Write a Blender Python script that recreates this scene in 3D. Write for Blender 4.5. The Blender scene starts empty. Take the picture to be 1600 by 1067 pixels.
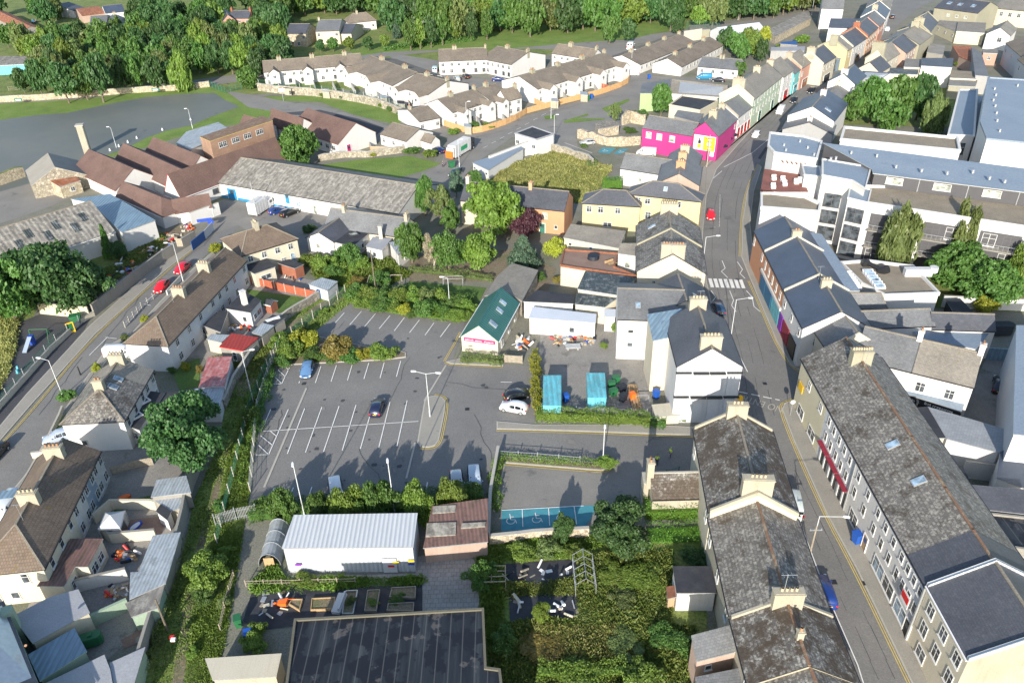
import bpy, math, random
import numpy as np
from mathutils import Vector, Matrix
R=random.Random(7); NR=np.random.RandomState(11)
rad=math.radians
S=bpy.context.scene; COL=S.collection
# ---------------------------------------------------------------- camera, sky, sun
F_PX=1244.; PITCH=rad(32.5); ROLL=rad(-1.5); CAMH=70.
_fw=Vector((0,math.cos(PITCH),-math.sin(PITCH))); _r=Vector((1,0,0)); _u=_r.cross(_fw)
RT=_r*math.cos(ROLL)+_u*math.sin(ROLL); UP=_u*math.cos(ROLL)-_r*math.sin(ROLL)
cam=bpy.data.objects.new('camera',bpy.data.cameras.new('camera')); COL.objects.link(cam); S.camera=cam
cam.data.sensor_width=36; cam.data.lens=36*F_PX/1600; cam.data.clip_end=6000; cam.data.clip_start=1
m=Matrix((RT,UP,-_fw)).transposed().to_4x4(); m.translation=(0,0,CAMH); cam.matrix_world=m
SUN_EL=rad(21); SUN_AZ=rad(192)   # azimuth from +Y clockwise: the sun is behind the camera, a little left
w=bpy.data.worlds.new('World'); S.world=w; w.use_nodes=True
sk=w.node_tree.nodes.new('ShaderNodeTexSky'); sk.sky_type='NISHITA'; sk.sun_disc=False
sk.sun_elevation=SUN_EL; sk.sun_rotation=SUN_AZ; sk.air_density=1.0; sk.dust_density=0.8; sk.ozone_density=1.0
bg=w.node_tree.nodes['Background']; bg.inputs['Strength'].default_value=0.15
w.node_tree.links.new(sk.outputs[0],bg.inputs[0])
sl=bpy.data.lights.new('sun','SUN'); sl.energy=4.6; sl.angle=rad(.5); sl.color=(1,.93,.82)
sun=bpy.data.objects.new('sun',sl); COL.objects.link(sun)
sd=Vector((math.sin(SUN_AZ)*math.cos(SUN_EL),math.cos(SUN_AZ)*math.cos(SUN_EL),math.sin(SUN_EL)))
sun.rotation_euler=sd.to_track_quat('Z','Y').to_euler(); sun.location=(0,0,200)
S.view_settings.view_transform='Standard'; S.view_settings.look='None'; S.view_settings.exposure=0.76; S.view_settings.gamma=1
def at(px,py,z=0.):
    d=RT*((px-800)/F_PX)-UP*((py-533.5)/F_PX)+_fw
    return Vector((0,0,CAMH))+d*((z-CAMH)/d.z)
def depth(p): return (Vector(p)-Vector((0,0,CAMH))).dot(_fw)
# ---------------------------------------------------------------- materials
M={}
def _nt(name):
    m=bpy.data.materials.new(name); m.use_nodes=True; nt=m.node_tree; b=nt.nodes['Principled BSDF']; return m,nt,b
def N(nt,t,**k):
    n=nt.nodes.new('ShaderNode'+t)
    for a,v in k.items():
        if a.startswith('_'): n.inputs[a[1:].replace('_',' ')].default_value=v
        else: setattr(n,a,v)
    return n
def noise(nt,vec,scale,detail=3,rough=.6):
    n=N(nt,'TexNoise'); n.inputs['Scale'].default_value=scale; n.inputs['Detail'].default_value=detail; n.inputs['Roughness'].default_value=rough
    nt.links.new(vec,n.inputs['Vector']); return n.outputs['Fac']
def ramp(nt,fac,stops):
    n=N(nt,'ValToRGB'); e=n.color_ramp.elements
    while len(e)<len(stops): e.new(.5)
    for i,(p,c) in enumerate(stops):
        e[i].position=p; e[i].color=(c[0],c[1],c[2],1) if hasattr(c,'__len__') else (c,c,c,1)
    nt.links.new(fac,n.inputs[0]); return n.outputs['Color']
def mix(nt,fac,a,b,mode='MIX'):
    n=N(nt,'Mix',data_type='RGBA',blend_type=mode)
    for i,v in ((0,fac),(6,a),(7,b)):
        if hasattr(v,'links'): nt.links.new(v,n.inputs[i])
        elif i==0: n.inputs[0].default_value=v
        else: n.inputs[i].default_value=(v[0],v[1],v[2],1)
    return n.outputs[2]
def bump(nt,b,h,st=.3,dist=.05):
    n=N(nt,'Bump'); n.inputs['Strength'].default_value=st; n.inputs['Distance'].default_value=dist
    nt.links.new(h,n.inputs['Height']); nt.links.new(n.outputs[0],b.inputs['Normal'])
def pos(nt): return N(nt,'NewGeometry').outputs['Position']
def uvv(nt): return N(nt,'UVMap').outputs[0]
def mul(c,k): return tuple(min(1,x*k) for x in c)
def rnd(nt): return N(nt,'ObjectInfo').outputs['Random']
def plain(name,col,rough=.8,amp=.15,scale=1.5,metal=0,spec=None):
    if name in M: return M[name]
    m,nt,b=_nt(name); p=pos(nt)
    f=noise(nt,p,scale,4); c=ramp(nt,f,[(.3,mul(col,1-amp)),(.7,mul(col,1+amp))])
    nt.links.new(c,b.inputs['Base Color']); b.inputs['Roughness'].default_value=rough; b.inputs['Metallic'].default_value=metal
    M[name]=m; return m
def wallm(name,col,dirt=.35,stone=False):
    """render: soft blotches, vertical streaks of weather, dirt freckles"""
    if name in M: return M[name]
    m,nt,b=_nt(name); u=uvv(nt); p=pos(nt)
    mp=N(nt,'Mapping'); mp.inputs['Scale'].default_value=(1.6,.16,1); nt.links.new(u,mp.inputs[0])
    st=noise(nt,mp.outputs[0],1.3,5,.7); bl=noise(nt,p,.35,4,.6)
    c=mix(nt,ramp(nt,st,[(.5,0.),(.85,dirt)]),col,mul(col,.55))
    c=mix(nt,ramp(nt,bl,[(.4,0.),(.8,dirt*.8)]),c,mul((col[0],col[1]*.96,col[2]*.85),.72))
    fn=noise(nt,p,9,3); c=mix(nt,.12,c,ramp(nt,fn,[(.3,.0),(.7,1.)]),'OVERLAY')
    nt.links.new(c,b.inputs['Base Color']); b.inputs['Roughness'].default_value=.9; bump(nt,b,fn,.25,.02)
    M[name]=m; return m
def stonem(name,col,sc=2.2,gap=.25):
    if name in M: return M[name]
    m,nt,b=_nt(name); p=pos(nt)
    v=N(nt,'TexVoronoi'); v.inputs['Scale'].default_value=sc; nt.links.new(p,v.inputs['Vector'])
    f=noise(nt,p,.6,4); v2=N(nt,'TexVoronoi',feature='DISTANCE_TO_EDGE'); v2.inputs['Scale'].default_value=sc; nt.links.new(p,v2.inputs['Vector'])
    sepc=N(nt,'SeparateColor'); nt.links.new(v.outputs['Color'],sepc.inputs[0])
    c=ramp(nt,sepc.outputs[0],[(0,mul(col,.6)),(1,mul(col,1.3))])
    c=mix(nt,ramp(nt,f,[(.4,0.),(.75,.6)]),c,mul((col[0],col[1]*1.02,col[2]*.8),.6))
    c=mix(nt,ramp(nt,v2.outputs['Distance'],[(0.,1.),(.08,0.)]),c,mul(col,.35))
    nt.links.new(c,b.inputs['Base Color']); b.inputs['Roughness'].default_value=.95; bump(nt,b,v2.outputs['Distance'],.7,.1)
    M[name]=m; return m
def slate(name,col,w=.3,h=.24,var=.35,lich=(.35,.33,.28),la=.3,moss=0.,mossc=(.16,.12,.03),mortar=.012,rough=.6,lsc=3.):
    """courses of slates or tiles in metres of the roof's own plane, lichen freckles and moss patches"""
    if name in M: return M[name]
    m,nt,b=_nt(name); u=uvv(nt); p=pos(nt)
    br=N(nt,'TexBrick'); br.offset=.5
    for k,v in (('Scale',1.),('Mortar Size',mortar),('Brick Width',w),('Row Height',h),('Mortar Smooth',.2),('Bias',0.)): br.inputs[k].default_value=v
    br.inputs['Color1'].default_value=(*mul(col,1-var),1); br.inputs['Color2'].default_value=(*mul(col,1+var),1); br.inputs['Mortar'].default_value=(*mul(col,.3),1)
    nt.links.new(u,br.inputs['Vector'])
    big=noise(nt,p,.25,4,.6); c=mix(nt,.5,br.outputs['Color'],ramp(nt,big,[(.3,mul(col,.7)),(.7,mul(col,1.35))]))
    if la: c=mix(nt,ramp(nt,noise(nt,p,lsc,6,.75),[(.52,0.),(.6,la),(.75,la)]),c,lich)
    if moss: c=mix(nt,ramp(nt,noise(nt,p,.45,7,.78),[(.62-.2*moss,0.),(.7-.2*moss,.85)]),c,mossc)
    nt.links.new(c,b.inputs['Base Color']); b.inputs['Roughness'].default_value=rough
    hh=mix(nt,.5,br.outputs['Fac'],noise(nt,p,6,2)); inv=N(nt,'Invert'); nt.links.new(hh,inv.inputs['Color']); bump(nt,b,inv.outputs[0],.5,.04)
    M[name]=m; return m
def corr(name,col,pitch=.3,rough=.5,amp=.25,lich=None,metal=0.,la=.5,depth_=.06):
    """corrugated sheet: ribs run down the slope"""
    if name in M: return M[name]
    m,nt,b=_nt(name); u=uvv(nt); p=pos(nt)
    wv=N(nt,'TexWave',wave_type='BANDS',bands_direction='X',wave_profile='SIN'); wv.inputs['Scale'].default_value=.314/pitch; wv.inputs['Distortion'].default_value=0
    nt.links.new(u,wv.inputs['Vector'])
    mp=N(nt,'Mapping'); mp.inputs['Scale'].default_value=(1.2,.25,1); nt.links.new(u,mp.inputs[0])
    f=noise(nt,mp.outputs[0],1.,5,.7); c=ramp(nt,f,[(.3,mul(col,1-amp)),(.7,mul(col,1+amp))])
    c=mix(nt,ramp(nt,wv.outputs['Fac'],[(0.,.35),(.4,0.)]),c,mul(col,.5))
    if lich: c=mix(nt,ramp(nt,noise(nt,p,1.1,7,.75),[(.5,0.),(.6,la)]),c,lich); c=mix(nt,ramp(nt,noise(nt,p,.35,7,.75),[(.56,0.),(.64,.6)]),c,mul(col,.45))
    nt.links.new(c,b.inputs['Base Color']); b.inputs['Roughness'].default_value=rough; b.inputs['Metallic'].default_value=metal
    bump(nt,b,wv.outputs['Fac'],.8,depth_); M[name]=m; return m
def ground(name,cols,scale,fine=(8,.15),rough=.95,spots=None,bst=.3,patch=None):
    """cols: list of colours over a large noise, a fine noise on top, optional spots (colour, scale, threshold)"""
    if name in M: return M[name]
    m,nt,b=_nt(name); p=pos(nt)
    f=noise(nt,p,scale,6,.65); n=len(cols); c=ramp(nt,f,[(.28+.44*i/max(1,n-1),q) for i,q in enumerate(cols)])
    ff=noise(nt,p,fine[0],4,.7); c=mix(nt,fine[1]*2,c,ramp(nt,ff,[(.3,.1),(.7,.9)]),'OVERLAY')
    if spots:
        for sc_,s,t,a in spots: c=mix(nt,ramp(nt,noise(nt,p,s,5,.7),[(t,0.),(t+.08,a)]),c,sc_)
    nt.links.new(c,b.inputs['Base Color']); b.inputs['Roughness'].default_value=rough; bump(nt,b,ff,bst,.05)
    M[name]=m; return m
def leafm(name,c1,c2,c3=None,trans=.35):
    if name in M: return M[name]
    m=bpy.data.materials.new(name); m.use_nodes=True; nt=m.node_tree; nt.nodes.clear()
    out=N(nt,'OutputMaterial'); a=N(nt,'Attribute',attribute_name='rnd'); g=pos(nt)
    c=ramp(nt,a.outputs['Fac'],[(0,c1),(.7,c2),(1,c3 or mul(c2,1.25))])
    c=mix(nt,.45,c,ramp(nt,noise(nt,g,.5,3),[(.3,mul(c1,.8)),(.7,mul(c2,1.4))]))
    hs=N(nt,'HueSaturation'); mr=N(nt,'MapRange'); mr.inputs[3].default_value=.485; mr.inputs[4].default_value=.515
    mv=N(nt,'MapRange'); mv.inputs[3].default_value=.8; mv.inputs[4].default_value=1.2; r=rnd(nt)
    nt.links.new(r,mr.inputs[0]); nt.links.new(r,mv.inputs[0]); nt.links.new(mr.outputs[0],hs.inputs['Hue']); nt.links.new(mv.outputs[0],hs.inputs['Value']); nt.links.new(c,hs.inputs['Color'])
    c=hs.outputs[0]
    d=N(nt,'BsdfPrincipled'); d.inputs['Roughness'].default_value=.55; t=N(nt,'BsdfTranslucent'); nt.links.new(c,d.inputs['Base Color'])
    nt.links.new(c,t.inputs[0])
    mx=N(nt,'MixShader'); mx.inputs[0].default_value=trans; nt.links.new(d.outputs[0],mx.inputs[1]); nt.links.new(t.outputs[0],mx.inputs[2]); nt.links.new(mx.outputs[0],out.inputs[0])
    M[name]=m; return m
def glassm(name,col,rough=.08):
    if name in M: return M[name]
    m,nt,b=_nt(name); p=pos(nt); c=ramp(nt,noise(nt,p,.9,2),[(.35,mul(col,.4)),(.65,mul(col,1.7))])
    nt.links.new(c,b.inputs['Base Color']); b.inputs['Roughness'].default_value=rough; b.inputs['IOR'].default_value=1.6; M[name]=m; return m
def paint(col):
    n='car_paint_%02x%02x%02x'%tuple(int(c*255) for c in col)
    if n in M: return M[n]
    m,nt,b=_nt(n); b.inputs['Base Color'].default_value=(*col,1); b.inputs['Roughness'].default_value=.3; b.inputs['Coat Weight'].default_value=.8; b.inputs['Coat Roughness'].default_value=.06
    M[n]=m; return m
# roofs
slate('slate_old',(.165,.152,.135),.5,.36,.7,(.38,.36,.31),.7,.5,(.06,.045,.03),.07,lsc=2.2)
slate('slate_patch',(.155,.142,.126),.5,.36,.7,(.44,.42,.37),.75,.85,(.055,.036,.02),.07,lsc=2.4)
slate('slate_grey',(.15,.155,.16),.35,.25,.25,(.3,.29,.26),.25,0,mortar=.015)
slate('slate_dark',(.072,.076,.09),.35,.25,.18,(.2,.2,.2),.15,0,mortar=.012,rough=.5)
slate('slate_blue',(.062,.08,.115),.35,.25,.12,(.2,.2,.2),0,0,mortar=.01,rough=.45)
slate('slate_warm',(.22,.2,.17),.35,.25,.25,(.34,.31,.23),.4,.15,mortar=.015)
slate('slate_light',(.3,.32,.34),.4,.3,.15,(.2,.2,.2),.2,0,mortar=.02)
slate('tile_brown',(.17,.125,.092),.3,.36,.28,(.26,.22,.16),.22,.12,(.17,.12,.03),.035,.85,1.5)
slate('tile_tan',(.235,.185,.135),.33,.33,.15,(.3,.26,.19),.3,0,mortar=.02,rough=.85)
slate('tile_school',(.145,.088,.072),.3,.3,.18,(.22,.16,.13),.2,0,mortar=.03,rough=.85)
slate('tile_estate',(.185,.155,.122),.4,.4,.25,(.25,.2,.15),.25,0,mortar=.02,rough=.9)
slate('tile_wall',(.4,.25,.17),.25,.12,.2,(.45,.33,.25),.2,0,mortar=.02,rough=.9)
corr('asbestos',(.2,.187,.165),.9,.9,.55,(.36,.345,.3),la=.75)
corr('metal_white',(.5,.525,.55),.5,.45,.06,depth_=.12)
corr('metal_green',(.02,.12,.105),.55,.35,.08)
corr('metal_blue',(.17,.25,.32),.6,.4,.25)
corr('metal_teal',(.12,.44,.52),.7,.6,.35,(.25,.2,.15),la=.3)
corr('metal_red',(.33,.04,.03),.6,.6,.15)
corr('metal_faded',(.42,.14,.13),.6,.6,.35,(.5,.42,.42))
corr('metal_rust',(.3,.1,.045),.4,.8,.35,(.4,.3,.22))
corr('metal_dark',(.05,.06,.06),.45,.5,.4,(.4,.42,.42),la=.35)
corr('metal_grey',(.36,.4,.43),.4,.5,.2,(.2,.2,.18),la=.4)
corr('metal_brown',(.17,.1,.085),.45,.7,.25,(.06,.055,.035))
ground('felt_black',[(.022,.024,.03),(.035,.037,.045),(.06,.06,.06)],.5,(5,.1),.8)
m,nt,b=_nt('felt_bitumen'); u_=uvv(nt); mp_=N(nt,'Mapping'); mp_.inputs['Scale'].default_value=(1.1,.07,1); nt.links.new(u_,mp_.inputs[0])
c=ramp(nt,noise(nt,mp_.outputs[0],1.,5,.7),[(.35,(.008,.01,.014)),(.55,(.02,.024,.03)),(.75,(.06,.068,.072))])
c=mix(nt,ramp(nt,noise(nt,pos(nt),.28,7,.62),[(.56,0.),(.58,.9)]),c,(.085,.077,.073)); c=mix(nt,ramp(nt,noise(nt,pos(nt),.5,6,.6),[(.5,0.),(.515,.95)]),c,(.008,.009,.013))
wv_=N(nt,'TexWave',wave_type='BANDS',bands_direction='X'); wv_.inputs['Scale'].default_value=.26; nt.links.new(u_,wv_.inputs['Vector']); c=mix(nt,ramp(nt,wv_.outputs['Fac'],[(.97,0.),(.99,.35)]),c,(.15,.145,.14))
nt.links.new(c,b.inputs['Base Color']); b.inputs['Roughness'].default_value=.5; M['felt_bitumen']=m
plain('tunnel_film',(.3,.32,.33),.4,.25,1.)
ground('felt_grey',[(.28,.29,.31),(.35,.36,.38)],.4,(6,.1),.85,[((.1,.1,.1),.5,.66,.6)])
ground('membrane',[(.19,.24,.3),(.235,.285,.34)],.15,(3,.1),.6,[((.14,.17,.2),.3,.62,.5)],.05)
ground('membrane_white',[(.5,.54,.6),(.6,.63,.68)],.2,(4,.06),.6)
ground('gravel_roof',[(.2,.17,.13),(.28,.24,.18)],.4,(12,.3),1,[((.12,.11,.1),.5,.64,.6)],.6)
ground('ridge_clay',[(.24,.12,.07),(.17,.11,.07)],.8,(6,.2),.9,[((.3,.24,.16),1.,.52,.8),((.1,.09,.06),.6,.6,.8)])
ground('ridge_grey',[(.2,.17,.13),(.27,.24,.19)],.8,(6,.2),.9)
# walls
for n_,c_,d_ in (('white',(.8,.79,.76),.12),('white2',(.74,.73,.7),.3),('cream',(.72,.66,.52),.25),('yellow',(.74,.63,.36),.22),('mint',(.55,.66,.5),.15),('paleyellow',(.76,.7,.5),.15),
  ('orange',(.72,.36,.2),.15),('pink',(.6,.045,.25),.3),('salmon',(.66,.36,.28),.2),('turq',(.2,.62,.6),.1),('grey',(.45,.45,.44),.3),('conc',(.37,.35,.31),.55),('palegrey',(.72,.73,.74),.22),('blue',(.35,.44,.55),.3),
  ('green',(.38,.5,.38),.25),('lime',(.45,.6,.3),.15),('brickred',(.42,.12,.06),.2),('tan',(.6,.4,.24),.25),('stain',(.5,.46,.36),.7),('roseate',(.58,.42,.34),.6),('dark',(.04,.045,.05),.2),('redshop',(.6,.05,.04),.1),('peach',(.68,.42,.26),.15),('olive',(.42,.4,.3),.5),('moss',(.17,.16,.12),.6),('gable',(.5,.47,.37),.9),('chim',(.52,.48,.38),.7),('pent',(.11,.11,.12),.2)):
    wallm('w_'+n_,mul(c_,.75),min(.8,d_+.12))
stonem('stone',(.38,.34,.27),1.8); stonem('stone_pale',(.5,.43,.32),2.5); stonem('rubble',(.3,.27,.23),1.3)
slate('brick',(.32,.12,.07),.25,.09,.25,la=0,mortar=.012,rough=.9)
slate('paving',(.33,.31,.28),.6,.6,.15,(.15,.15,.12),.35,.1,(.12,.12,.05),.03,.9)
# ground
ground('asphalt',[(.15,.147,.14),(.18,.174,.164),(.21,.202,.188)],.09,(7,.16),.9,[((.08,.08,.082),.12,.62,.5),((.2,.195,.185),.3,.66,.5),((.06,.06,.06),1.4,.72,.5)],.2)
ground('asphalt_old',[(.18,.172,.158),(.235,.224,.203)],.15,(12,.15),.95,[((.09,.09,.09),.2,.6,.6)],.2)
ground('asphalt_dark',[(.05,.052,.06),(.07,.07,.078)],.1,(10,.1),.9,None,.15)
ground('pavement',[(.25,.235,.205),(.31,.29,.25)],.2,(10,.12),.95,[((.16,.15,.13),.35,.62,.6)],.15)
ground('kerb',[(.36,.34,.3),(.42,.4,.35)],.5,(9,.1),.95)
ground('yard',[(.2,.19,.175),(.28,.265,.24)],.25,(8,.2),.95,[((.11,.11,.09),.3,.58,.6)],.2)
ground('earth',[(.1,.075,.05),(.2,.16,.11),(.1,.12,.04)],.3,(6,.3),1,[((.28,.25,.2),.6,.6,.6)],.5)
ground('grass',[(.05,.1,.02),(.085,.15,.03),(.12,.19,.045)],.12,(6,.25),1,None,.5)
ground('grass_bright',[(.085,.15,.022),(.125,.2,.03),(.165,.235,.05)],.15,(4,.3),1,[((.17,.18,.06),.25,.56,.7),((.07,.1,.03),.5,.62,.6)],.5)
ground('grass_rough',[(.09,.13,.03),(.14,.185,.04),(.22,.22,.08)],.2,(3,.35),1,[((.04,.07,.015),.35,.56,.7)],.8)
ground('meadow',[(.13,.15,.035),(.32,.27,.1),(.38,.31,.13)],.16,(3,.35),1,[((.08,.12,.03),.2,.6,.8)],.8)
ground('town_ground',[(.13,.13,.1),(.19,.185,.15),(.1,.12,.06)],.1,(5,.25),1,None,.4)
slate('deck',(.24,.09,.07),3.,.14,.12,la=0,mortar=.012,rough=.8)
ground('brown_yard',[(.2,.13,.1),(.26,.18,.14)],.5,(8,.15),.95)
plain('white_paint',(.72,.71,.68),.7,.12,3); plain('yellow_paint',(.55,.42,.13),.7,.15,3); plain('teal_paint',(.06,.25,.3),.75,.15,1)
plain('fence_red',(.36,.1,.05),.8,.15,2); plain('wood',(.4,.27,.14),.8,.25,3); plain('wood_grey',(.3,.26,.2),.85,.25,3); plain('wood_fence',(.55,.33,.15),.8,.15,2); plain('rust',(.22,.09,.05),.85,.3,2)
plain('galv',(.5,.52,.53),.45,.1,2,.6); plain('lamp_grey',(.55,.57,.58),.5,.08,2); plain('black',(.02,.02,.022),.5,.1); plain('frame_dark',(.1,.1,.105),.5,.08); plain('frame_white',(.6,.6,.58),.5,.08); plain('plastic_white',(.75,.75,.74),.45,.05); plain('tyre',(.02,.02,.02),.8,.1)
plain('bin_blue',(.015,.09,.4),.5,.1); plain('bin_green',(.02,.13,.05),.5,.1); plain('orange_plastic',(.85,.16,.02),.5,.1); plain('door_blue',(.02,.22,.45),.6,.1); plain('gate_blue',(.02,.09,.27),.6,.1); plain('mesh_green',(.03,.15,.1),.6,.1)
plain('pot_clay',(.36,.2,.11),.85,.2); plain('pot_cream',(.46,.38,.26),.85,.15); plain('yellow_plastic',(.8,.55,.02),.5,.1); plain('hivis',(.55,.85,.05),.7,.1); plain('cloth_dark',(.03,.035,.05),.9,.1); plain('skin',(.5,.3,.2),.6,.1); plain('hair',(.05,.03,.02),.8,.1)
plain('red_plastic',(.6,.02,.02),.5,.1); plain('magenta',(.45,.02,.14),.6,.05); plain('amber',(.85,.5,.02),.6,.05); plain('truck_green',(.03,.3,.12),.5,.3,2); plain('bark',(.14,.115,.085),.95,.25,4); plain('bark_pale',(.4,.37,.3),.95,.25,4)
plain('navy_cloth',(.05,.08,.2),.9,.1); plain('pink_cloth',(.6,.35,.35),.9,.1); plain('awning_red',(.25,.02,.04),.8,.1); plain('sign_blue',(.02,.07,.4),.6,.05); plain('shop_blue',(.03,.14,.26),.6,.1); plain('purple',(.2,.03,.35),.6,.05); plain('light_red',(.6,.02,.03),.3,.05); plain('sign_dark',(.015,.02,.03),.6,.1)
glassm('glass',(.06,.07,.08)); glassm('glass_sky',(.22,.3,.38),.15); glassm('glass_pale',(.28,.3,.26),.25); glassm('car_glass',(.015,.02,.025),.05)
m,nt,b=_nt('flood_water'); c=ramp(nt,noise(nt,pos(nt),.03,6,.65),[(.35,(.12,.138,.13)),(.65,(.165,.168,.15))]); nt.links.new(c,b.inputs['Base Color']); b.inputs['Roughness'].default_value=.55; b.inputs['Specular IOR Level'].default_value=.3; bump(nt,b,noise(nt,pos(nt),1.5,3),.12,.03); M['flood_water']=m
leafm('leaf_mid',(.065,.135,.027),(.1,.195,.038)); leafm('leaf_dark',(.042,.1,.029),(.066,.145,.04)); leafm('leaf_light',(.11,.18,.028),(.165,.25,.04)); leafm('leaf_yellow',(.2,.24,.025),(.34,.36,.035),(.5,.48,.05))
leafm('leaf_purple',(.05,.018,.03),(.11,.04,.05)); leafm('leaf_blue',(.05,.1,.06),(.1,.17,.11)); leafm('leaf_olive',(.1,.145,.04),(.16,.21,.065)); leafm('leaf_rust',(.16,.14,.03),(.24,.19,.05),(.3,.25,.08))
leafm('leaf_grass',(.12,.18,.035),(.19,.25,.055),(.28,.3,.1)); leafm('leaf_straw',(.2,.23,.06),(.33,.33,.11),(.42,.38,.16)); leafm('leaf_ivy',(.08,.18,.02),(.11,.25,.03)); leafm('leaf_bare',(.2,.17,.12),(.3,.26,.19))
# ---------------------------------------------------------------- mesh building
def V(*a): return Vector(a)
def tag(o,label=None,cat=None,group=None,kind=None):
    if label: o['label']=label
    if cat: o['category']=cat
    if group: o['group']=group
    if kind: o['kind']=kind
    return o
def root(name,loc,label,cat,group=None,rz=0.):
    o=bpy.data.objects.new(name,None); o.empty_display_size=.3; COL.objects.link(o); o.location=loc; o.rotation_euler=(0,0,rz)
    return tag(o,label,cat,group)
def mt(x): return M[x] if isinstance(x,str) else x
class MB:
    def __init__(s): s.v=[]; s.f=[]; s.m=[]
    def face(s,pts,m=0):
        n=len(s.v); s.v+= [Vector(p) for p in pts]; s.f.append(list(range(n,n+len(pts)))); s.m.append(m); return s
    def prism(s,poly,z0,z1,m=0,mtop=None,top=True,bot=False):
        """poly: world points (x,y[,z]); z0/z1 numbers or per-point lists"""
        n=len(poly); a=sum(poly[i][0]*poly[(i+1)%n][1]-poly[(i+1)%n][0]*poly[i][1] for i in range(n))
        L=lambda z,i:(z[i] if hasattr(z,'__len__') else z)
        idx=list(range(n)) if a>0 else list(range(n))[::-1]
        P=[(poly[i][0],poly[i][1],L(z0,i),L(z1,i)) for i in idx]
        for i in range(n):
            p,q=P[i],P[(i+1)%n]; s.face([(p[0],p[1],p[2]),(q[0],q[1],q[2]),(q[0],q[1],q[3]),(p[0],p[1],p[3])],m)
        if top: s.face([(p[0],p[1],p[3]) for p in P],m if mtop is None else mtop)
        if bot: s.face([(p[0],p[1],p[2]) for p in P[::-1]],m)
        return s
    def box(s,c,sx,sy,sz,ang=0.,m=0,ch=0.):
        """box standing on point c; ch chamfers the upright corners"""
        ca,sa=math.cos(ang),math.sin(ang); x,y=sx/2,sy/2
        pl=[(-x,-y),(x,-y),(x,y),(-x,y)] if not ch else [(-x+ch,-y),(x-ch,-y),(x,-y+ch),(x,y-ch),(x-ch,y),(-x+ch,y),(-x,y-ch),(-x,-y+ch)]
        return s.prism([(c[0]+a*ca-b*sa,c[1]+a*sa+b*ca) for a,b in pl],c[2],c[2]+sz,m,bot=True)
    def tube(s,a,b,r0,r1=None,n=8,m=0,cap=True):
        a,b=Vector(a),Vector(b); r1=r0 if r1 is None else r1; d=(b-a).normalized()
        x=d.orthogonal().normalized(); y=d.cross(x); A=[];B=[]
        for i in range(n):
            t=2*math.pi*i/n; o=x*math.cos(t)+y*math.sin(t); A.append(a+o*r0); B.append(b+o*r1)
        for i in range(n): s.face([A[i],A[(i+1)%n],B[(i+1)%n],B[i]],m)
        if cap: s.face(A[::-1],m); s.face(B,m)
        return s
    def bar(s,a,b,w,h,m=0):
        """rectangular bar from a to b (w wide in plan, h high, top at the points)"""
        a,b=Vector(a),Vector(b); d=(b-a); n=Vector((-d.y,d.x,0)); 
        if n.length<1e-6: n=Vector((1,0,0))
        n=n.normalized()*w/2; dz=Vector((0,0,h))
        P=[a-n-dz,b-n-dz,b+n-dz,a+n-dz]; Q=[p+dz for p in P]
        s.face(P[::-1],m).face(Q,m)
        for i in range(4): s.face([P[i],P[(i+1)%4],Q[(i+1)%4],Q[i]],m)
        return s
    def build(s,name,mats,parent=None,loc=None,smooth=False):
        me=bpy.data.meshes.new(name); o_=Vector(loc) if loc is not None else Vector((0,0,0))
        if parent is not None and loc is None: o_=wloc(parent)
        me.from_pydata([tuple(v-o_) for v in s.v],[],s.f)
        mats=mats if isinstance(mats,(list,tuple)) else [mats]
        for x in mats: me.materials.append(mt(x))
        me.polygons.foreach_set('material_index',s.m)
        uv=me.uv_layers.new(name='UVMap').data; k=0; out=[0.]*(2*len(uv))
        for f in s.f:
            p0,p1=s.v[f[0]],s.v[f[1]]; nn=Vector((0,0,0))
            for i in range(1,len(f)-1): nn+= (s.v[f[i]]-p0).cross(s.v[f[i+1]]-p0)
            nn=nn.normalized() if nn.length>1e-12 else Vector((0,0,1))
            if abs(nn.z)>.995: U=Vector((1,0,0)); W=Vector((0,1,0))
            else: U=Vector((-nn.y,nn.x,0)).normalized(); W=nn.cross(U)
            for i in f: out[k]=s.v[i].dot(U); out[k+1]=s.v[i].dot(W); k+=2
        uv.foreach_set('uv',out)
        if smooth: me.polygons.foreach_set('use_smooth',[True]*len(me.polygons))
        me.update(); o=bpy.data.objects.new(name,me); COL.objects.link(o)
        if parent is not None: o.parent=parent
        if loc is not None: o.location=loc
        return o
_wl={}
def wloc(o):
    """world location of an unrotated chain"""
    p=Vector(o.location)
    while o.parent is not None: o=o.parent; p+=Vector(o.location)
    return p
def inset(poly,d):
    n=len(poly); a=sum(poly[i][0]*poly[(i+1)%n][1]-poly[(i+1)%n][0]*poly[i][1] for i in range(n)); sg=1 if a>0 else -1; out=[]
    for i in range(n):
        p,q,r=Vector(poly[i-1][:2]),Vector(poly[i][:2]),Vector(poly[(i+1)%n][:2])
        e1=(q-p).normalized(); e2=(r-q).normalized(); n1=Vector((-e1.y,e1.x))*sg; n2=Vector((-e2.y,e2.x))*sg
        k=1+n1.dot(n2); b=(n1+n2)/max(k,.4); out.append(q+b*d)
    return out
def copytree(o,parent=None,loc=None,rz=None):
    c=o.copy(); COL.objects.link(c); c.parent=parent
    if loc is not None: c.location=loc
    if rz is not None: c.rotation_euler=(0,0,rz)
    for ch in o.children: copytree(ch,c)
    return c
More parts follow.
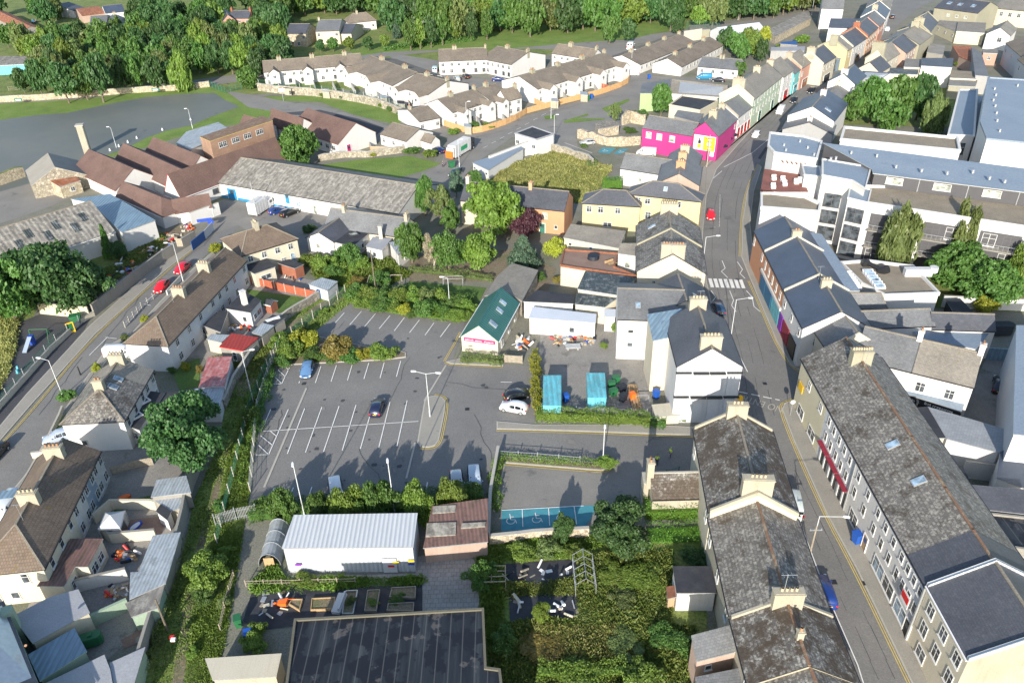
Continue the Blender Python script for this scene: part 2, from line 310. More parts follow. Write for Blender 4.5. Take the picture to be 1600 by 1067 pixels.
# ---------------------------------------------------------------- windows, doors
_wm={}
def winmesh(w,h,style,near):
    k=(round(w,1),round(h,1),style,near)
    if k in _wm: return _wm[k]
    fr='frame_white' if style!='d' else 'frame_dark'; gl={'s':'glass_sky','p':'glass_pale'}.get(style,'glass'); t=.07
    b=MB(); b.box((0,.0,h/2-t),w,.1,t).box((0,0,-h/2),w,.1,t).box((-w/2+t/2,0,-h/2+t),t,.1,h-2*t).box((w/2-t/2,0,-h/2+t),t,.1,h-2*t)
    if w>.9 and style!='p': b.box((0,0,-h/2+t),.07,.09,h-2*t)
    if h>1 : b.box((0,0,h*.12),w-2*t,.085,.06)
    b.box((0,.07,-h/2-.08),w+.16,.16,.07)   # sill
    g=MB().box((0,-.005,-h/2+t*.5),w-t,.06,h-t,m=0)
    if near:
        fo=b.build('window',fr); go=g.build('pane',gl)
    else:
        n=len(b.v); 
        for f,mm in zip(g.f,g.m): b.f.append([i+n for i in f]); b.m.append(1)
        b.v+=g.v; fo=b.build('window',[fr,gl]); go=None
    COL.objects.unlink(fo)
    if go: COL.objects.unlink(go)
    _wm[k]=(fo.data,go.data if go else None); return _wm[k]
def wallmat(o,n2):
    """matrix with y = outward normal n2 at world point o"""
    y=Vector((n2[0],n2[1],0)).normalized(); x=y.cross(Vector((0,0,1))); return Matrix(((x.x,y.x,0,o[0]),(x.y,y.y,0,o[1]),(0,0,1,o[2]),(0,0,0,1)))
def window(parent,p,n2,w,h,style='w',name='window'):
    near=depth(p)<118; md,gd=winmesh(w,h,style,near)
    o=bpy.data.objects.new(name,md); COL.objects.link(o); o.parent=parent; o.matrix_local=wallmat(Vector(p)-wloc(parent)+Vector((n2[0],n2[1],0))*.03,n2)
    if gd: g=bpy.data.objects.new('pane',gd); COL.objects.link(g); g.parent=o
def door(parent,p,n2,w,h,col):
    q=Vector(p); mtx=wallmat(q,n2); b=MB()
    def T(v): return mtx@Vector(v)
    def bx(x,y,z,sx,sy,sz,m):
        P=[T((x+a*sx/2,y+c*sy/2,z+e*sz)) for e in (0,1) for a,c in ((-1,-1),(1,-1),(1,1),(-1,1))]
        for f in ((3,2,1,0),(4,5,6,7),(0,1,5,4),(1,2,6,5),(2,3,7,6),(3,0,4,7)): b.face([P[i] for i in f],m)
    bx(0,.03,0,w,.06,h,0); bx(-w/2-.05,.05,0,.1,.1,h+.1,1); bx(w/2+.05,.05,0,.1,.1,h+.1,1); bx(0,.05,h,w,.1,.1,1); bx(0,.065,h*.55,w*.5,.03,h*.3,2)
    b.build('door',[col,'plastic_white','glass'],parent)
def wins(parent,A,B,n2,spec):
    """spec: list of (u,z,w,h[,style]); u fraction of A-B"""
    for s in spec:
        p=A.lerp(B,s[0]); q=Vector((p.x,p.y,s[1]))
        if len(s)>4 and s[4].startswith('door'): door(parent,(p.x,p.y,s[1]),n2,s[2],s[3],s[4][5:] or 'wood')
        else: window(parent,q,n2,s[2],s[3],s[4] if len(s)>4 else 'w')
def row(n,z,w=1.,h=1.2,a=.12,b=.88,st='w'): return [(a+(b-a)*(i/(n-1) if n>1 else .5),z,w,h,st) for i in range(n)]
# ---------------------------------------------------------------- chimneys
_pm={}
def potmesh(mat):
    if mat in _pm: return _pm[mat]
    b=MB(); 
    for r0,r1,z0,z1 in ((.14,.12,0,.3),(.12,.15,.3,.36),(.15,.15,.36,.42)): b.tube((0,0,z0),(0,0,z1),r0,r1,10,0,False)
    b.tube((0,0,.42),(0,0,.3),.15,.09,10,1,False).tube((0,0,.3),(0,0,.29),.09,.08,10,1,True)
    o=b.build('chimney_pot',[mat,'black']); COL.objects.unlink(o); _pm[mat]=o.data; return o.data
def hash_pot(p): return int(abs(p[0])*3+abs(p[1]))%3!=0
def chimney(parent,p,ang,along,across,hz,pots,mat,pot='pot_clay',below=1.6):
    """stack centred on world p (the ridge); ang = direction of the ridge"""
    if mat=='w_cream' and pots>=2: mat='w_chim'
    if pot=='pot_clay' and pots>=3 and hash_pot(p): pot='pot_cream'
    b=MB(); b.box((p[0],p[1],p[2]-below),along,across,below+hz,ang).box((p[0],p[1],p[2]+hz-.001),along+.16,across+.16,.12,ang).box((p[0],p[1],p[2]+hz+.119),along-.1,across-.1,.06,ang)
    c=b.build('chimney',mat,parent,None)
    ca,sa=math.cos(ang),math.sin(ang)
    for i in range(pots):
        d=(i-(pots-1)/2)*min(.45,(across-.3)/max(1,pots-1) if pots>1 else 0); q=bpy.data.objects.new('chimney_pot',potmesh(pot)); COL.objects.link(q); q.parent=c
        q.location=Vector((p[0]-sa*d,p[1]+ca*d,p[2]+hz+.17))-wloc(c)
    return c
# ---------------------------------------------------------------- houses
DBG=[]
def core(label,A,B,zr,we,wf,n,ze,zf,roof,wall,name='house',cat='house',group=None,hip=(0,0),ch=(),win=None,ridge='ridge_grey',ov=.25,sky=(),cop=(0,0),gut='black',z0=0.,vg=(.08,.08),chm=None,trim=None):
    """A,B: 2D ridge ends; n: unit vector to the e side; eaves at we / wf from the ridge"""
    a=(B-A); L=a.length; a=a/L
    ctr=(A+B)/2; ro=root(name,(ctr.x,ctr.y,z0),label,cat,group); T=.14
    h1,h2=hip; se=(zr-ze)/we; sf=(zr-zf)/wf
    def P(s,d,z): q=A+a*s+n*d; return Vector((q.x,q.y,z))
    # walls
    b=MB(); cs=[(-h1,we,ze),(L+h2,we,ze),(L+h2,-wf,zf),(-h1,-wf,zf)]
    pe1,pe2,pf2,pf1=[(P(s,d,z0),P(s,d,z)) for s,d,z in cs]
    flip=a.cross(n)<0
    def F(pts,m=0): b.face(pts[::-1] if flip else pts,m)
    F([pe2[0],pe1[0],pe1[1],pe2[1]]); F([pf1[0],pf2[0],pf2[1],pf1[1]])
    def end(p,q,s,hp,rev,m_=0):
        pts=[p[0],q[0],q[1]]+([P(s,0,zr)] if not hp else [])+[p[1]]
        F(pts if rev else pts[::-1],m_)
    end(pe1,pf1,0,h1,True); end(pe2,pf2,L,h2,False,1 if trim else 0)
    b.build('wall',wall if not trim else [wall,trim],ro)
    # roof shell
    r=MB(); v1=0 if h1 else vg[0]; v2=0 if h2 else vg[1]; o1=ov if h1 else v1; o2=ov if h2 else v2
    ov2=max(.04,ov)
    E1=P(-h1-o1,we+ov2,ze-se*ov2+T); E2=P(L+h2+o2,we+ov2,ze-se*ov2+T); G1=P(-h1-o1,-wf-ov2,zf-sf*ov2+T); G2=P(L+h2+o2,-wf-ov2,zf-sf*ov2+T)
    R1=P(-v1,0,zr+T); R2=P(L+v2,0,zr+T); dn=Vector((0,0,-T+.005))
    def quad(pts):
        nrm=(pts[1]-pts[0]).cross(pts[2]-pts[0]); pts=pts if nrm.z>0 else pts[::-1]
        r.face(pts,0); r.face([p+dn for p in pts[::-1]],1)
    quad([E1,E2,R2,R1]); quad([G1,G2,R2,R1])
    per=[E1,E2]; 
    if h2: quad([E2,G2,R2]); per+=[G2]
    else: per+=[R2,G2]
    per+=[G1]
    if h1: quad([G1,E1,R1])
    else: per+=[R1]
    for i in range(len(per)):
        p,q=per[i],per[(i+1)%len(per)]; r.face([p,q,q+dn,p+dn],1)
    rf=r.build('roof',[roof,'plastic_white' if gut=='white' else 'black' if gut=='black' else gut],ro)
    # ridge tiles
    if ridge:
        k=MB(); up=Vector((0,0,.07)); k.bar(R1+up,R2+up,.26,.13)
        if h1: k.bar(R1+up,E1+up,.2,.1); k.bar(R1+up,G1+up,.2,.1)
        if h2: k.bar(R2+up,E2+up,.2,.1); k.bar(R2+up,G2+up,.2,.1)
        k.build('ridge_tiles',ridge,ro)
    if gut and depth(P(L/2,0,ze))<190:
        d=Vector((0,0,-.02)); nn=Vector((n.x,n.y,0))*.05
        for u,v_ in ((E1+nn+d,E2+nn+d),(G1-nn+d,G2-nn+d)): MB().bar(u,v_,.12,.12).build('gutter',gut if gut in('black',) else 'plastic_white',ro)
    for i,cp in enumerate(cop):
        if cp:
            s=0 if i==0 else L; k=MB(); up=Vector((0,0,.28)); t=.3
            MB().bar(P(s,we+.1,ze+T)+up,P(s,0,zr+T)+up,t,.5).build('gable_coping',cp,ro); MB().bar(P(s,0,zr+T)+up,P(s,-wf-.1,zf+T)+up,t,.5).build('gable_coping',cp,ro)
    ang=math.atan2(a.y,a.x)
    for c in ch:
        t,al,ac,hz,pots=c[:5]; mat=c[5] if len(c)>5 else (chm or wall); off=c[6] if len(c)>6 else 0; pot=c[7] if len(c)>7 else 'pot_clay'
        q=P(L*t,off,zr-(abs(off)*se)); chimney(ro,q,ang,al,ac,hz+abs(off)*se,pots,mat,pot,2.)
    for s in sky:
        side,t,k=s[:3]; ww,hh=(s[3],s[4]) if len(s)>4 else (.8,1.1); sl_=se if side=='e' else sf; wd=we if side=='e' else wf; sg=1 if side=='e' else -1
        q=P(L*t,sg*wd*k,zr-sl_*wd*k+T); y=Vector((n.x*sg,n.y*sg,-sl_)).normalized(); x=Vector((a.x,a.y,0)); z=x.cross(y)
        if z.z<0: x=-x; z=-z
        b=MB(); 
        def bx(cx,cy,sx,sy,z0_,z1_,m):
            Q=[q+x*(cx+i*sx/2)+y*(cy+j*sy/2)+z*zz for zz in (z0_,z1_) for i,j in ((-1,-1),(1,-1),(1,1),(-1,1))]
            for f in ((3,2,1,0),(4,5,6,7),(0,1,5,4),(1,2,6,5),(2,3,7,6),(3,0,4,7)): b.face([Q[i] for i in f],m)
        bx(0,0,ww,hh,-.05,.1,0); bx(0,0,ww-.2,hh-.2,.08,.115,1); b.build('skylight',['galv','glass_sky'],ro)
    if win:
        for k,sp in win.items():
            if k=='e': p,q,nn=P(-h1,we,0),P(L+h2,we,0),n
            elif k=='f': p,q,nn=P(-h1,-wf,0),P(L+h2,-wf,0),-n
            elif k=='1': p,q,nn=P(-h1,we,0),P(-h1,-wf,0),-a
            else: p,q,nn=P(L+h2,we,0),P(L+h2,-wf,0),a
            wins(ro,p,q,nn,sp)
    return ro
def geo(r1,r2,zr,e,ze,wf=None):
    A=at(r1[0],r1[1],zr).xy; B=at(r2[0],r2[1],zr).xy; E=at(e[0],e[1],ze).xy; a=(B-A).normalized(); n=Vector((-a.y,a.x)); d=(E-A).dot(n)
    if d<0: n=-n; d=-d
    return A,B,n,d,(wf or d)
def house(label,r1,r2,zr,e,ze,roof,wall,wf=None,zf=None,**k):
    A,B,n,we,wf=geo(r1,r2,zr,e,ze,wf); DBG.append((label,(B-A).length,we)); return core(label,A,B,zr,we,wf,n,ze,ze if zf is None else zf,roof,wall,**k)
def front(label,c0,c1,D,ze,zr,roof,wall,side=1,**k):
    """house given by its visible front eave c0-c1 (pixels) and depth D; side=1: body lies away from the camera"""
    P,Q=at(c0[0],c0[1],ze).xy,at(c1[0],c1[1],ze).xy; a=(Q-P).normalized(); n=Vector((-a.y,a.x))
    if n.y<0: n=-n
    n=n*side; A=P+n*D/2; B=Q+n*D/2; DBG.append((label,(B-A).length,D/2))
    return core(label,A,B,zr,D/2,D/2,-n,ze,ze,roof,wall,**k)
def terrace(r1,r2,zr,e,ze,units,wf=None,hip=(0,0),roof='slate_old',**kk):
    """units: list of (t_end, label, wall, extra dict)"""
    A,B,n,we,wf=geo(r1,r2,zr,e,ze,wf); t0=0.; N_=len(units); DBG.append((units[0][1],(B-A).length,we))
    for i,u in enumerate(units):
        t1=u[0]; k=dict(kk); k.update(u[3] if len(u)>3 else {}); dz=k.pop('dz',0); rf=k.pop('roof',roof)
        g=Vector((B-A)).normalized()*.015
        k.setdefault('vg',(0.08 if i==0 else -.0,0.08 if i==N_-1 else -.0))
        k['hip']=(hip[0] if i==0 else 0,hip[1] if i==N_-1 else 0)
        core(u[1],A.lerp(B,t0)+g,A.lerp(B,t1)-g,zr+dz,we,wf,n,ze+dz,ze+dz,rf,u[2],**k); t0=t1
def block(label,pts,roof,wall,z=3.,name='shed',cat='shed',group=None,par=None,win=None,th=.14,ov=.12,z0=0.,edge=None,ret=False):
    """flat or mono-pitch building: pts are roof-corner pixels (x,y[,z])"""
    W=[at(p[0],p[1],p[2] if len(p)>2 else z) for p in pts]; n=len(W); a=sum(W[i].x*W[(i+1)%n].y-W[(i+1)%n].x*W[i].y for i in range(n))
    ccw=a>0
    cx=sum(w_.x for w_ in W)/n; cy=sum(w_.y for w_ in W)/n; ro=root(name,(cx,cy,z0),label,cat,group)
    I=inset([w_.xy for w_ in W],ov); zt=[w_.z-th for w_ in W]
    MB().prism(I,z0,[z_+.004 for z_ in zt],top=False).build('wall',wall,ro)
    b=MB().prism([w_.xy for w_ in W],zt,[w_.z for w_ in W],1,0,bot=True); b.build('roof',[roof,edge or 'galv'],ro)
    if par:
        h,t,pm=par; o=MB(); J=inset([w_.xy for w_ in W],t); K=inset([w_.xy for w_ in W],-.02)
        for i in range(n):
            j=(i+1)%n; zz=W[i].z,W[j].z
            q=[K[i],K[j],J[j],J[i]]; o.prism(q,[zz[0]-.1,zz[1]-.1,zz[1]-.1,zz[0]-.1],[zz[0]+h,zz[1]+h,zz[1]+h,zz[0]+h])
        o.build('parapet',pm,ro)
    if win:
        for i,sp in win.items():
            j=(i+1)%n; e=(I[j]-I[i]).normalized(); nn=Vector((e.y,-e.x))*(1 if ccw else -1)
            wins(ro,Vector((*I[i],0)),Vector((*I[j],0)),nn,sp)
    return ro
# ---------------------------------------------------------------- flat setting pieces, walls, fences
_pz=[0]
def patch(name,pts,mat,z=.02,kind='structure'):
    _pz[0]+=1; z+=_pz[0]*.0006
    W=[at(p[0],p[1],0) for p in pts]; b=MB(); P=[(w_.x,w_.y,z) for w_ in W]
    n=len(P); a=sum(P[i][0]*P[(i+1)%n][1]-P[(i+1)%n][0]*P[i][1] for i in range(n)); b.face(P if a>0 else P[::-1])
    o=b.build(name,mat); tag(o,kind=kind); return o
def slab(name,pts,mat,h=.12,z=0.):
    _pz[0]+=1; h+=_pz[0]*.0006
    W=[at(p[0],p[1],0) for p in pts]; I=inset([w_.xy for w_ in W],.18)
    b=MB().prism([w_.xy for w_ in W],z,z+h,0); b.prism(I,z+h,z+h+.008,1); return tag(b.build(name,['kerb',mat]),kind='structure')
def offs(line,d):
    """offset a world polyline sideways"""
    out=[]
    for i,p in enumerate(line):
        a=line[max(0,i-1)]; c=line[min(len(line)-1,i+1)]; t=(Vector(c[:2])-Vector(a[:2])).normalized(); out.append(Vector((p[0]-t.y*d,p[1]+t.x*d)))
    return out
def smooth_line(L,n=2):
    for _ in range(n):
        o=[L[0]]
        for i in range(len(L)-1): o+= [L[i].lerp(L[i+1],.25),L[i].lerp(L[i+1],.75)]
        o.append(L[-1]); L=o
    return L
def stripe(b,pts,w=.1,z=.05,d=0.,sm=0,world=False,dash=None):
    L=[at(p[0],p[1],0).xy if not world else Vector(p[:2]) for p in pts]
    if sm: L=smooth_line(L,sm)
    z+=.075; l,r=offs(L,d+w/2),offs(L,d-w/2)
    for i in range(len(L)-1):
        if dash:
            D=(L[i+1]-L[i]).length; t=0
            while t<D:
                u0=t/D; u1=min(1,(t+dash[0])/D); b.face([(*r[i].lerp(r[i+1],u0),z),(*r[i].lerp(r[i+1],u1),z),(*l[i].lerp(l[i+1],u1),z),(*l[i].lerp(l[i+1],u0),z)]); t+=sum(dash)
        else: b.face([(*r[i],z),(*r[i+1],z),(*l[i+1],z),(*l[i],z)])
def marks(name,mat,*runs):
    b=MB()
    for r_ in runs:
        k=dict(r_[1]) if len(r_)>1 and isinstance(r_[1],dict) else {}
        stripe(b,r_[0],**k)
    return tag(b.build(name,mat),kind='structure')
def wall(label,pts,h,t,mat,cap=None,name='garden_wall',cat='wall',z0=0.,group=None,jag=0.,sm=0):
    L=[at(p[0],p[1],0).xy for p in pts]
    if sm: L=smooth_line(L,sm)
    if jag:
        L2=[L[0]]
        for i in range(len(L)-1):
            m_=max(1,int((L[i+1]-L[i]).length/1.5)); L2+= [L[i].lerp(L[i+1],(k+1)/m_) for k in range(m_)]
        L=L2
    c=L[len(L)//2]; ro=root(name,(c.x,c.y,z0),label,cat,group); b=MB(); l,r=offs(L,t/2),offs(L,-t/2); H=[h*(1+R.uniform(-jag,jag)) for _ in L]
    for i in range(len(L)-1): b.prism([r[i],r[i+1],l[i+1],l[i]],z0,[z0+H[i],z0+H[i+1],z0+H[i+1],z0+H[i]])
    b.build('wall_body',mat,ro)
    if cap:
        k=MB(); l,r=offs(L,t/2+.04),offs(L,-t/2-.04)
        for i in range(len(L)-1): k.prism([r[i],r[i+1],l[i+1],l[i]],[z0+H[i]+.002,z0+H[i+1]+.002,z0+H[i+1]+.002,z0+H[i]+.002],[z0+H[i]+.08,z0+H[i+1]+.08,z0+H[i+1]+.08,z0+H[i]+.08],bot=True)
        k.build('coping',cap,ro)
    return ro
_post={}
def fence(label,pts,h,kind,mat,post='conc_post',step=2.4,name='fence',cat='fence',group=None,z0=0.,sm=0):
    """kind: board (solid panels), rail (open rails and uprights), mesh (open wire lattice), pale (palisade)"""
    L=[at(p[0],p[1],0).xy for p in pts]
    if sm: L=smooth_line(L,sm)
    P=[L[0]]
    for i in range(len(L)-1):
        m_=max(1,round((L[i+1]-L[i]).length/step)); P+= [L[i].lerp(L[i+1],(k+1)/m_) for k in range(m_)]
    if len(P)>95: P=P[::2]
    c=P[len(P)//2]; ro=root(name,(c.x,c.y,z0),label,cat,group); pm={'conc_post':'kerb'}.get(post,post); key=(round(h,1),pm)
    if key not in _post:
        o=MB().box((0,0,0),.12,.12,h+.12,ch=.02).box((0,0,h+.12),.14,.14,.04).build('post',pm); COL.objects.unlink(o); _post[key]=o.data
    for p in P: q=bpy.data.objects.new('post',_post[key]); COL.objects.link(q); q.parent=ro; q.location=(p.x-c.x,p.y-c.y,0)
    for i in range(len(P)-1):
        p,q=P[i],P[i+1]; d=(q-p).normalized(); p=p+d*.06; q=q-d*.06; L_=(q-p).length; b=MB(); a3=lambda t,z: Vector((*(p+d*(t*L_)),z0+z))
        if kind=='board':
            k_=max(3,int(L_/.22))
            for j in range(k_): b.bar(a3(j/k_+.004,h-(.02 if j%2 else 0)),a3((j+1)/k_-.004,h-(.02 if j%2 else 0)),.03+.012*(j%2),h-.08)
            b.bar(a3(0,.25),a3(1,.25),.07,.1)
        elif kind=='rail':
            for z in (h,h*.55,.15): b.bar(a3(0,z),a3(1,z),.05,.05)
            k_=max(2,int(L_/.35))
            for j in range(1,k_): b.bar(a3(j/k_,h-.05),a3(j/k_+.02/L_,h-.05),.02,h-.2)
        elif kind=='mesh':
            for z in (h,h*.66,h*.33,.1): b.bar(a3(0,z),a3(1,z),.03,.035)
            k_=max(2,int(L_/.3))
            for j in range(1,k_): b.bar(a3(j/k_,h),a3(j/k_+.025/L_,h),.018,h-.1)
        else:
            for z in (h*.8,h*.25): b.bar(a3(0,z),a3(1,z),.04,.05)
            k_=max(2,int(L_/.17))
            for j in range(1,k_): b.bar(a3(j/k_,h),a3(j/k_+.08/L_,h),.03,h-.05)
        b.build('fence_panel',mat,ro)
    return ro
# ---------------------------------------------------------------- foliage
def leafobj(name,C,Nn,size,mat,asp=1.5,link=True,tri=False):
    """one small quad per leaf clump: C centres (n,3), Nn normals"""
    n=len(C); a=NR.normal(size=(n,3)); x=np.cross(Nn,a); x/=np.linalg.norm(x,axis=1)[:,None]+1e-9; y=np.cross(Nn,x)
    s=(np.asarray(size)*NR.uniform(.6,1.35,n))[:,None]/2; x=x*s; y=y*s*asp; bend=Nn*s*.5
    v=np.empty((n,4,3)); v[:,0]=C-y; v[:,1]=C+x-bend*.4; v[:,2]=C+y; v[:,3]=C-x-bend*.4
    me=bpy.data.meshes.new(name); me.vertices.add(n*4); me.vertices.foreach_set('co',v.reshape(-1)); me.loops.add(n*4); me.loops.foreach_set('vertex_index',np.arange(n*4))
    me.polygons.add(n); me.polygons.foreach_set('loop_start',np.arange(n)*4); me.polygons.foreach_set('loop_total',np.full(n,4)); me.update(calc_edges=True)
    at_=me.attributes.new('rnd','FLOAT','FACE'); at_.data.foreach_set('value',NR.uniform(0,1,n)); me.materials.append(mt(mat))
    if not link: return me
    o=bpy.data.objects.new(name,me); COL.objects.link(o); return o
def unit(n): d=NR.normal(size=(n,3)); return d/np.linalg.norm(d,axis=1)[:,None]
def crown_mesh(kind,mat,nl,leaf,seed):
    NR.seed(seed); K={'round':42,'tall':46,'cone':60,'willow':40,'sparse':24,'bush':22,'broad':60}[kind]; cs=[];rs=[]
    for i in range(K):
        t=(i+.5)/K; ph=i*2.399+NR.uniform(-.4,.4)
        if kind=='cone': z=t**1.3*.96; r=(1-z)*.86+.03; k=NR.uniform(.55,1.); cs.append((math.cos(ph)*r*k,math.sin(ph)*r*k,z)); rs.append(.1+.17*(1-z))
        else:
            u=1-2*t; rr=math.sqrt(max(0,1-u*u)); q=NR.uniform(.5,.95) if i%4 else NR.uniform(.0,.4)
            wob=1+.22*math.sin(ph*2+seed)+.12*math.sin(ph*5+u*4)
            z=.5+.5*u*q*(.86 if kind!='bush' else .9); w_=rr*q*wob
            if kind in('round','broad'): w_*=(1.0-.25*max(0,z-.55)); 
            if kind=='tall': w_*=.9
            cs.append((math.cos(ph)*w_*.82,math.sin(ph)*w_*.82,z)); rs.append({'sparse':.2,'bush':.34,'tall':.27,'willow':.25,'broad':.22}.get(kind,.27)*NR.uniform(.75,1.25))
    cs=np.array(cs); rs=np.array(rs); per=max(8,nl//K); C=[];Nn=[]
    for c,r in zip(cs,rs):
        d=unit(per); d[:,2]=np.abs(d[:,2])*.9-.35*(NR.uniform(size=per)<.4); k=NR.uniform(.55,1.05,per)**.6
        p=c+d*r*k[:,None]*np.array([1,1,.75 if kind!='cone' else .5])
        if kind=='willow': p[:,2]-=NR.uniform(0,.22,per)*np.abs(NR.normal(size=per)); 
        nn=d*.6+unit(per)*.75; nn[:,2]+=.35; C.append(p); Nn.append(nn/np.linalg.norm(nn,axis=1)[:,None])
    C=np.concatenate(C); C[:,2]=np.clip(C[:,2],.0,1.1)
    return leafobj('crown_foliage',C,np.concatenate(Nn),leaf,mat,2.6 if kind=='willow' else 1.5,link=False)
_cm={};_tm={}
def crown(kind,mat,lod,var):
    nl={'hi':24000,'mid':11000,'lo':3600}[lod]; lf={'hi':.042,'mid':.06,'lo':.1}[lod]
    if kind=='bush': nl//=2; lf*=1.25
    if kind=='sparse': nl=int(nl*.5)
    k=(kind,mat,lod,var)
    if k not in _cm: _cm[k]=crown_mesh(kind,mat,nl,lf,hash_(k))
    return _cm[k]
def hash_(k): return sum((i+1)*ord(c) for i,c in enumerate(str(k)))%9999
def trunkmesh(var,mat):
    k=(var,mat)
    if k in _tm: return _tm[k]
    r_=random.Random(var+5); b=MB(); p=Vector((0,0,-.02)); rr=.05
    for i in range(4):
        q=p+Vector((r_.uniform(-.03,.03),r_.uniform(-.03,.03),.15)); b.tube(p,q,rr,rr*.8,8,0,False); rr*=.8; p=q
        if i:
            for j in range(3):
                a=r_.uniform(0,6.28); e=p+Vector((math.cos(a)*.24,math.sin(a)*.24,r_.uniform(.14,.28))); b.tube(p,e,rr*.55,rr*.22,6,0,False); f=e+Vector((math.cos(a+.5)*.12,math.sin(a+.5)*.12,.14)); b.tube(e,f,rr*.22,.004,5,0,False)
    b.tube(p,p+Vector((.02,0,.3)),rr,.006,6,0,False)
    o=b.build('trunk',mat,smooth=True); COL.objects.unlink(o); _tm[k]=o.data; return o.data
TN=[0]
def tree(label,px,py,rpx,H,mat='leaf_mid',kind='round',group=None,asp=1.,name='tree',cat='tree',clear=.14,bark='bark',lod=None,z0=0.):
    """crown centre projects to (px,py); rpx crown radius in pixels; H height in metres"""
    hc=H*(1-clear); zc=z0+H-hc*.5; p=at(px,py,zc); dp=depth(p); r=rpx*dp/F_PX; TN[0]+=1; v=TN[0]
    if lod is None: lod='hi' if dp<125 and r>2.6 else 'mid' if dp<210 else 'lo'
    ro=root(name,(p.x,p.y,z0),label,cat,group,rz=(v*2.4)%6.28)
    t=bpy.data.objects.new('trunk',trunkmesh(v%3,bark)); COL.objects.link(t); t.parent=ro; t.scale=(H*.55,H*.55,H*.86)
    c=bpy.data.objects.new('crown',crown(kind,mat,lod,v%2)); COL.objects.link(c); c.parent=ro; c.location=(0,0,H-hc); k_=1.27 if lod!='lo' else 1.15; c.scale=(r*k_,r*k_*asp,hc*1.06); return ro
def bush(label,px,py,rpx,h,mat='leaf_mid',group=None,asp=1.,name='shrub',cat='shrub',rz=None,lod=None,z0=0.,kind='bush'):
    p=at(px,py,z0+h*.5); dp=depth(p); r=rpx*dp/F_PX; TN[0]+=1; v=TN[0]
    o=bpy.data.objects.new(name,crown(kind,mat,lod or('mid' if dp<170 else 'lo'),v%2)); COL.objects.link(o); o.location=(p.x,p.y,z0); o.scale=(r,r*asp,h); o.rotation_euler=(0,0,rz if rz is not None else v*1.7)
    return tag(o,label,cat,group)
def inpoly(P,poly):
    x,y=P[:,0],P[:,1]; c=np.zeros(len(P),bool); j=len(poly)-1
    for i in range(len(poly)):
        xi,yi=poly[i][0],poly[i][1]; xj,yj=poly[j][0],poly[j][1]; k=((yi>y)!=(yj>y))&(x<(xj-xi)*(y-yi)/(yj-yi+1e-12)+xi); c^=k; j=i
    return c
def scatter(poly,n):
    p=np.array([(q[0],q[1]) for q in poly]); lo,hi=p.min(0),p.max(0); out=[]; t=0
    while t<n:
        q=NR.uniform(lo,hi,(n*2,2)); q=q[inpoly(q,p)]; out.append(q); t+=len(q)
        if not len(q): break
    return np.concatenate(out)[:n]
def hedge(label,pts,w_,h,mat,dens=70,leaf=.12,name='hedge',cat='hedge',group=None,sm=1,lump=.5,z0=0.):
    L=[at(p[0],p[1],0).xy for p in pts]
    if sm: L=smooth_line(L,sm)
    c=L[len(L)//2]; C=[];Nn=[]; k=MB(); l,r=offs(L,max(.06,w_/2-.45)),offs(L,-max(.06,w_/2-.45)); NR.seed(hash_(label))
    for i in range(len(L)-1):
        k.prism([r[i],r[i+1],l[i+1],l[i]],z0,z0+max(.15,h-.7)); d=L[i+1]-L[i]; D=d.length; d=d/max(D,1e-6); n=np.array([-d.y,d.x,0])
        m_=int(D*(w_+2*h)*dens)+1; t=NR.uniform(0,1,m_); s=NR.uniform(0,w_+2*h,m_); x=np.where(s<h,-w_/2,np.where(s>h+w_,w_/2,s-h-w_/2)); z=np.where(s<h,s,np.where(s>h+w_,w_+2*h-s,h))
        nn=np.where((s<h)[:,None],-n,np.where((s>h+w_)[:,None],n,np.array([0,0,1.])))
        base=np.array([L[i].x,L[i].y,z0])+np.outer(t*D,[d.x,d.y,0])+np.outer(x,n)+np.outer(z,[0,0,1])
        ph=base[:,0]*1.3+base[:,1]*.9; off=lump*(np.sin(ph)+np.sin(base[:,1]*2.1+z*1.7+base[:,0])+.8*np.sin(base[:,0]*3.1-base[:,1]*1.3+z*2.))*.4+NR.normal(-.03,.1,m_)
        base+=nn*off[:,None]; base[:,2]=np.maximum(base[:,2],z0+.03); C.append(base); q=nn*.7+unit(m_)*.8; Nn.append(q/np.linalg.norm(q,axis=1)[:,None])
    C=np.concatenate(C)-np.array([c.x,c.y,z0]); o=leafobj(name,C,np.concatenate(Nn),leaf,mat); o.location=(c.x,c.y,z0)
    q=k.build('hedge_core',mat,o,None); return tag(o,label,cat,group)
def tufts(name,poly,n,h,mat,sp=.25,kind='stuff',label=None,cat=None,blades=4,world=False):
    W=[at(p[0],p[1],0).xy for p in poly] if not world else poly; NR.seed(hash_(name+str(n))); P=scatter([(p.x,p.y) for p in W],n); m_=len(P)
    P=np.repeat(P,blades,0); k=len(P); hh=h*NR.uniform(.4,1.2,k)*(1+.5*np.sin(P[:,0]*.7)*np.sin(P[:,1]*.6)); a=NR.uniform(0,6.28,k)
    C=np.column_stack([P[:,0]+NR.normal(0,sp,k),P[:,1]+NR.normal(0,sp,k),hh*.45]); Nn=np.column_stack([np.cos(a),np.sin(a),NR.uniform(-.2,.9,k)]); Nn/=np.linalg.norm(Nn,axis=1)[:,None]
    c=P.mean(0); C[:,0]-=c[0]; C[:,1]-=c[1]; o=leafobj(name,C,Nn,hh*.42,mat,3.2); o.location=(c[0],c[1],0)
    return tag(o,label,cat,kind=kind)
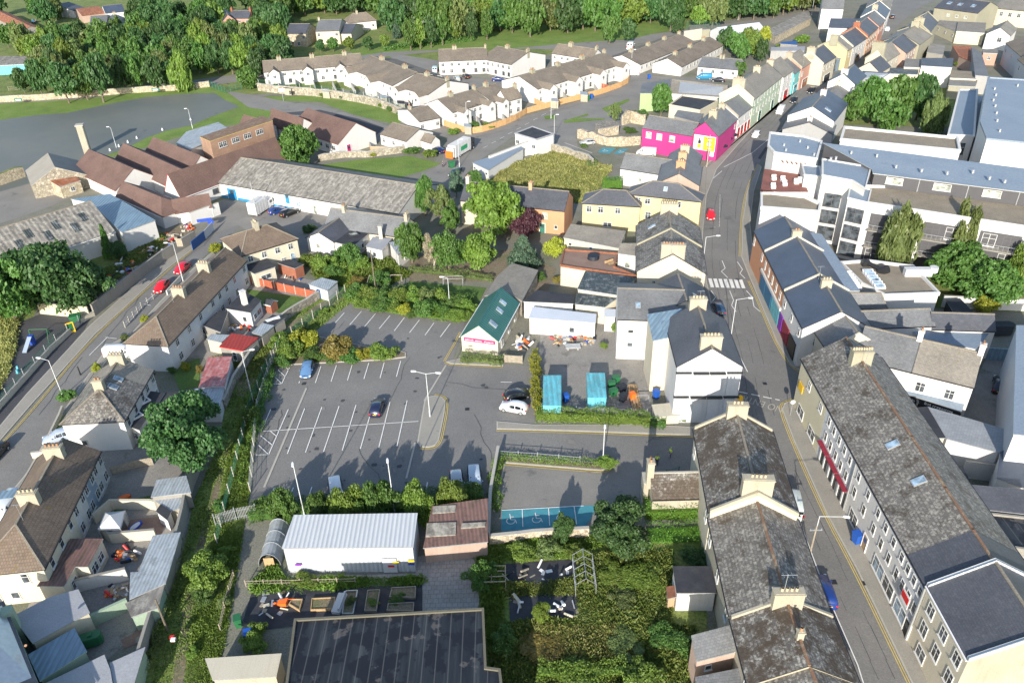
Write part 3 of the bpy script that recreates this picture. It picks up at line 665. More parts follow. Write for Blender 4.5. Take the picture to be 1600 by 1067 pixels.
# ---------------------------------------------------------------- vehicles
CARS={ # stations x, half width, shoulder height, top height ; glass spans by station index
 'hatch':([(-2.0,.72,.62,.66),(-1.93,.8,.82,.92),(-1.7,.85,.9,1.2),(-1.35,.86,.92,1.44),(-.4,.87,.93,1.5),(.35,.87,.93,1.42),(1.05,.86,.92,.97),(1.75,.82,.78,.82),(2.0,.7,.56,.6)],(1,3),(4,6)),
 'estate':([(-2.25,.74,.62,.66),(-2.2,.82,.9,1.0),(-2.0,.87,.93,1.4),(-1.6,.88,.94,1.5),(-.4,.89,.95,1.53),(.4,.89,.95,1.45),(1.2,.88,.93,.98),(2.0,.84,.76,.8),(2.25,.72,.56,.6)],(1,3),(4,6)),
 'saloon':([(-2.25,.76,.66,.7),(-2.15,.84,.92,.95),(-1.6,.87,.95,1.0),(-.95,.88,.95,1.36),(-.3,.88,.94,1.43),(.4,.88,.93,1.36),(1.15,.87,.9,.94),(2.0,.84,.74,.78),(2.25,.72,.55,.6)],(2,4),(4,6)),
 'van':([(-2.5,.86,.6,1.0),(-2.48,.92,1.1,1.85),(-2.3,.93,1.12,1.95),(-.6,.95,1.12,1.98),(.9,.95,1.12,1.95),(1.2,.95,1.12,1.85),(1.85,.93,1.08,1.14),(2.35,.88,.85,.9),(2.5,.8,.6,.65)],(0,1),(5,6)),
}
_vm={}
def wheelparts():
    if 'w' in _vm: return _vm['w']
    b=MB(); n=14
    for i in range(n):
        a,c=2*math.pi*i/n,2*math.pi*(i+1)/n
        f=lambda t,r,y: (math.cos(t)*r,y,math.sin(t)*r)
        b.face([f(a,.32,-.1),f(c,.32,-.1),f(c,.32,.1),f(a,.32,.1)]).face([f(a,.32,.1),f(c,.32,.1),f(c,.2,.11),f(a,.2,.11)]).face([f(a,.2,-.11),f(c,.2,-.11),f(c,.32,-.1),f(a,.32,-.1)])
    t=b.build('tyre','tyre'); b=MB()
    b.face([(math.cos(2*math.pi*i/n)*.2,.105,math.sin(2*math.pi*i/n)*.2) for i in range(n)]).face([(math.cos(2*math.pi*i/n)*.2,-.105,math.sin(2*math.pi*i/n)*.2) for i in range(n)])
    for i in range(5):
        a=2*math.pi*i/5; 
        for s in (1,-1): b.bar((0,s*.115,0),(math.cos(a)*.19,s*.115,math.sin(a)*.19),.02,.03)
    r=b.build('rim','galv'); COL.objects.unlink(t); COL.objects.unlink(r); _vm['w']=(t.data,r.data); return _vm['w']
def carmeshes(kind,col):
    key=(kind,col)
    if key in _vm: return _vm[key]
    st,rg,wg=CARS[kind]; van=kind=='van'; out=[]
    def ring(s,o=0.):
        x,w_,hs,ht=s; wt=w_*(.8 if not van else .88) if ht>1.05 else w_*.9
        return [(x,-w_*.93,.2),(x,-w_-o,.42),(x,-w_-o,hs*.86),(x,-w_*.985-o,hs),(x,-wt-o,ht-.07),(x,-wt*.88,ht+o),(x,0,ht+.03+o),(x,wt*.88,ht+o),(x,wt+o,ht-.07),(x,w_*.985+o,hs),(x,w_+o,hs*.86),(x,w_+o,.42),(x,w_*.93,.2)]
    b=MB(); Rg=[ring(s) for s in st]
    me=bpy.data.meshes.new('body'); vs=[v for r_ in Rg for v in r_]; k=13; fs=[]
    for i in range(len(Rg)-1):
        for j in range(k): fs.append([i*k+j,(i+1)*k+j,(i+1)*k+(j+1)%k,i*k+(j+1)%k])
    fs.append(list(range(k))[::-1]); fs.append([(len(Rg)-1)*k+j for j in range(k)])
    me.from_pydata(vs,[],fs); me.materials.append(paint(col)); me.polygons.foreach_set('use_smooth',[j<len(fs)-2 for j in range(len(fs))]); me.update()
    body=me
    g=[]
    def lerp(a,b_,t): return tuple(a[i]+(b_[i]-a[i])*t for i in range(3))
    def glass(P,name='window'):
        c=Vector((0,0,0))
        for p in P: c+=Vector(p)/len(P)
        q=[Vector(p).lerp(c,.09) for p in P]; nn=(q[1]-q[0]).cross(q[-1]-q[0]).normalized(); out_=Vector((c.x*.15,c.y,c.z-.8))
        if nn.dot(out_)<0: nn=-nn
        return [p+nn*.015 for p in q]
    G={'windscreen':MB(),'rear_window':MB(),'side_window':MB()}
    a,c=st[wg[0]+(0 if van else 1)],st[wg[1]]; A,C_=ring(a),ring(c)
    if kind!='van': A=ring(st[5]); C_=ring(st[6])
    else: A=ring(st[5]); C_=ring(st[6])
    G['windscreen'].face(glass([A[5],A[7],C_[8],C_[4]]))
    if not van:
        A,C_=ring(st[rg[0]]),ring(st[rg[1]]); lo,hi=(A,C_)
        G['rear_window'].face(glass([lerp(lo[4],hi[4],.15),lerp(lo[8],hi[8],.15),hi[7],hi[5]]))
        i0,i1=(2,5) if kind!='saloon' else (3,5)
        for s in (0,1):
            hi_,lo_=(4,3) if s==0 else (8,9); P=[]
            for i in range(i0,i1): 
                Q,W_=ring(st[i]),ring(st[i+1]); G['side_window'].face(glass([Q[lo_],W_[lo_],W_[hi_],Q[hi_]]))
            Q,W_=ring(st[5]),ring(st[6]); G['side_window'].face(glass([Q[lo_],lerp(Q[lo_],W_[lo_],.75),lerp(Q[hi_],W_[hi_],.55),Q[hi_]]))
    else:
        for lo_,hi_ in ((3,4),(9,8)):
            Q,W_=ring(st[4]),ring(st[6]); Q2=ring(st[5]); G['side_window'].face(glass([lerp(Q[lo_],Q2[lo_],-.6),lerp(Q2[lo_],W_[lo_],.7),lerp(Q2[hi_],W_[hi_],.25),lerp(Q[hi_],Q2[hi_],-.6)]))
        A=ring(st[1]); G['rear_window'].face([( -2.51,-.7,1.25),(-2.51,-.1,1.25),(-2.5,-.1,1.7),(-2.5,-.7,1.7)]).face([(-2.51,.7,1.25),(-2.51,.1,1.25),(-2.5,.1,1.7),(-2.5,.7,1.7)])
    parts=[]
    for nme,bb in G.items():
        if bb.f: o=bb.build(nme,'car_glass'); COL.objects.unlink(o); parts.append((nme,o.data,(0,0,0)))
    xf,xr=st[-1][0],st[0][0]; wf=st[-1][1]
    def small(nm,mat,c,sx,sy,sz):
        o=MB().box((0,0,0),sx,sy,sz,ch=min(sx,sy)*.25).build(nm,mat); COL.objects.unlink(o); return (nm,o.data,c)
    for s in (1,-1):
        parts.append(small('headlight','plastic_white',(xf-.12,s*(wf-.02),.56),.22,.3,.14)); parts.append(small('tail_light','light_red',(xr+.05,s*(st[0][1]-.04),.68),.14,.22,.2 if not van else .5)); parts.append(small('wing_mirror',paint(col),(st[6][0]-.25,s*(st[5][1]+.08),.95),.12,.18,.13))
    parts.append(small('number_plate','plastic_white',(xf-.0,0,.36),.04,.5,.11)); parts.append(small('number_plate','amber' if not van else 'amber',(xr+.0,0,.62),.04,.5,.11)); parts.append(small('bumper','black',(xf-.05,0,.2),.16,1.3,.14))
    wb=(st[-1][0]-.72,st[0][0]+.72)
    _vm[key]=(body,parts,wb,st[4][1]); return _vm[key]
def car(label,px,py,hx,hy,kind,col,scale=1.,group=None,cat='car',name=None,z0=0.):
    """centre at pixel (px,py) on the ground, nose towards pixel (hx,hy)"""
    p=at(px,py,z0); q=at(hx,hy,z0); a=math.atan2(q.y-p.y,q.x-p.x); body,parts,wb,hw=carmeshes(kind,col)
    ro=root(name or('parked_car' if kind!='van' else 'parked_van'),(p.x,p.y,z0),label,cat,group,rz=a); ro.scale=(scale,)*3
    o=bpy.data.objects.new('body',body); COL.objects.link(o); o.parent=ro
    for n_,d_,l_ in parts: x=bpy.data.objects.new(n_,d_); COL.objects.link(x); x.parent=ro; x.location=l_
    t,r_=wheelparts()
    for x_ in wb:
        for s in (1,-1):
            wh=bpy.data.objects.new('wheel',t); COL.objects.link(wh); wh.parent=ro; wh.location=(x_,s*(hw-.07),.32); ri=bpy.data.objects.new('rim',r_); COL.objects.link(ri); ri.parent=wh
    return ro
def truck(label,px,py,hx,hy,L,boxc,cabc,h=3.2,refuse=False):
    p=at(px,py); q=at(hx,hy); a=math.atan2(q.y-p.y,q.x-p.x); ro=root('lorry' if refuse else 'box_van',(p.x,p.y,0),label,'lorry' if refuse else 'van',rz=a)
    def add(n_,b,m_,par=ro): o=b.build(n_,m_); o.parent=par; return o
    cl=2.0; x0=-L/2
    b=MB().box((x0+(L-cl)/2,0,.55),L-cl-.15,2.3,h-.55,ch=.06)
    if refuse: b.box((x0-.5,0,.9),1.1,2.2,h-1.3,ch=.3)
    for i in range(1,5): b.box((x0+(L-cl)*i/5,0,.6),.06,2.36,h-.65)
    add('cargo_box',b,boxc)
    c=MB().prism([(L/2-cl,-1.1),(L/2-.15,-1.1),(L/2,-.9),(L/2,.9),(L/2-.15,1.1),(L/2-cl,1.1)],.5,2.3 if not refuse else 2.9); add('cab',c,cabc)
    add('windscreen',MB().box((L/2+.0,0,1.45),.04,1.8,.75),'car_glass'); add('side_window',MB().box((L/2-.9,0,1.45),.8,2.24,.6),'car_glass')
    add('chassis',MB().box((0,0,.4),L-.3,1.1,.2),'black')
    if refuse:
        g=MB(); g.box((x0+(L-cl)/2+.3,-1.17,1.5),3.2,.04,1.1); add('side_panel',g,'truck_green'); add('tailgate',MB().box((x0-1.15,0,.7),.25,2.1,1.8,ch=.05),'orange_plastic')
    t,r_=wheelparts()
    for x_ in ([L/2-.9,x0+1.2] if not refuse else [L/2-.9,L/2-2.4,x0+2.4,x0+1.2]):
        for s in (1,-1):
            wh=bpy.data.objects.new('wheel',t); COL.objects.link(wh); wh.parent=ro; wh.location=(x_,s*1.0,.42 if refuse else .36); wh.scale=(1.3,1.4,1.3) if refuse else (1.1,1.2,1.1); ri=bpy.data.objects.new('rim',r_); COL.objects.link(ri); ri.parent=wh
    for s in (1,-1): add('headlight',MB().box((L/2,s*.8,.7),.06,.3,.2),'plastic_white')
    return ro
# ---------------------------------------------------------------- people (one skinned body, clothes as children)
def skinobj(name,pts,edges,rad_,mat,root_i=0,sub=1):
    me=bpy.data.meshes.new(name); me.from_pydata(pts,edges,[]); o=bpy.data.objects.new(name,me); COL.objects.link(o); md=o.modifiers.new('skin','SKIN')
    for i,r_ in enumerate(rad_):
        v=me.skin_vertices[0].data[i]; v.radius=(r_,r_) if not hasattr(r_,'__len__') else r_; v.use_root=(i==root_i)
    s=o.modifiers.new('sub','SUBSURF'); s.levels=sub; s.render_levels=sub; me.materials.append(mt(mat)); return o
def person(label,px,py,hx,hy,top='hivis',legs='cloth_dark',step=.12,arm=.15,hair='hair',cap=None):
    p=at(px,py); q=at(hx,hy); a=math.atan2(q.y-p.y,q.x-p.x); ro=root('person',(p.x,p.y,0),label,'person',rz=a)
    P=[(0,0,.95),(0,0,1.15),(0,0,1.38),(0,0,1.48),(0,0,1.56),(.02,0,1.66),(.01,0,1.76)]; E=[(0,1),(1,2),(2,3),(3,4),(4,5),(5,6)]; Rr=[(.15,.12),(.14,.11),(.16,.11),.055,.055,.095,.07]
    arms=[];lg=[]
    for s in (1,-1):
        b=len(P); P+=[(s*step*.3,s*.1,.88),(s*step,s*.1,.48),(s*step-.03,s*.1,.08),(s*step+.16,s*.11,.04)]; E+=[(0,b),(b,b+1),(b+1,b+2),(b+2,b+3)]; Rr+=[.1,.065,.045,.04]; lg.append(P[b:b+4])
        b=len(P); P+=[(0,s*.19,1.4),(-s*.04,s*.25,1.12),(arm-s*.05,s*.26,.9),(arm+.03-s*.05,s*.26,.82)]; E+=[(2,b),(b,b+1),(b+1,b+2),(b+2,b+3)]; Rr+=[.06,.045,.032,.03]; arms.append(P[b:b+4])
        hb=b+3
        for k in range(5):
            c=len(P); x0,y0,z0=P[hb]; ln=(.07,.085,.09,.08,.055)[k]; P+=[(x0+.02*(k-1.5) if k<4 else x0+.045,y0-.005*s,z0-ln*.6),(x0+.02*(k-1.5)+.012 if k<4 else x0+.06,y0-.02*s,z0-ln)]; E+=[(hb,c),(c,c+1)]; Rr+=[.009,.008]
    o=skinobj('body',P,E,Rr,'skin'); o.parent=ro
    T=[(0,0,.9),(0,0,1.15),(0,0,1.4)]; TE=[(0,1),(1,2)]; TR=[(.17,.14),(.17,.135),(.18,.13)]
    for A in arms: b=len(T); T+=[A[0],A[1]]; TE+=[(2,b),(b,b+1)]; TR+=[.08,.062]
    o=skinobj('jacket',T,TE,TR,top); o.parent=ro
    T=[(0,0,.92)]; TE=[]; TR=[(.165,.13)]
    for A in lg: b=len(T); T+=[A[0],A[1],A[2]]; TE+=[(0,b),(b,b+1),(b+1,b+2)]; TR+=[.115,.08,.062]
    o=skinobj('trousers',T,TE,TR,legs); o.parent=ro
    for A in lg: o=MB().tube((A[2][0]-.05,A[2][1],.03),(A[3][0]+.05,A[3][1],.03),.055,.045,8).build('shoe','black'); o.parent=ro
    o=skinobj('hair',[(-.01,0,1.70),(-.015,0,1.79)],[(0,1)],[.103,.075],cap or hair); o.parent=ro
    f=MB(); 
    for s in (1,-1): f.box((.105,s*.035,1.68),.02,.025,.015)
    f.box((.115,0,1.645),.03,.025,.03).box((.1,0,1.61),.02,.05,.012); f.build('face','hair').parent=ro
    return ro
# ---------------------------------------------------------------- street furniture
def lamp(label,px,py,H,tx=None,ty=None,arm=1.2,double=False,mat='lamp_grey',name='street_lamp',lean=0.,wires=False,group=None):
    p=at(px,py); ro=root(name,(p.x,p.y,0),label,'street lamp',group); b=MB(); b.tube((p.x,p.y,0),(p.x,p.y,1.2),.11,.1,10).tube((p.x,p.y,1.2),(p.x,p.y,H),.07,.045,8); b.build('post',mat,ro)
    if tx is None: dirs=[Vector((1,0,0)),Vector((-1,0,0))] if double else [Vector((0,-1,0))]
    else:
        q=at(tx,ty,0); d=Vector((q.x-p.x,q.y-p.y,0)).normalized(); dirs=[d,-d] if double else [d]
    for d in dirs:
        e=Vector((p.x,p.y,H))+d*arm+Vector((0,0,.25)); MB().tube((p.x,p.y,H-.05),e,.035,.03,6).build('arm',mat,ro)
        x=d; y=Vector((-d.y,d.x,0)); hb=MB(); pl=[(-.05,-.07),(.3,-.15),(.65,-.12),(.72,0),(.65,.12),(.3,.15),(-.05,.07)]
        hb.prism([tuple((e+x*u+y*v_)[:2]) for u,v_ in pl],e.z-.05,e.z+.09,bot=True); hb.build('lamp_head','plastic_white',ro)
    return ro
def pole(label,px,py,H,mat='bark',cross=True,name='utility_pole',r=.13,head=None,lx=None,ly=None):
    p=at(px,py); ro=root(name,(p.x,p.y,0),label,'pole'); b=MB().tube((p.x,p.y,0),(p.x,p.y,H),r,r*.65,9); b.build('post',mat,ro)
    if cross: MB().bar((p.x-.7,p.y,H-.5),(p.x+.7,p.y,H-.5),.1,.1).box((p.x-.6,p.y,H-.5),.07,.07,.18).box((p.x+.6,p.y,H-.5),.07,.07,.18).box((p.x,p.y,H),.07,.07,.18).build('cross_arm','galv',ro)
    if head: MB().box((p.x+.3,p.y,H-1.2),.5,.08,.6).build('sign_board',head,ro)
    return ro
def wheelie(label,px,py,mat='bin_blue',s=1.,name='wheelie_bin',rz=.3,big=False,group=None):
    p=at(px,py); ro=root(name,(p.x,p.y,0),label,'bin',group,rz=rz); ro.scale=(s*(2. if big else 1),s*(1.3 if big else 1),s*(1.1 if big else 1))
    b=MB(); b.face([(-.22,-.25,.08),(.22,-.25,.08),(.29,-.3,1),(-.29,-.3,1)]).face([(.22,.25,.08),(-.22,.25,.08),(-.29,.36,1),(.29,.36,1)]).face([(.22,-.25,.08),(.22,.25,.08),(.29,.36,1),(.29,-.3,1)]).face([(-.22,.25,.08),(-.22,-.25,.08),(-.29,-.3,1),(-.29,.36,1)])
    o=b.build('body',mat); o.parent=ro; o=MB().prism([(-.31,-.33),(.31,-.33),(.31,.38),(-.31,.38)],1.,1.07,bot=True).bar((-.22,.42,1.03),(.22,.42,1.03),.04,.04).build('lid',mat); o.parent=ro
    for s_ in (1,-1): o=MB().tube((s_*.2,.27,.1),(s_*.26,.27,.1),.1,.1,10).build('wheel','tyre'); o.parent=ro
    return ro
def item(name,label,cat,mb,mats,loc,**k):
    o=mb.build(name,mats,None,loc); return tag(o,label,cat,**k)
def text3d(parent,txt,M4,size,mat,depth_=.01,name='lettering'):
    c=bpy.data.curves.new(name,'FONT'); c.body=txt; c.size=size; c.extrude=depth_; c.align_x='CENTER'; c.align_y='CENTER'; c.materials.append(mt(mat)); t_=bpy.data.objects.new(name,c); COL.objects.link(t_); bpy.context.view_layer.update(); me=bpy.data.meshes.new_from_object(t_); bpy.data.objects.remove(t_); me.name=name; o=bpy.data.objects.new(name,me); COL.objects.link(o)
    if parent is not None: o.parent=parent; L=M4.copy(); L.translation=M4.translation-wloc(parent); o.matrix_local=L
    else: o.matrix_world=M4
    return o
def signmat(o,n2,tilt=0.):
    z=Vector((n2[0],n2[1],0)).normalized(); y=Vector((0,0,1)); x=y.cross(z); m_=Matrix((x,y,z)).transposed().to_4x4(); m_.translation=Vector(o); return m_

def marksign(parent,a,b_,nn,z,h,groups,mat,seed=1):
    """illegible lettering: short strokes in word groups between a and b_ (fractions)"""
    r_=random.Random(seed); k=MB(); D=(b_-a).length; d=(b_-a)/D; nn=Vector((nn[0],nn[1],0))
    for g0,g1 in groups:
        t=g0*D
        while t<g1*D-.05:
            w_=h*r_.uniform(.35,.6); p=a+d*t+nn; hh=h*r_.choice((1,.7,.7,.85)); q=a+d*(t+w_*.3)+nn
            k.bar(p+V(0,0,z+hh),q+V(0,0,z+hh),.03,hh)
            if r_.random()<.8: k.bar(p+V(0,0,z+hh),a+d*(t+w_)+nn+V(0,0,z+hh),.03,h*.22)
            if r_.random()<.6: k.bar(p+V(0,0,z+h*.25),a+d*(t+w_)+nn+V(0,0,z+h*.25),.03,h*.22)
            if r_.random()<.5: k.bar(a+d*(t+w_*.75)+nn+V(0,0,z+hh),a+d*(t+w_)+nn+V(0,0,z+hh),.03,hh)
            t+=w_*1.35
    k.build('lettering',mat,parent)

_ow=('','first','second','third','fourth','fifth','sixth','seventh','eighth','ninth','tenth','eleventh','twelfth','thirteenth','fourteenth','fifteenth','sixteenth','seventeenth','eighteenth','nineteenth')
def ordw(n): return _ow[n] if n<20 else ('twenty','thirty','forty')[n//10-2]+('-'+_ow[n%10] if n%10 else 'th').replace('yth','ieth') if n%10 else ('twentieth','thirtieth','fortieth')[n//10-2]
# ================================================================ SETTING
tag(MB().face([(-2500,-300,0),(2500,-300,0),(2500,3500,0),(-2500,3500,0)]).build('ground','grass_rough'),kind='structure')
patch('town_ground',[(-60,1200),(-60,700),(60,480),(230,380),(0,400),(-40,300),(110,270),(330,150),(560,140),(640,120),(960,70),(1190,20),(1300,-20),(1700,-40),(1700,1200)],'town_ground',.01)
patch('flood_water',[(-140,330),(-120,205),(0,188),(60,180),(105,177),(170,163),(230,152),(290,147),(335,146),(352,157),(374,167),(330,183),(300,196),(262,204),(228,216),(205,228),(188,235),(160,245),(120,268),(0,330)],'flood_water',.03)
patch('grass_bank',[(-130,215),(-130,168),(0,160),(110,156),(150,148),(330,136),(352,142),(405,168),(440,158),(415,190),(330,200),(230,230),(120,262),(-60,310),(-130,340)],'grass_bright',.015)
patch('road',[(-200,165),(0,150),(120,146),(260,130),(330,122),(400,112),(560,80),(740,66),(900,68),(975,60),(1190,30),(1300,10),(1300,16),(1195,40),(985,70),(960,78),(900,78),(740,76),(570,92),(420,122),(330,134),(260,139),(120,156),(0,162),(-200,176)],'asphalt_old',.02)
patch('grass_verge',[(540,78),(640,66),(740,62),(800,52),(1000,36),(1080,38),(1050,46),(985,62),(860,70),(740,70),(640,76),(560,88)],'grass_bright',.024)
patch('grass_field',[(560,70),(700,58),(800,46),(960,34),(1060,34),(1060,44),(960,52),(870,70),(800,76),(700,78),(600,82)],'grass_bright',.026)
patch('playing_field',[(410,152),(470,150),(540,152),(600,165),(632,184),(622,196),(560,182),(500,160),(440,158)],'grass_bright',.03)
patch('school_yard',[(352,142),(400,150),(440,158),(500,166),(560,182),(615,200),(600,222),(530,215),(430,175),(388,168)],'asphalt_old',.025)
patch('side_lane',[(430,178),(500,172),(560,186),(600,200),(588,212),(545,200),(490,182)],'asphalt_dark',.03)
patch('estate_road',[(560,150),(600,150),(700,190),(745,205),(820,182),(900,160),(975,135),(985,112),(960,100),(925,70),(975,66),(1000,100),(1010,118),(1050,122),(1110,125),(1130,150),(1000,150),(1010,160),(992,190),(1000,205),(900,215),(905,240),(870,240),(860,215),(800,215),(770,236),(735,262),(730,290),(640,290),(690,255),(700,215),(640,200)],'asphalt_old',.022)
patch('estate_yard',[(600,82),(690,96),(680,108),(720,120),(800,130),(870,100),(880,110),(800,150),(740,140),(690,128),(650,120)],'asphalt_old',.026)
patch('lawn',[(500,258),(560,250),(640,244),(690,256),(660,268),(610,282),(560,276)],'grass_bright',.03)
patch('lawn',[(330,318),(345,318),(340,330)],'grass_bright',.03)
patch('meadow',[(756,288),(790,262),(870,238),(955,262),(930,300),(912,318),(880,312),(800,300),(730,292)],'meadow',.03)
patch('warehouse_yard',[(318,372),(335,318),(350,312),(500,332),(640,350),(560,372),(470,395),(400,370),(372,352)],'asphalt_old',.03)
patch('left_street',[(-60,760),(-10,705),(50,640),(140,530),(250,432),(322,372),(380,348),(350,378),(330,392),(300,418),(250,468),(205,520),(170,540),(120,612),(85,665),(40,742),(0,790),(-60,860)],'asphalt',.028)
slab('footpath',[(-60,735),(-20,690),(40,618),(140,510),(250,412),(300,378),(318,372),(306,386),(258,424),(150,522),(50,632),(-14,706),(-60,756)],'pavement')
slab('footpath',[(205,522),(250,472),(300,422),(332,394),(340,402),(310,428),(262,478),(215,530),(180,545),(132,615),(98,668),(55,745),(20,800),(-40,880),(-60,860),(0,790),(40,742),(85,665),(120,612),(170,540)],'pavement')
patch('town_yard',[(-40,330),(0,300),(80,278),(110,310),(60,330),(0,350)],'asphalt_old',.03)
patch('scrap_yard',[(90,500),(110,470),(170,420),(250,365),(300,345),(306,372),(250,412),(140,476)],'earth',.03)
patch('playground_surface',[(28,505),(70,488),(142,496),(132,515),(50,610),(5,662),(-40,690),(-10,600)],'asphalt_dark',.03)
patch('field',[(-80,480),(0,482),(28,500),(20,560),(0,610),(-60,700)],'meadow',.03)
patch('car_park_surface',[(546,478),(728,500),(706,566),(834,572),(836,662),(778,664),(780,764),(740,800),(600,812),(395,806),(384,778),(392,705),(408,620),(426,576),(436,566),(484,524)],'asphalt',.03)
patch('lower_car_park_surface',[(784,722),(955,732),(1012,716),(1012,800),(905,826),(783,834),(780,770)],'asphalt_old',.034)
patch('access_road',[(770,660),(900,665),(1090,668),(1180,640),(1200,760),(1012,762),(950,736),(784,712),(770,700)],'asphalt',.032)
patch('builders_yard',[(840,640),(838,560),(848,505),(958,490),(1010,560),(1020,662),(840,662)],'yard',.033)
patch('disabled_bays',[(784,798),(900,790),(935,790),(915,824),(783,830)],'teal_paint',.045)
patch('courtyard',[(440,900),(650,896),(650,870),(760,850),(752,930),(745,955),(395,960),(396,912)],'paving',.03)
patch('allotment',[(396,918),(660,914),(660,955),(400,985),(380,970)],'felt_black',.075)
patch('allotment',[(778,882),(902,874),(895,914),(783,922)],'felt_black',.075)
patch('allotment',[(795,930),(908,923),(914,970),(797,974)],'felt_black',.075)
patch('garden_path',[(910,925),(920,925),(930,1010),(918,1030)],'pavement',.04)
patch('yard',[(150,700),(230,690),(300,745),(235,780),(300,800),(285,850),(230,960),(200,1000),(100,1100),(20,1000),(70,890),(110,830)],'yard',.03)
patch('patio',[(190,832),(205,812),(262,806),(252,838),(196,848)],'brown_yard',.05)
patch('patio',[(189,1000),(233,976),(231,998),(194,1014)],'brown_yard',.05)
patch('garden_lawn',[(180,786),(238,774),(236,790),(178,800)],'grass',.05)
patch('garden_lawn',[(76,676),(110,640),(116,660),(92,690)],'grass_bright',.14)
patch('garden_lawn',[(384,452),(495,468),(470,482),(436,490),(400,475)],'grass',.05)
patch('garden_lawn',[(268,575),(312,560),(312,605),(280,610)],'grass',.05)
patch('garden_lawn',[(640,440),(760,450),(740,490),(590,475)],'grass',.05)
patch('yard',[(300,470),(345,430),(380,425),(480,440),(530,445),(440,500),(420,560),(340,600),(320,560),(270,560)],'yard',.028)
patch('yard',[(415,425),(500,440),(490,465),(385,440)],'yard',.045)
patch('yard',[(640,400),(800,390),(870,420),(850,470),(820,480),(780,440),(640,440)],'earth',.03)
patch('overgrown_lane',[(215,1110),(245,985),(285,880),(300,790),(345,690),(352,610),(400,545),(440,505),(530,450),(560,420),(600,430),(545,475),(480,528),(430,570),(405,640),(388,780),(372,880),(352,1000),(330,1110)],'grass_rough',.032)
patch('cart_track',[(262,1110),(285,960),(300,880),(335,760),(352,700),(358,702),(345,760),(312,880),(300,960),(282,1110)],'earth',.04)
patch('cart_track',[(305,1110),(318,1010),(330,960),(340,965),(332,1010),(325,1110)],'earth',.04)
patch('scrub',[(745,850),(1100,845),(1110,1110),(755,1110)],'grass_rough',.03)
patch('main_street',[(1310,1110),(1250,880),(1205,780),(1160,650),(1138,570),(1118,500),(1104,440),(1097,380),(1104,306),(1120,265),(1155,225),(1195,182),(1238,147),(1284,105),(1330,55),(1385,8),(1396,-14),(1500,-14),(1440,10),(1405,38),(1385,60),(1352,88),(1300,130),(1240,186),(1207,216),(1186,258),(1167,300),(1160,345),(1158,402),(1170,432),(1190,480),(1212,532),(1234,570),(1262,588),(1262,622),(1226,628),(1222,640),(1240,690),(1290,802),(1338,890),(1420,1060),(1445,1110)],'asphalt',.036)
patch('side_street',[(1255,588),(1420,630),(1560,680),(1620,560),(1640,700),(1500,700),(1255,624)],'asphalt_old',.034)
slab('footpath',[(1226,630),(1262,622),(1275,650),(1370,850),(1450,1010),(1490,1110),(1445,1110),(1420,1060),(1338,890),(1290,802),(1240,690),(1221,640)],'pavement')
slab('footpath',[(1190,262),(1178,300),(1172,350),(1178,402),(1200,462),(1232,525),(1262,560),(1262,588),(1234,570),(1212,532),(1190,480),(1170,432),(1158,402),(1160,345),(1167,300),(1186,258)],'pavement')
slab('footpath',[(1075,440),(1078,380),(1082,306),(1095,268),(1120,240),(1165,195),(1215,150),(1262,110),(1300,90),(1360,45),(1385,8),(1330,55),(1284,105),(1238,147),(1195,182),(1155,225),(1120,265),(1104,306),(1097,380),(1104,440),(1118,500),(1138,570),(1150,620),(1130,620),(1100,540)],'pavement')
slab('footpath',[(776,659),(834,664),(1000,664),(1086,668),(1086,681),(1000,678),(890,674),(776,671)],'pavement')
slab('traffic_island',[(663,628),(669,621),(678,619),(690,621),(696,627),(695,645),(690,670),(686,689),(680,697),(670,700),(657,699),(652,692),(656,668)],'pavement',.14)
slab('kerbed_verge',[(697,566),(722,560),(788,566),(786,573),(704,569)],'pavement',.12)
slab('planted_verge',[(430,573),(447,571),(600,563),(634,559),(635,552),(622,548),(577,543),(500,527),(486,523),(470,530)],'earth',.14)
slab('planted_verge',[(780,714),(942,724),(952,728),(950,734),(938,736),(790,724),(782,760),(776,800),(770,800),(772,760)],'earth',.14)
patch('concrete_yard',[(1500,655),(1540,560),(1600,560),(1606,700),(1560,706)],'yard',.04)
patch('courtyard_garden',[(1310,130),(1500,130),(1500,200),(1310,195)],'grass_rough',.03)
patch('courtyard_garden',[(1440,400),(1640,400),(1640,490),(1440,480)],'grass_rough',.03)
# markings
wp=dict(w=.13,z=.05)
bays=[([(400+a/4,534+b/4),(400+c/4,534+d/4)],wp) for a,b,c,d in ((407,155,372,260),(504,150,470,252),(602,147,572,245),(706,135,675,236),(802,133,776,230),(905,123,878,222),(305,420,197,703),(203,425,80,708),(93,425,40,548),(412,412,310,695),(520,405,423,690),(626,397,540,682),(735,388,653,672),(838,380,768,665),(945,370,882,655),
 (45,562,1015,500),(18,650,80,708),(30,590,105,650),(92,562,128,592),(0,710,80,708),(210,165,162,265),(110,268,162,265),(120,225,162,265),(140,180,185,222),(190,165,205,180),(115,915,95,962),(235,913,210,975),(350,910,335,955),(592,900,580,945),(832,888,825,920),(953,885,935,975),(1072,880,1062,945),(1195,873,1190,920),(1530,255,1600,255),(275,250,268,262))]
bays+=[([(400+a/6.67*1,480+b/6.67),(400+c/6.67,480+d/6.67)],wp) for a,b,c,d in ((922,62,828,168),(1100,48,978,190),(1247,72,1130,212))]
bays+=[([(400+a/4,267+b/4),(400+c/4,267+d/4)],wp) for a,b,c,d in ((838,908,770,990),(928,920,865,1003),(1022,935,960,1015),(1113,953,1057,1030),(1215,957,1152,1042))]
marks('bay_markings','white_paint',*bays)
marks('drain_channel','kerb',([(479,607),(413,762)],dict(w=.3,z=.042)),([(697,571),(663,627)],dict(w=.25,z=.042)),([(649,692),(635,748)],dict(w=.25,z=.042)))
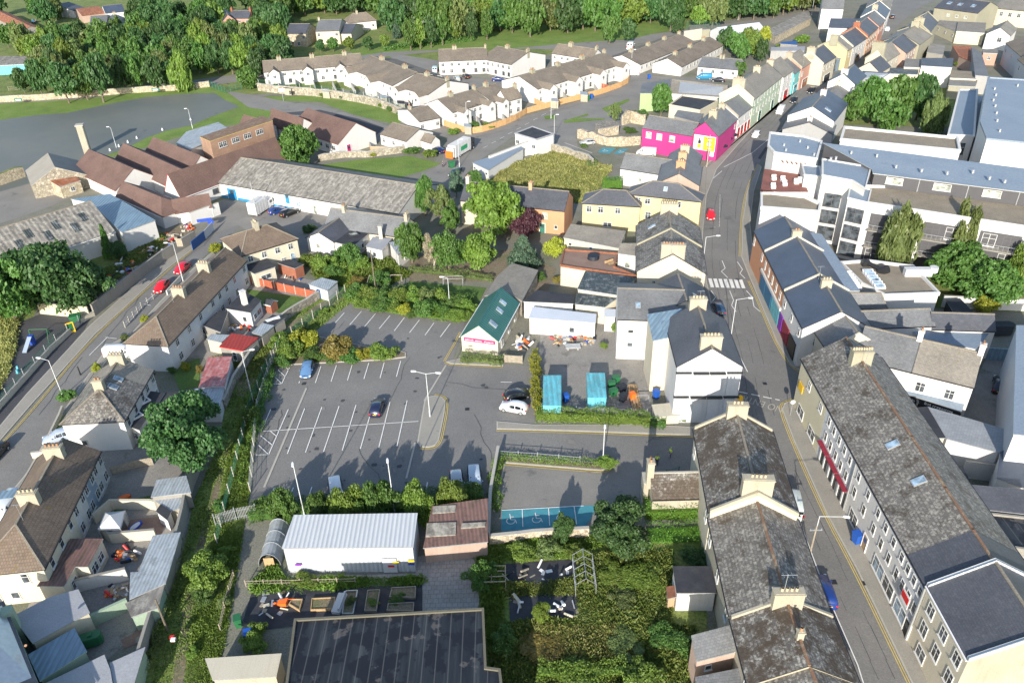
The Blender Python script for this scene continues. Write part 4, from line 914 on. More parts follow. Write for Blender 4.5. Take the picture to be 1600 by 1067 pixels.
marks('bay_markings','white_paint',([(784,798),(912,791)],dict(w=.12,z=.06)),([(816,797),(817,824)],dict(w=.1,z=.06)),([(857,794),(859,822)],dict(w=.1,z=.06)),([(897,792),(901,820)],dict(w=.1,z=.06)),([(936,212),(930,222)],wp))
patch('disabled_bays',[(942,231),(963,232),(952,241),(934,239)],'teal_paint',.05); patch('disabled_bays',[(968,233),(983,233),(970,242),(958,241)],'teal_paint',.05)
def wheelchair(px,py,s,z=.06):
    p=at(px,py); b=MB(); t=.05*s
    L=[Vector((p.x+math.cos(a)*.5*s,p.y-.3*s+math.sin(a)*.5*s)) for a in [i*math.pi/8+math.pi*.75 for i in range(11)]]; stripe(b,L,w=.1*s,z=z,world=True)
    for a,c in (((-.1,.9),(0,-.1)),((0,-.1),(.55,-.1)),((.55,-.1),(.7,-.7)),((-.05,.4),(.4,.4))): stripe(b,[(p.x+a[0]*s,p.y+a[1]*s),(p.x+c[0]*s,p.y+c[1]*s)],w=.1*s,z=z,world=True)
    b.box((p.x-.1*s,p.y+1.05*s,z-.02),.22*s,.22*s,.02,ch=.06*s); tag(b.build('wheelchair_symbol','white_paint'),kind='structure')
for q in ((798,812),(838,810),(876,807)): wheelchair(*q,1.)
wheelchair(945,236,1.1); wheelchair(970,238,1.1); 
dy=lambda pts,sg=1,sm=2:((pts,dict(w=.1,z=.055,d=.18*sg,sm=sm)),(pts,dict(w=.1,z=.055,d=.42*sg,sm=sm)))
marks('double_yellow_lines','yellow_paint',*dy([(1445,1110),(1420,1060),(1338,890),(1290,802),(1240,690),(1221,640),(1226,630),(1262,622)]),*dy([(1262,588),(1234,570),(1212,532),(1190,480),(1172,440)]),*dy([(1158,402),(1160,345),(1167,300),(1186,258)],1),
 *dy([(776,671),(890,674),(1000,678),(1086,681)],-1),*dy([(657,699),(670,700),(680,697),(686,689),(690,670),(695,645),(696,627),(690,621),(678,619)],-1),*dy([(697,566),(704,569),(786,573)],-1,0),*dy([(790,724),(938,736),(950,734),(952,728),(942,724)],-1),
 *dy([(-60,760),(-10,705),(50,640),(140,530),(250,432),(322,372)],-1),*dy([(205,520),(170,540),(120,612),(85,665),(40,742),(0,790)],1),*dy([(697,566),(712,540),(722,520)],1,0))
marks('road_markings','white_paint',([(1362,1110),(1340,1040),(1290,925),(1248,812)],dict(w=.12,z=.05)),([(1095,296),(1128,268)],wp),([(1131,262),(1175,240),(1206,214),(1240,190)],wp),
 ([(1125,305),(1124,356),(1112,356)],dict(w=.1,z=.05,dash=(.4,.35))),([(1128,408),(1133,420),(1127,425),(1137,435)],wp),([(1152,410),(1160,422),(1156,428),(1164,436)],wp),([(1111,455),(1118,465),(1113,472)],wp),([(1140,455),(1146,470),(1143,478),(1150,488)],wp),([(1166,455),(1175,465),(1178,480),(1188,488)],wp),
 ([(1153,553),(1168,582)],wp),([(1155,613),(1218,626)],dict(w=.2,z=.05,dash=(1.2,.5))),([(169,527),(140,556)],wp),([(165,528),(183,530)],wp),([(225,476),(236,478)],wp),([(228,472),(245,458)],wp))
bs=[]
for i in range(7):
    u=i/6.5; bs.append(([(1109+u*52,436+u*2),(1113+u*53,450+u*1.5)],dict(w=.62,z=.05)))
marks('zebra_crossing','white_paint',*bs)
marks('parking_bay_lines','white_paint',*[([(x,y),(x+7,y-3.2)],dict(w=.12,z=.05)) for x,y in [(755+i*13,232-i*7.2) for i in range(14)]],([(882,224),(925,240)],wp))
def roadtext(s,px,py,qx,qy,size):
    p,q=at(px,py,.13),at(qx,qy,.13); x=(q-p).normalized(); z=Vector((0,0,1)); y=z.cross(x); m_=Matrix((x,y*1.6,z)).transposed().to_4x4(); m_.translation=(p+q)/2; o=text3d(None,s,m_,size,'kerb',.001,'road_lettering'); tag(o,kind='structure')
roadtext('NO ENTRY',1216,638,1158,621,1.35)
patch('road_repair',[(1188,250),(1200,232),(1196,230),(1184,248)],'asphalt_dark',.045); patch('grass_strip',[(940,170),(982,155),(984,158),(948,176)],'grass_bright',.05); patch('grass_strip',[(880,190),(918,178),(920,181),(900,186),(945,186),(944,188),(882,193)],'grass_bright',.05); patch('grass_strip',[(850,182),(868,180),(868,187),(852,187)],'grass_bright',.05)
rp=R
for i in range(26):
    x,y=rp.choice([(1130,470),(1150,550),(1260,740),(1330,900),(500,620),(600,740),(740,620),(900,690),(850,760),(150,560),(240,450),(1130,350)]); x+=rp.uniform(-14,14); y+=rp.uniform(-40,40)
    if i<14: patch('road_repair',[(x,y),(x+rp.uniform(5,12),y+rp.uniform(-2,3)),(x+rp.uniform(5,14),y+rp.uniform(5,10)),(x+rp.uniform(-2,3),y+rp.uniform(5,10))],'asphalt_old',.046+.0004*i)
for q in ((1303,910),(1352,912),(1388,978),(1195,600),(240,585),(475,600),(730,640),(1150,440)):
    p=at(*q); tag(MB().box((p.x,p.y,0.1 if q[0]<1340 or q[0]>1400 else .14),.6,.6,.012).build('drain_cover','black'),kind='structure')
# ================================================================ LEFT SIDE HOUSES
br='tile_brown'; CH=lambda t,n=4,al=.9,h=1.1,m='w_stain':(t,al,.5+.4*n,h,n,m)
house('cream two-storey house with hipped brown tile roof at the yard corner',(386,361),(417,352),7.3,(416,388),5.,br,'w_cream',hip=(3.6,3.6),ch=[(.45,.8,1.5,1.3,3,'w_stain')],win={'e':row(4,3.9,1,1.2,.14,.86)+[(.7,1.5,1,1.1),(.87,1.5,.9,1.9,'s')],'1':[(.5,3.9,.8,1)]})
W2=lambda n:row(n,3.9,1.,1.2,.2,.8)+row(n,1.4,1.1,1.3,.2,.8)
terrace((243.7,496),(352,388),7.3,(320,476),5.,[(.36,'white end house with hipped roof, lowest of the brown-roofed terrace above the red shed','w_palegrey',dict(ch=[CH(.85)],win={'e':W2(3),'1':[]})),(.72,'grey-blue middle house of the brown-roofed terrace beside the two red cars','w_white2',dict(ch=[CH(.85)],win={'e':W2(3)})),(1.,'top end house of the brown-roofed terrace beside the round yellow shrub','w_palegrey',dict(win={'e':W2(2)}))],hip=(4.2,0),roof=br)
terrace((155,609),(187,560),7.3,(220,609),5.,[(.5,'house with a dark brown half roof, two skylights and black flat extension','w_white',dict(ch=[(.08,.8,1.3,1.3,2,'w_stain')],sky=[('e',.35,.3,.9,1.3),('e',.85,.3,.9,1.3)],win={'e':row(3,3.9,.9,1.3,.15,.85),'1':[(.75,1.6,.8,.9)]})),(1.,'house with greyer tiles and a green back door, right of the two-skylight house','w_white2',dict(roof='slate_warm',ch=[CH(.8,4)],win={'e':W2(2)+[(.75,0,1,2,'door_mesh_green')]}))],hip=(4.2,0))
terrace((24.4,821),(99,686),7.4,(122,772),5.,[(.3,'cream end house with hipped mossy roof beside the brown corrugated extension','w_cream',dict(win={'e':row(3,3.9,.9,1.3,.2,.85),'1':[(.3,3.8,.8,1.4),(.55,1.4,.9,1.),(.8,1.,.6,1.6)]},ch=[CH(.9,4)])),(.55,'white rear-facing house behind the fabric gazebo','w_white2',dict(win={'e':W2(2)})),(.78,'pale blue house in the long mossy terrace','w_blue',dict(win={'e':W2(2)})),(1.,'white top house of the long mossy terrace beside the silver car','w_palegrey',dict(ch=[CH(.12,4)],win={'e':W2(2)}))],hip=(4.4,0),roof=br)
block('dark slate roofed house cut by the bottom left corner',[(6,938,5),(60,1068,5),(82,1125,5),(-70,1125,7.6),(-50,960,7.6)],'slate_dark','w_green',5,name='house',cat='house')
block('black felt flat-roofed kitchen extension behind the cream corner house',[(373.5,415),(417,403.7),(430.5,416.5),(397.5,427.7)],'felt_black','w_cream',3,name='extension',cat='extension',win={2:[(.5,1.6,2,1.)],1:[]})
block('brick lean-to store with bitumen roof beside the red fence',[(432,410.5),(451.5,405),(474.7,412.7),(460.5,419.5)],'felt_black','brick',2.4)
block('white extension with wide black flat roof and tall white chimney',[(352.5,482),(381,455),(408,469),(391.5,488.5)],'felt_black','w_white',3,name='extension',cat='extension',win={2:[(.3,1.5,1.4,1),(.7,1.5,1,1)],3:[(.3,1.4,.8,1)]})
block('low black flat roof against the terrace wall by the red lean-to',[(317,508.5),(343,485),(356.5,486),(344.6,519)],'felt_black','w_conc',2.6,name='extension',cat='extension')
_c=root('chimney_stack',at(383,476,3),'tall white freestanding chimney rising from the black flat roof','chimney'); MB().box(at(383,476,2.9),.8,.8,2.6,.8).box(at(383,476,2.9)+V(0,0,2.6),.95,.95,.12,.8).build('stack','w_white',_c)
block('small pale blue roofed shed at the end of the red fence garden',[(481.5,443.5),(502.5,433.7),(528,439.7),(511.5,454)],'metal_grey','w_palegrey',2.4,win={3:[(.5,0,1,2,'door_gate_blue')]})
house('little wooden garden shed with dark felt roof',(417,468),(427,470.5),2.2,(424,478),1.7,'felt_black','brick',name='shed',cat='shed',ridge=None,gut='galv',ov=.1)
block('bright red sheet roof lean-to behind the terrace',[(342,541.4),(361.7,520.4),(403.7,527),(378.7,548)],'metal_red','w_conc',2.6,edge='red_plastic',win={3:[(.4,1.2,.8,1.6)]})
block('low pale sheet roof store touching the red lean-to',[(322.3,529.5),(330.2,521.7),(359,523),(346,534.8)],'metal_grey','w_cream',2.5)
block('grey-blue metal roof shed right of the red lean-to',[(393,519),(410,504.6),(428.6,508.5),(409,524.3)],'metal_grey','w_conc',2.4)
block('dark felt roof shed with white tarpaulin on it',[(410.5,504),(426,491.5),(445.6,496.7),(429.5,508)],'felt_black','w_conc',2.3)
item('tarpaulin','crumpled white tarpaulin thrown over the dark shed roof','tarpaulin',MB().prism([at(414,500,2.36).xy,at(436,493,2.36).xy,at(438,497,2.36).xy,at(428,499,2.36).xy,at(418,503,2.36).xy],2.31,2.37,bot=True),'plastic_white',(0,0,0))
block('long shed with faded pink-red corrugated roof by the lane',[(310,605),(325,558),(362.5,556.5),(351,603)],'metal_faded','w_palegrey',2.6)
block('grey-roofed shed below the faded red shed, half behind the big round tree',[(303,607),(350,605),(343,640),(300,640)],'metal_grey','w_palegrey',2.3)
block('black flat-roofed extension with two square rooflights',[(193.7,664),(230,610),(257.5,614),(217.5,671.5)],'felt_black','w_white2',3.,name='extension',cat='extension',win={3:[(.5,1.5,1.4,1.1)]})
for q in ((224,627),(212,650)): 
    p=at(q[0],q[1],3.02); b=MB().box(p,1.6,1.5,.18,.9,ch=.05).box(p+V(0,0,.17),1.1,1.,.03,.9,m=1); item('rooflight','square white rooflight on the black flat extension, '+('upper' if q[1]<640 else 'lower')+' one','rooflight',b,['plastic_white','glass'],(0,0,0))
block('dark grey flat-roofed store behind the big round tree',[(245,640),(257,614),(300,609),(272,637)],'felt_black','w_palegrey',2.7)
block('block-built shed with weathered pale blue roof by the lane wall',[(235.5,776.5),(244.5,749.5),(291,742.7),(298.4,769)],'metal_grey','w_conc',2.7)
block('lower lean-to with streaked white sheet roof below the pale blue shed',[(238,779),(290,772.5),(284,793),(266,798)],'metal_grey','w_stain',2.)
block('small white plastic garden cupboard with glazed side',[(243,798),(251,787),(268,798),(261,812)],'felt_black','plastic_white',2.1)
block('long pale blue-grey felt-roofed outbuilding beside the lane',[(238.7,836),(282.5,831),(259,911),(202,936),(203.7,893.7),(216,893)],'metal_grey','w_conc',2.6)
block('ribbed cream-grey roof outbuilding with pale green walls',[(195,942.5),(257.5,912.5),(247.5,949),(205,963.5)],'asbestos','w_green',2.5)
block('cream rear extension with brown ribbed roof',[(57.5,915),(110,841),(161,841),(137.5,885),(117.5,885),(100,916)],'metal_brown','w_cream',3.,name='extension',cat='extension',win={2:[(.35,1.6,1.2,1.2),(.75,1.6,1.3,1.3)],4:[(.4,1.5,1.2,1.3)]})
block('wide white flat-roofed extension, nearest the cream end house',[(18.7,962.5),(78,932),(122.5,920),(140,956),(51,1005)],'felt_grey','w_cream',3.,name='extension',cat='extension')
block('extension with wet blue-green sheet roof and green walls',[(43.7,1022),(116.4,980.3),(135.8,1017),(62,1064)],'metal_blue','w_green',2.8,name='extension',cat='extension',edge='w_green')
block('stained grey flat roof at the bottom left of the photo',[(64,1070),(163,1022),(172,1045),(180,1090),(80,1110)],'felt_grey','w_palegrey',2.8,name='extension',cat='extension')
block('narrow grey flat roof wedge beside the lane, lowest of the row',[(171,1035),(227,1010),(200,1100),(182,1090)],'felt_grey','w_green',2.6)
_c=root('chimney_stack',at(40,1000,3),'pale green chimney stack between the white and blue-green roofs','chimney'); MB().box(at(40,1008,0),1.,1.1,5.6,.5).build('stack','w_green',_c); MB().tube(at(40,1008,5.6),at(40,1008,5.95),.14,.12).build('chimney_pot','pot_clay',_c)
# garden walls/fences left
wall('long lane wall behind the left gardens',[(205,1110),(236,1000),(262,915),(288,832),(298,770),(312,735)],2.3,.25,'w_conc','w_conc',sm=1)
wall('rough boundary wall running beside the overgrown lane behind the red shed',[(352,640),(368,600),(395,560),(432,512),(470,485),(520,455)],1.6,.3,'rubble','kerb',jag=.1)
wall('cream garden wall behind the gazebo',[(150,818),(176,795),(238,795),(262,800)],1.5,.25,'w_cream','w_cream'); wall('garden wall between the gazebo patio and the cluttered yard',[(160,838),(176,848),(246,842)],1.6,.25,'w_cream','w_conc')
wall('white garden wall above the boat trailer yard',[(122,924),(202,905)],1.8,.25,'w_white2','w_conc'); wall('pale green garden wall beside the oil tank yard',[(122,990),(204,952)],1.7,.25,'w_green','w_green')
wall('tall pale concrete street wall along the scrap yard',[(148,494),(200,452),(255,410),(306,378)],2.3,.3,'w_conc','w_conc')
wall('low wall beside the playground and street',[(-20,662),(30,606),(80,550),(128,505),(148,494)],.9,.25,'w_cream','kerb')
wall('yellow and green painted mural wall at the top of the playground',[(64,490),(100,494),(142,497)],2.3,.25,'w_paleyellow',None)
wall('white front garden wall beside the upper red car',[(262,462),(286,436)],1.,.2,'w_white','kerb'); wall('cream front garden wall with lawn by the street',[(78,690),(95,655),(100,642)],.9,.2,'w_cream','kerb'); wall('short cream wall beside the silver car',[(52,716),(92,712)],1.,.25,'w_cream','kerb')
fence('green mesh fence between playground and street footpath',[(0,640),(40,592),(90,538),(126,508)],1.8,'mesh','mesh_green',step=3,post='galv')
fence('dark metal railing in front of the terrace by the road bay',[(196,512),(222,482),(240,468)],1.1,'rail','galv',post='kerb',step=1.6)
fence('rust red panel fence, lower run of the fenced garden',[(381,442),(430,453),(495,468)],1.7,'board','fence_red')

rq=random.Random(21)
MS=smooth_line([at(x,y,0).xy for x,y in ((1385,1110),(1330,990),(1290,900),(1245,800),(1200,700),(1178,620),(1165,540),(1145,470),(1132,420),(1130,350),(1140,290),(1165,240),(1205,200),(1260,135),(1320,80),(1375,35))],2)
b=MB()
for d in (-2.2,-.6,.9,2.3): 
    for i in range(len(MS)-1):
        if rq.random()<.7: stripe(b,[MS[i],MS[i+1]],w=rq.uniform(.04,.09),z=.012+rq.uniform(0,.004),d=d+.1*math.sin(i),world=True)
tag(b.build('tar_seams','asphalt_dark'),kind='structure')
b=MB()
for (x0,y0,x1,y1) in ((500,540,540,500),(600,640,640,560),(420,700,440,640),(700,600,790,610),(820,700,920,740),(560,700,600,760),(740,650,770,720),(1010,690,1060,672),(160,540,230,450),(60,650,130,560),(280,420,330,370),(800,190,960,150),(700,230,800,200)):
    P=[(x0+(x1-x0)*k/7+rq.uniform(-4,4),y0+(y1-y0)*k/7+rq.uniform(-3,3)) for k in range(8)]; stripe(b,P,w=.06,z=.01)
tag(b.build('tarmac_cracks','asphalt_dark'),kind='structure')
OS=[]
for i in range(60):
    x,y=rq.uniform(410,820),rq.uniform(500,790)
    p=at(x,y,.0); k=MB(); r=rq.uniform(.1,.45); k.face([(p.x+math.cos(a)*r*rq.uniform(.5,1.2),p.y+math.sin(a)*r*rq.uniform(.5,1.2),.089+.0002*i) for a in [j*.785 for j in range(8)]]); 
    if inpoly(np.array([[x,y]]),[(420,600),(500,530),(700,520),(700,575),(830,580),(830,650),(775,660),(770,750),(400,770)])[0]: OS.append(k)
k=MB()
for o_ in OS: k.face(o_.v)
tag(k.build('oil_stains','asphalt_dark'),kind='structure')
patch('bare_soil',[(352,620),(372,590),(400,555),(440,515),(500,474),(530,455),(545,462),(505,490),(455,528),(415,570),(380,620)],'earth',.05)
patch('bare_soil',[(530,440),(570,425),(590,440),(555,460)],'earth',.05)
# ================================================================ CENTRE BUILDINGS
G=house('green metal-roofed hall with a white gable and a magenta sign, at the car park edge',(783,450.7),(748,509),5.2,(794,503),2.8,'metal_green','w_cream',ridge='metal_green',gut='metal_green',ov=.2,sky=[('e',.25,.4,.9,1.3),('e',.45,.45,.9,1.3),('e',.78,.5,1.,1.5)],win={'e':[(.2,1.4,.9,1.1),(.5,1.4,.9,1.2),(.82,1.3,1.2,1.5)]},name='hall',cat='hall')
_g=at(748,548,2.2)
def gable_face(r1,r2,zr,e,ze):
    A,B,n,we,wf=geo(r1,r2,zr,e,ze); a=(B-A).normalized(); return A,B,n,a,we
A_,B_,n_,a_,we_=gable_face((783,450.7),(748,509),5.2,(794,503),2.8)
c_=B_+a_*.06; MB().bar((*(c_-n_*2.6+a_*.03),2.75),(*(c_+n_*2.6+a_*.03),2.75),.06,.62).build('sign_board','magenta',G)
marksign(G,V(*(c_-n_*2.5),0),V(*(c_+n_*2.5),0),a_*.07,2.3,.26,((.02,.2),(.23,.32),(.36,.6),(.66,.98)),'plastic_white')
block('weathered stone-slated shed roof behind the green hall, yellow with moss',[(757,462),(778,430),(800,411),(841,422),(816,470),(789,456)],'slate_warm','rubble',3.2,name='outbuilding',cat='outbuilding')
block('dark flat roof with one blue-grey strip, left of the black corrugated roofs',[(839,453),(897.5,461),(896,474.5),(817,471)],'felt_black','w_white',3.3,name='outbuilding',cat='outbuilding')
block('long white store with pale sheet canopy at the back of the builders yard',[(832,479),(932,490.5),(931,504),(826,496)],'membrane_white','w_white',3.2,name='store',cat='store',win={2:[(.35,1.4,.9,1.)]})
block('upper black corrugated lean-to with white streaks beside the big cream gable',[(914,424),(996,433.6),(964,461),(902,451.5)],'metal_dark','w_cream',4.4,name='outbuilding',cat='outbuilding')
block('lower black corrugated lean-to above the builders yard',[(901,458,4),(964,466,4),(945,480,3.4),(898,475,3.4)],'metal_dark','w_cream',4.,name='outbuilding',cat='outbuilding')
block('small pale box-roofed porch beside the white house gable wall',[(944,482),(962,483),(962,495),(944,494)],'membrane_white','w_white',3.,name='porch',cat='porch')
block('flat terrace roof with rusty brown edge sheeting and stacked odds and ends',[(881,391),(967,397),(960,418),(996,433),(906,421),(875,416)],'brown_yard','w_cream',4.,name='outbuilding',cat='outbuilding',par=(.35,.25,'rust'))
block('white two-storey return with one brown window against the long slate roof',[(969,380,6.4),(996,380,6.4),(995,400,5.6),(965,396,5.6)],'slate_warm','w_white',6,name='extension',cat='extension',win={2:[(.45,3.9,1.,1.9,'p')]})
block('old low slate roof with pale lichen below the yellow house',[(892,350,4.6),(978,361,4.6),(968,388,3.6),(880,371,3.6)],'slate_warm','w_cream',4.4,name='outbuilding',cat='outbuilding',win={2:row(3,2.4,.7,.6)})
terrace((1045.5,328),(1051.5,398),9.6,(996,392),6.2,[(.47,'farther half of the big old slate double house, skylight in its left slope','w_white2',dict(cop=(0,'w_olive'),sky=[('e',.45,.55,.8,1.5)],ch=[(.03,.9,3.2,1.3,7,'w_cream')])),(1.,'nearer half of the old slate house with a very wide chimney on its cream gable','w_cream',dict(ch=[(.93,1.,4.,1.5,8,'w_cream')],win={'2':[(.25,4.2,.7,.7,'p'),(.8,4.2,.7,.9,'p')]}))],roof='slate_old')
core_=house('white house with fish-scale dark slates and a small skylight above the builders yard',(966,451),(1069,454),9.4,(985,500),7.2,'slate_grey','w_white',sky=[('e',.3,.55,.8,1.1)],win={'e':[(.2,5.2,.9,.7),(.2,2.8,.9,.8)]},ov=.1)
house('dark gabled link roof between the big cream gable and the dark slate corner house',(1059,429),(1073,470),9.2,(1101,462),6.8,'slate_dark','w_cream',sky=[('e',.6,.5,.8,1.2)],win={})
H4=house('tall pale house with dark slates and a panelled white gable facing the access road',(1089,474),(1113,545),12.3,(1158.5,569),9.4,'slate_dark','w_palegrey',ch=[(.05,.9,2.4,1.1,4,'w_cream'),(.9,.9,2.8,1.2,5,'w_cream')],ov=.08,vg=(.05,.05))
block('cream return with a blue-green sheet roof leaning on the tall pale house',[(1011,491,10.),(1065,482,10.4),(1077,520,9.8),(1020,532,9.)],'metal_blue','w_cream',9.5,name='extension',cat='extension',edge='metal_blue',win={2:[(.2,4.,.9,1.2)]})
A_,B_,n_,a_,we_=gable_face((1089,474),(1113,545),12.3,(1158.5,569),9.4)
def pan(u,z,w_,h,t,m_): MB().bar((*(B_+n_*(u-w_/2)+a_*(.04+t/2)),z+h),(*(B_+n_*(u+w_/2)+a_*(.04+t/2)),z+h),t,h).build('plaster_panel' if h>1 else 'ledge',m_,H4)
for u in (-3.3,-1.1,1.1,3.3):
    for z in (.6,4.9): pan(u,z,1.5,3.6,.12,'w_palegrey')
for z in (4.5,8.5):
    for u,t in ((-3.4,.25),(-1.1,.45),(1.1,.45),(3.4,.25)): pan(u,z,2.1,.16,t+.1,'w_dark')
block('cream yard store between the tall pale house and the hedge',[(1018,632),(1060,628),(1063,648),(1024,650)],'w_cream','w_cream',1.6,name='store',cat='store')
house('left pale yellow house with a hipped slate roof and dark framed windows',(943.5,296.5),(978,298.5),7.8,(955,319.5),5.7,'slate_dark','w_yellow',hip=(4,3.2),win={'e':[(.12,4.4,1.1,1.3),(.32,4.4,1.1,1.3),(.62,4.4,1.1,1.2),(.45,1.2,1.8,1.)]})
house('taller pale yellow house with a hipped slate roof beside the street',(1020,283.5),(1060,287.5),9.6,(1040,308),7.3,'slate_dark','w_yellow',hip=(4.6,5),sky=[('e',.55,.5,.8,1)],win={'e':[(.15,6,1.1,1.3),(.28,6,1.1,1.2),(.7,6,1.2,1.3),(.08,2.9,1.,1.2),(.3,2.9,1.2,1.5),(.72,2.9,.9,1.2)]})
A_,B_,n_,we_,_w=geo((728,284.5),(889,300),8.,(800,321),5.4)
core('cream house half hidden by the big round tree, left part of the long slate roof',A_,A_.lerp(B_,.48),8.,we_,we_,n_,5.4,5.4,'slate_dark','w_cream',ch=[(.05,.7,1.1,1.2,1,'w_cream')],win={'e':row(3,3.9)})
core('peach-orange house with a green front door below a dark slate roof',A_.lerp(B_,.485),B_,8.,we_,we_,n_,5.4,5.4,'slate_dark','w_orange',ch=[(.3,.7,1.1,1.2,1,'w_peach')],win={'e':[(.3,3.9,1.3,1.3,'p'),(.65,3.9,1.,1.3,'p'),(.6,0,1.1,2.1,'door_mesh_green'),(.85,1.6,.7,.8)]})
house('long low grey-roofed cottage behind the black flat extension',(517,326),(640,342),5.6,(598,366),3.,'slate_grey','w_cream',ch=[(.18,.7,1.2,1.,2,'w_cream'),(.97,.7,1.4,1.,3,'w_cream')],win={'e':row(3,1.6)},name='cottage',cat='cottage')
house('small white gabled wing with dark slates and a brown window',(529,342),(498,364),4.4,(521,378),2.9,'slate_dark','w_white',win={'2':[(.6,1.5,.9,1.,'p')]},name='cottage',cat='cottage')
block('white extension with black flat roof and a square rooflight',[(521,378),(547,357),(580,362),(551,385)],'felt_black','w_white',2.9,name='extension',cat='extension',win={3:[(.4,1.4,1.1,.9)],2:[(.5,1.4,.8,1.)]})
p=at(552,367,2.95); item('rooflight','pale square rooflight on the black flat roof of the cottage extension','rooflight',MB().box(p,2.,1.6,.25,.5).box(p+V(0,0,.24),1.5,1.1,.03,.5,m=1),['felt_black','glass_pale'],(0,0,0))
block('white extension with grey flat roof and tall cream chimney, right of the rooflight',[(571,385),(583,370),(612,373),(597,391)],'felt_grey','w_white',2.8,name='extension',cat='extension',win={3:[(.5,1.4,.8,1.)]})
_c=root('chimney_stack',at(598,388,0),'tall cream chimney standing at the end of the grey flat roof','chimney'); MB().box(at(598,392,0),.7,.7,5.4).build('stack','w_cream',_c); MB().box(at(598,392,0)+V(0,0,5.4),.85,.85,.12).build('cap','kerb',_c)
block('white gabled store half behind the oval green tree',[(608,379),(634,372),(640,384),(622,398)],'metal_grey','w_white',2.9,name='store',cat='store',win={2:[(.4,1.3,.8,1.)]})
Wh=house('very long white warehouse with a lichened fibre cement roof and blue doors',(377,247),(654,290),6.6,(500,312.5),3.6,'asbestos','w_white',ridge='ridge_grey',ch=[],ov=.3,win={'e':[(.07,0,2.6,2.6,'door_door_blue'),(.27,1.5,.9,1.2),(.31,1.8,1.2,1.),(.4,1.4,1.1,2.2,'door_door_blue'),(.46,1.7,1.1,1.2,'s'),(.55,1.,.9,2.,'p')]},name='warehouse',cat='warehouse')
A_,B_,n_,we_,_w=geo((377,247),(654,290),6.6,(500,312.5),3.6); dd=(B_-A_).normalized(); p=A_+n_*(we_+.05); q=p+dd*22; MB().bar((p.x,p.y,.6),(q.x,q.y,.6),.08,.6).build('plinth_band','door_blue',Wh)
for k,(x,y) in enumerate(((404,253),(432,257),(560,290),(595,262+25))):
    p=at(x,y,6.15-.6*(k>1)); MB().box(p,1.,1.4,.1,.1).build('rooflight_panel','metal_white' if k<2 else 'glass',Wh)
_s=block('white profiled metal storage shed beside the poly tunnel',[(440,856,4.1),(646,854,4.1),(652.5,801,4.5),(459,804,4.5)],'metal_white','metal_white',4.3,name='storage_shed')
P_=at(451,896,0); Q_=at(650,894,0); nS=Vector((0,-1)); dd=(Q_-P_).normalized(); nS=Vector((dd.y,-dd.x))
MB().bar(P_.lerp(Q_,.75)+V(nS.x,nS.y,0)*.02+V(0,0,2.3),P_.lerp(Q_,.86)+V(nS.x,nS.y,0)*.02+V(0,0,2.3),.08,2.2).build('double_door','w_palegrey',_s)
for u,c in ((.79,'light_red'),(.83,'yellow_plastic'),(.95,'sign_blue'),(.95,'yellow_plastic'),(.07,'purple')):
    z={'yellow_plastic':1.9,'light_red':1.3,'sign_blue':1.6,'purple':1.7}[c]+(.2 if u==.95 and c[0]=='y' else 0); a=P_.lerp(Q_,u)+V(nS.x,nS.y,0)*.1; MB().bar(a+V(0,0,z),a+dd*.7+V(0,0,z),.03,.28).build('notice',c,_s)
# poly tunnel
b=MB(); a0,a1=at(422,884,0),at(438,828,0); ax=(a1-a0); Lx=ax.length; ax=ax/Lx; nx=V(ax.y,-ax.x,0); W_=1.25
for i in range(10):
    for j in range(10):
        f=lambda u,t:a0+ax*(Lx*u)+nx*(math.cos(t)*W_)+V(0,0,math.sin(t)*1.9); b.face([f(i/10,math.pi*j/10),f((i+1)/10,math.pi*j/10),f((i+1)/10,math.pi*(j+1)/10),f(i/10,math.pi*(j+1)/10)],0)
_p=root('poly_tunnel',a0,'grey plastic poly tunnel beside the white metal shed','poly tunnel'); b.build('cover','tunnel_film',_p,smooth=True)
for i in range(4):
    h_=MB()
    for j in range(10): h_.tube(f(i/3,math.pi*j/10)+V(0,0,.03),f(i/3,math.pi*(j+1)/10)+V(0,0,.03),.04,.04,5)
    h_.build('hoop','galv',_p)
MB().bar(f(0,math.pi*.35)+V(0,0,-.4),f(0,math.pi*.65)+V(0,0,-.4),.05,1.5).build('door','wood',_p)
Lr=block('brown ribbed lean-to roof with clear panels beside the paved yard',[(661,856,2.6),(762.5,846,2.6),(762.5,778,3.4),(675,790,3.4)],'metal_brown','w_roseate',3.,name='store',cat='store')
for x0,y0,x1,y1 in ((665,838,712,818),(720,826,758,818),(676,806,712,794)):
    MB().prism([at(x0,y0,2.9).xy,at(x1,y0-3,2.9).xy,at(x1+1,y1,2.9).xy,at(x0+2,y1+2,2.9).xy],2.4,[2.92+.012*(840-y0),2.92+.012*(840-y0),2.95+.0115*(840-y1),2.95+.0115*(840-y1)]).build('clear_panel','asbestos',Lr)
block('big black bitumen flat roof with a stone parapet at the bottom edge',[(460,968),(756,951),(760,1043),(782,1046),(800,1200),(430,1200)],'felt_bitumen','rubble',5.5,name='warehouse',cat='warehouse',par=(.2,.22,'w_moss'))
block('cream flat-topped store at the end of the lane beside the black roof',[(320,1028),(440,1020),(432,1056),(332,1062)],'w_cream','w_stain',3.,name='store',cat='store')
wall('mossy side wall between the car park strip and brown lean-to',[(764,848),(767,780),(779,712)],1.7,.3,'w_conc','kerb'); wall('retaining wall below the disabled bays',[(765,850),(880,838),(920,838)],1.4,.4,'stone_pale','kerb',jag=.05)
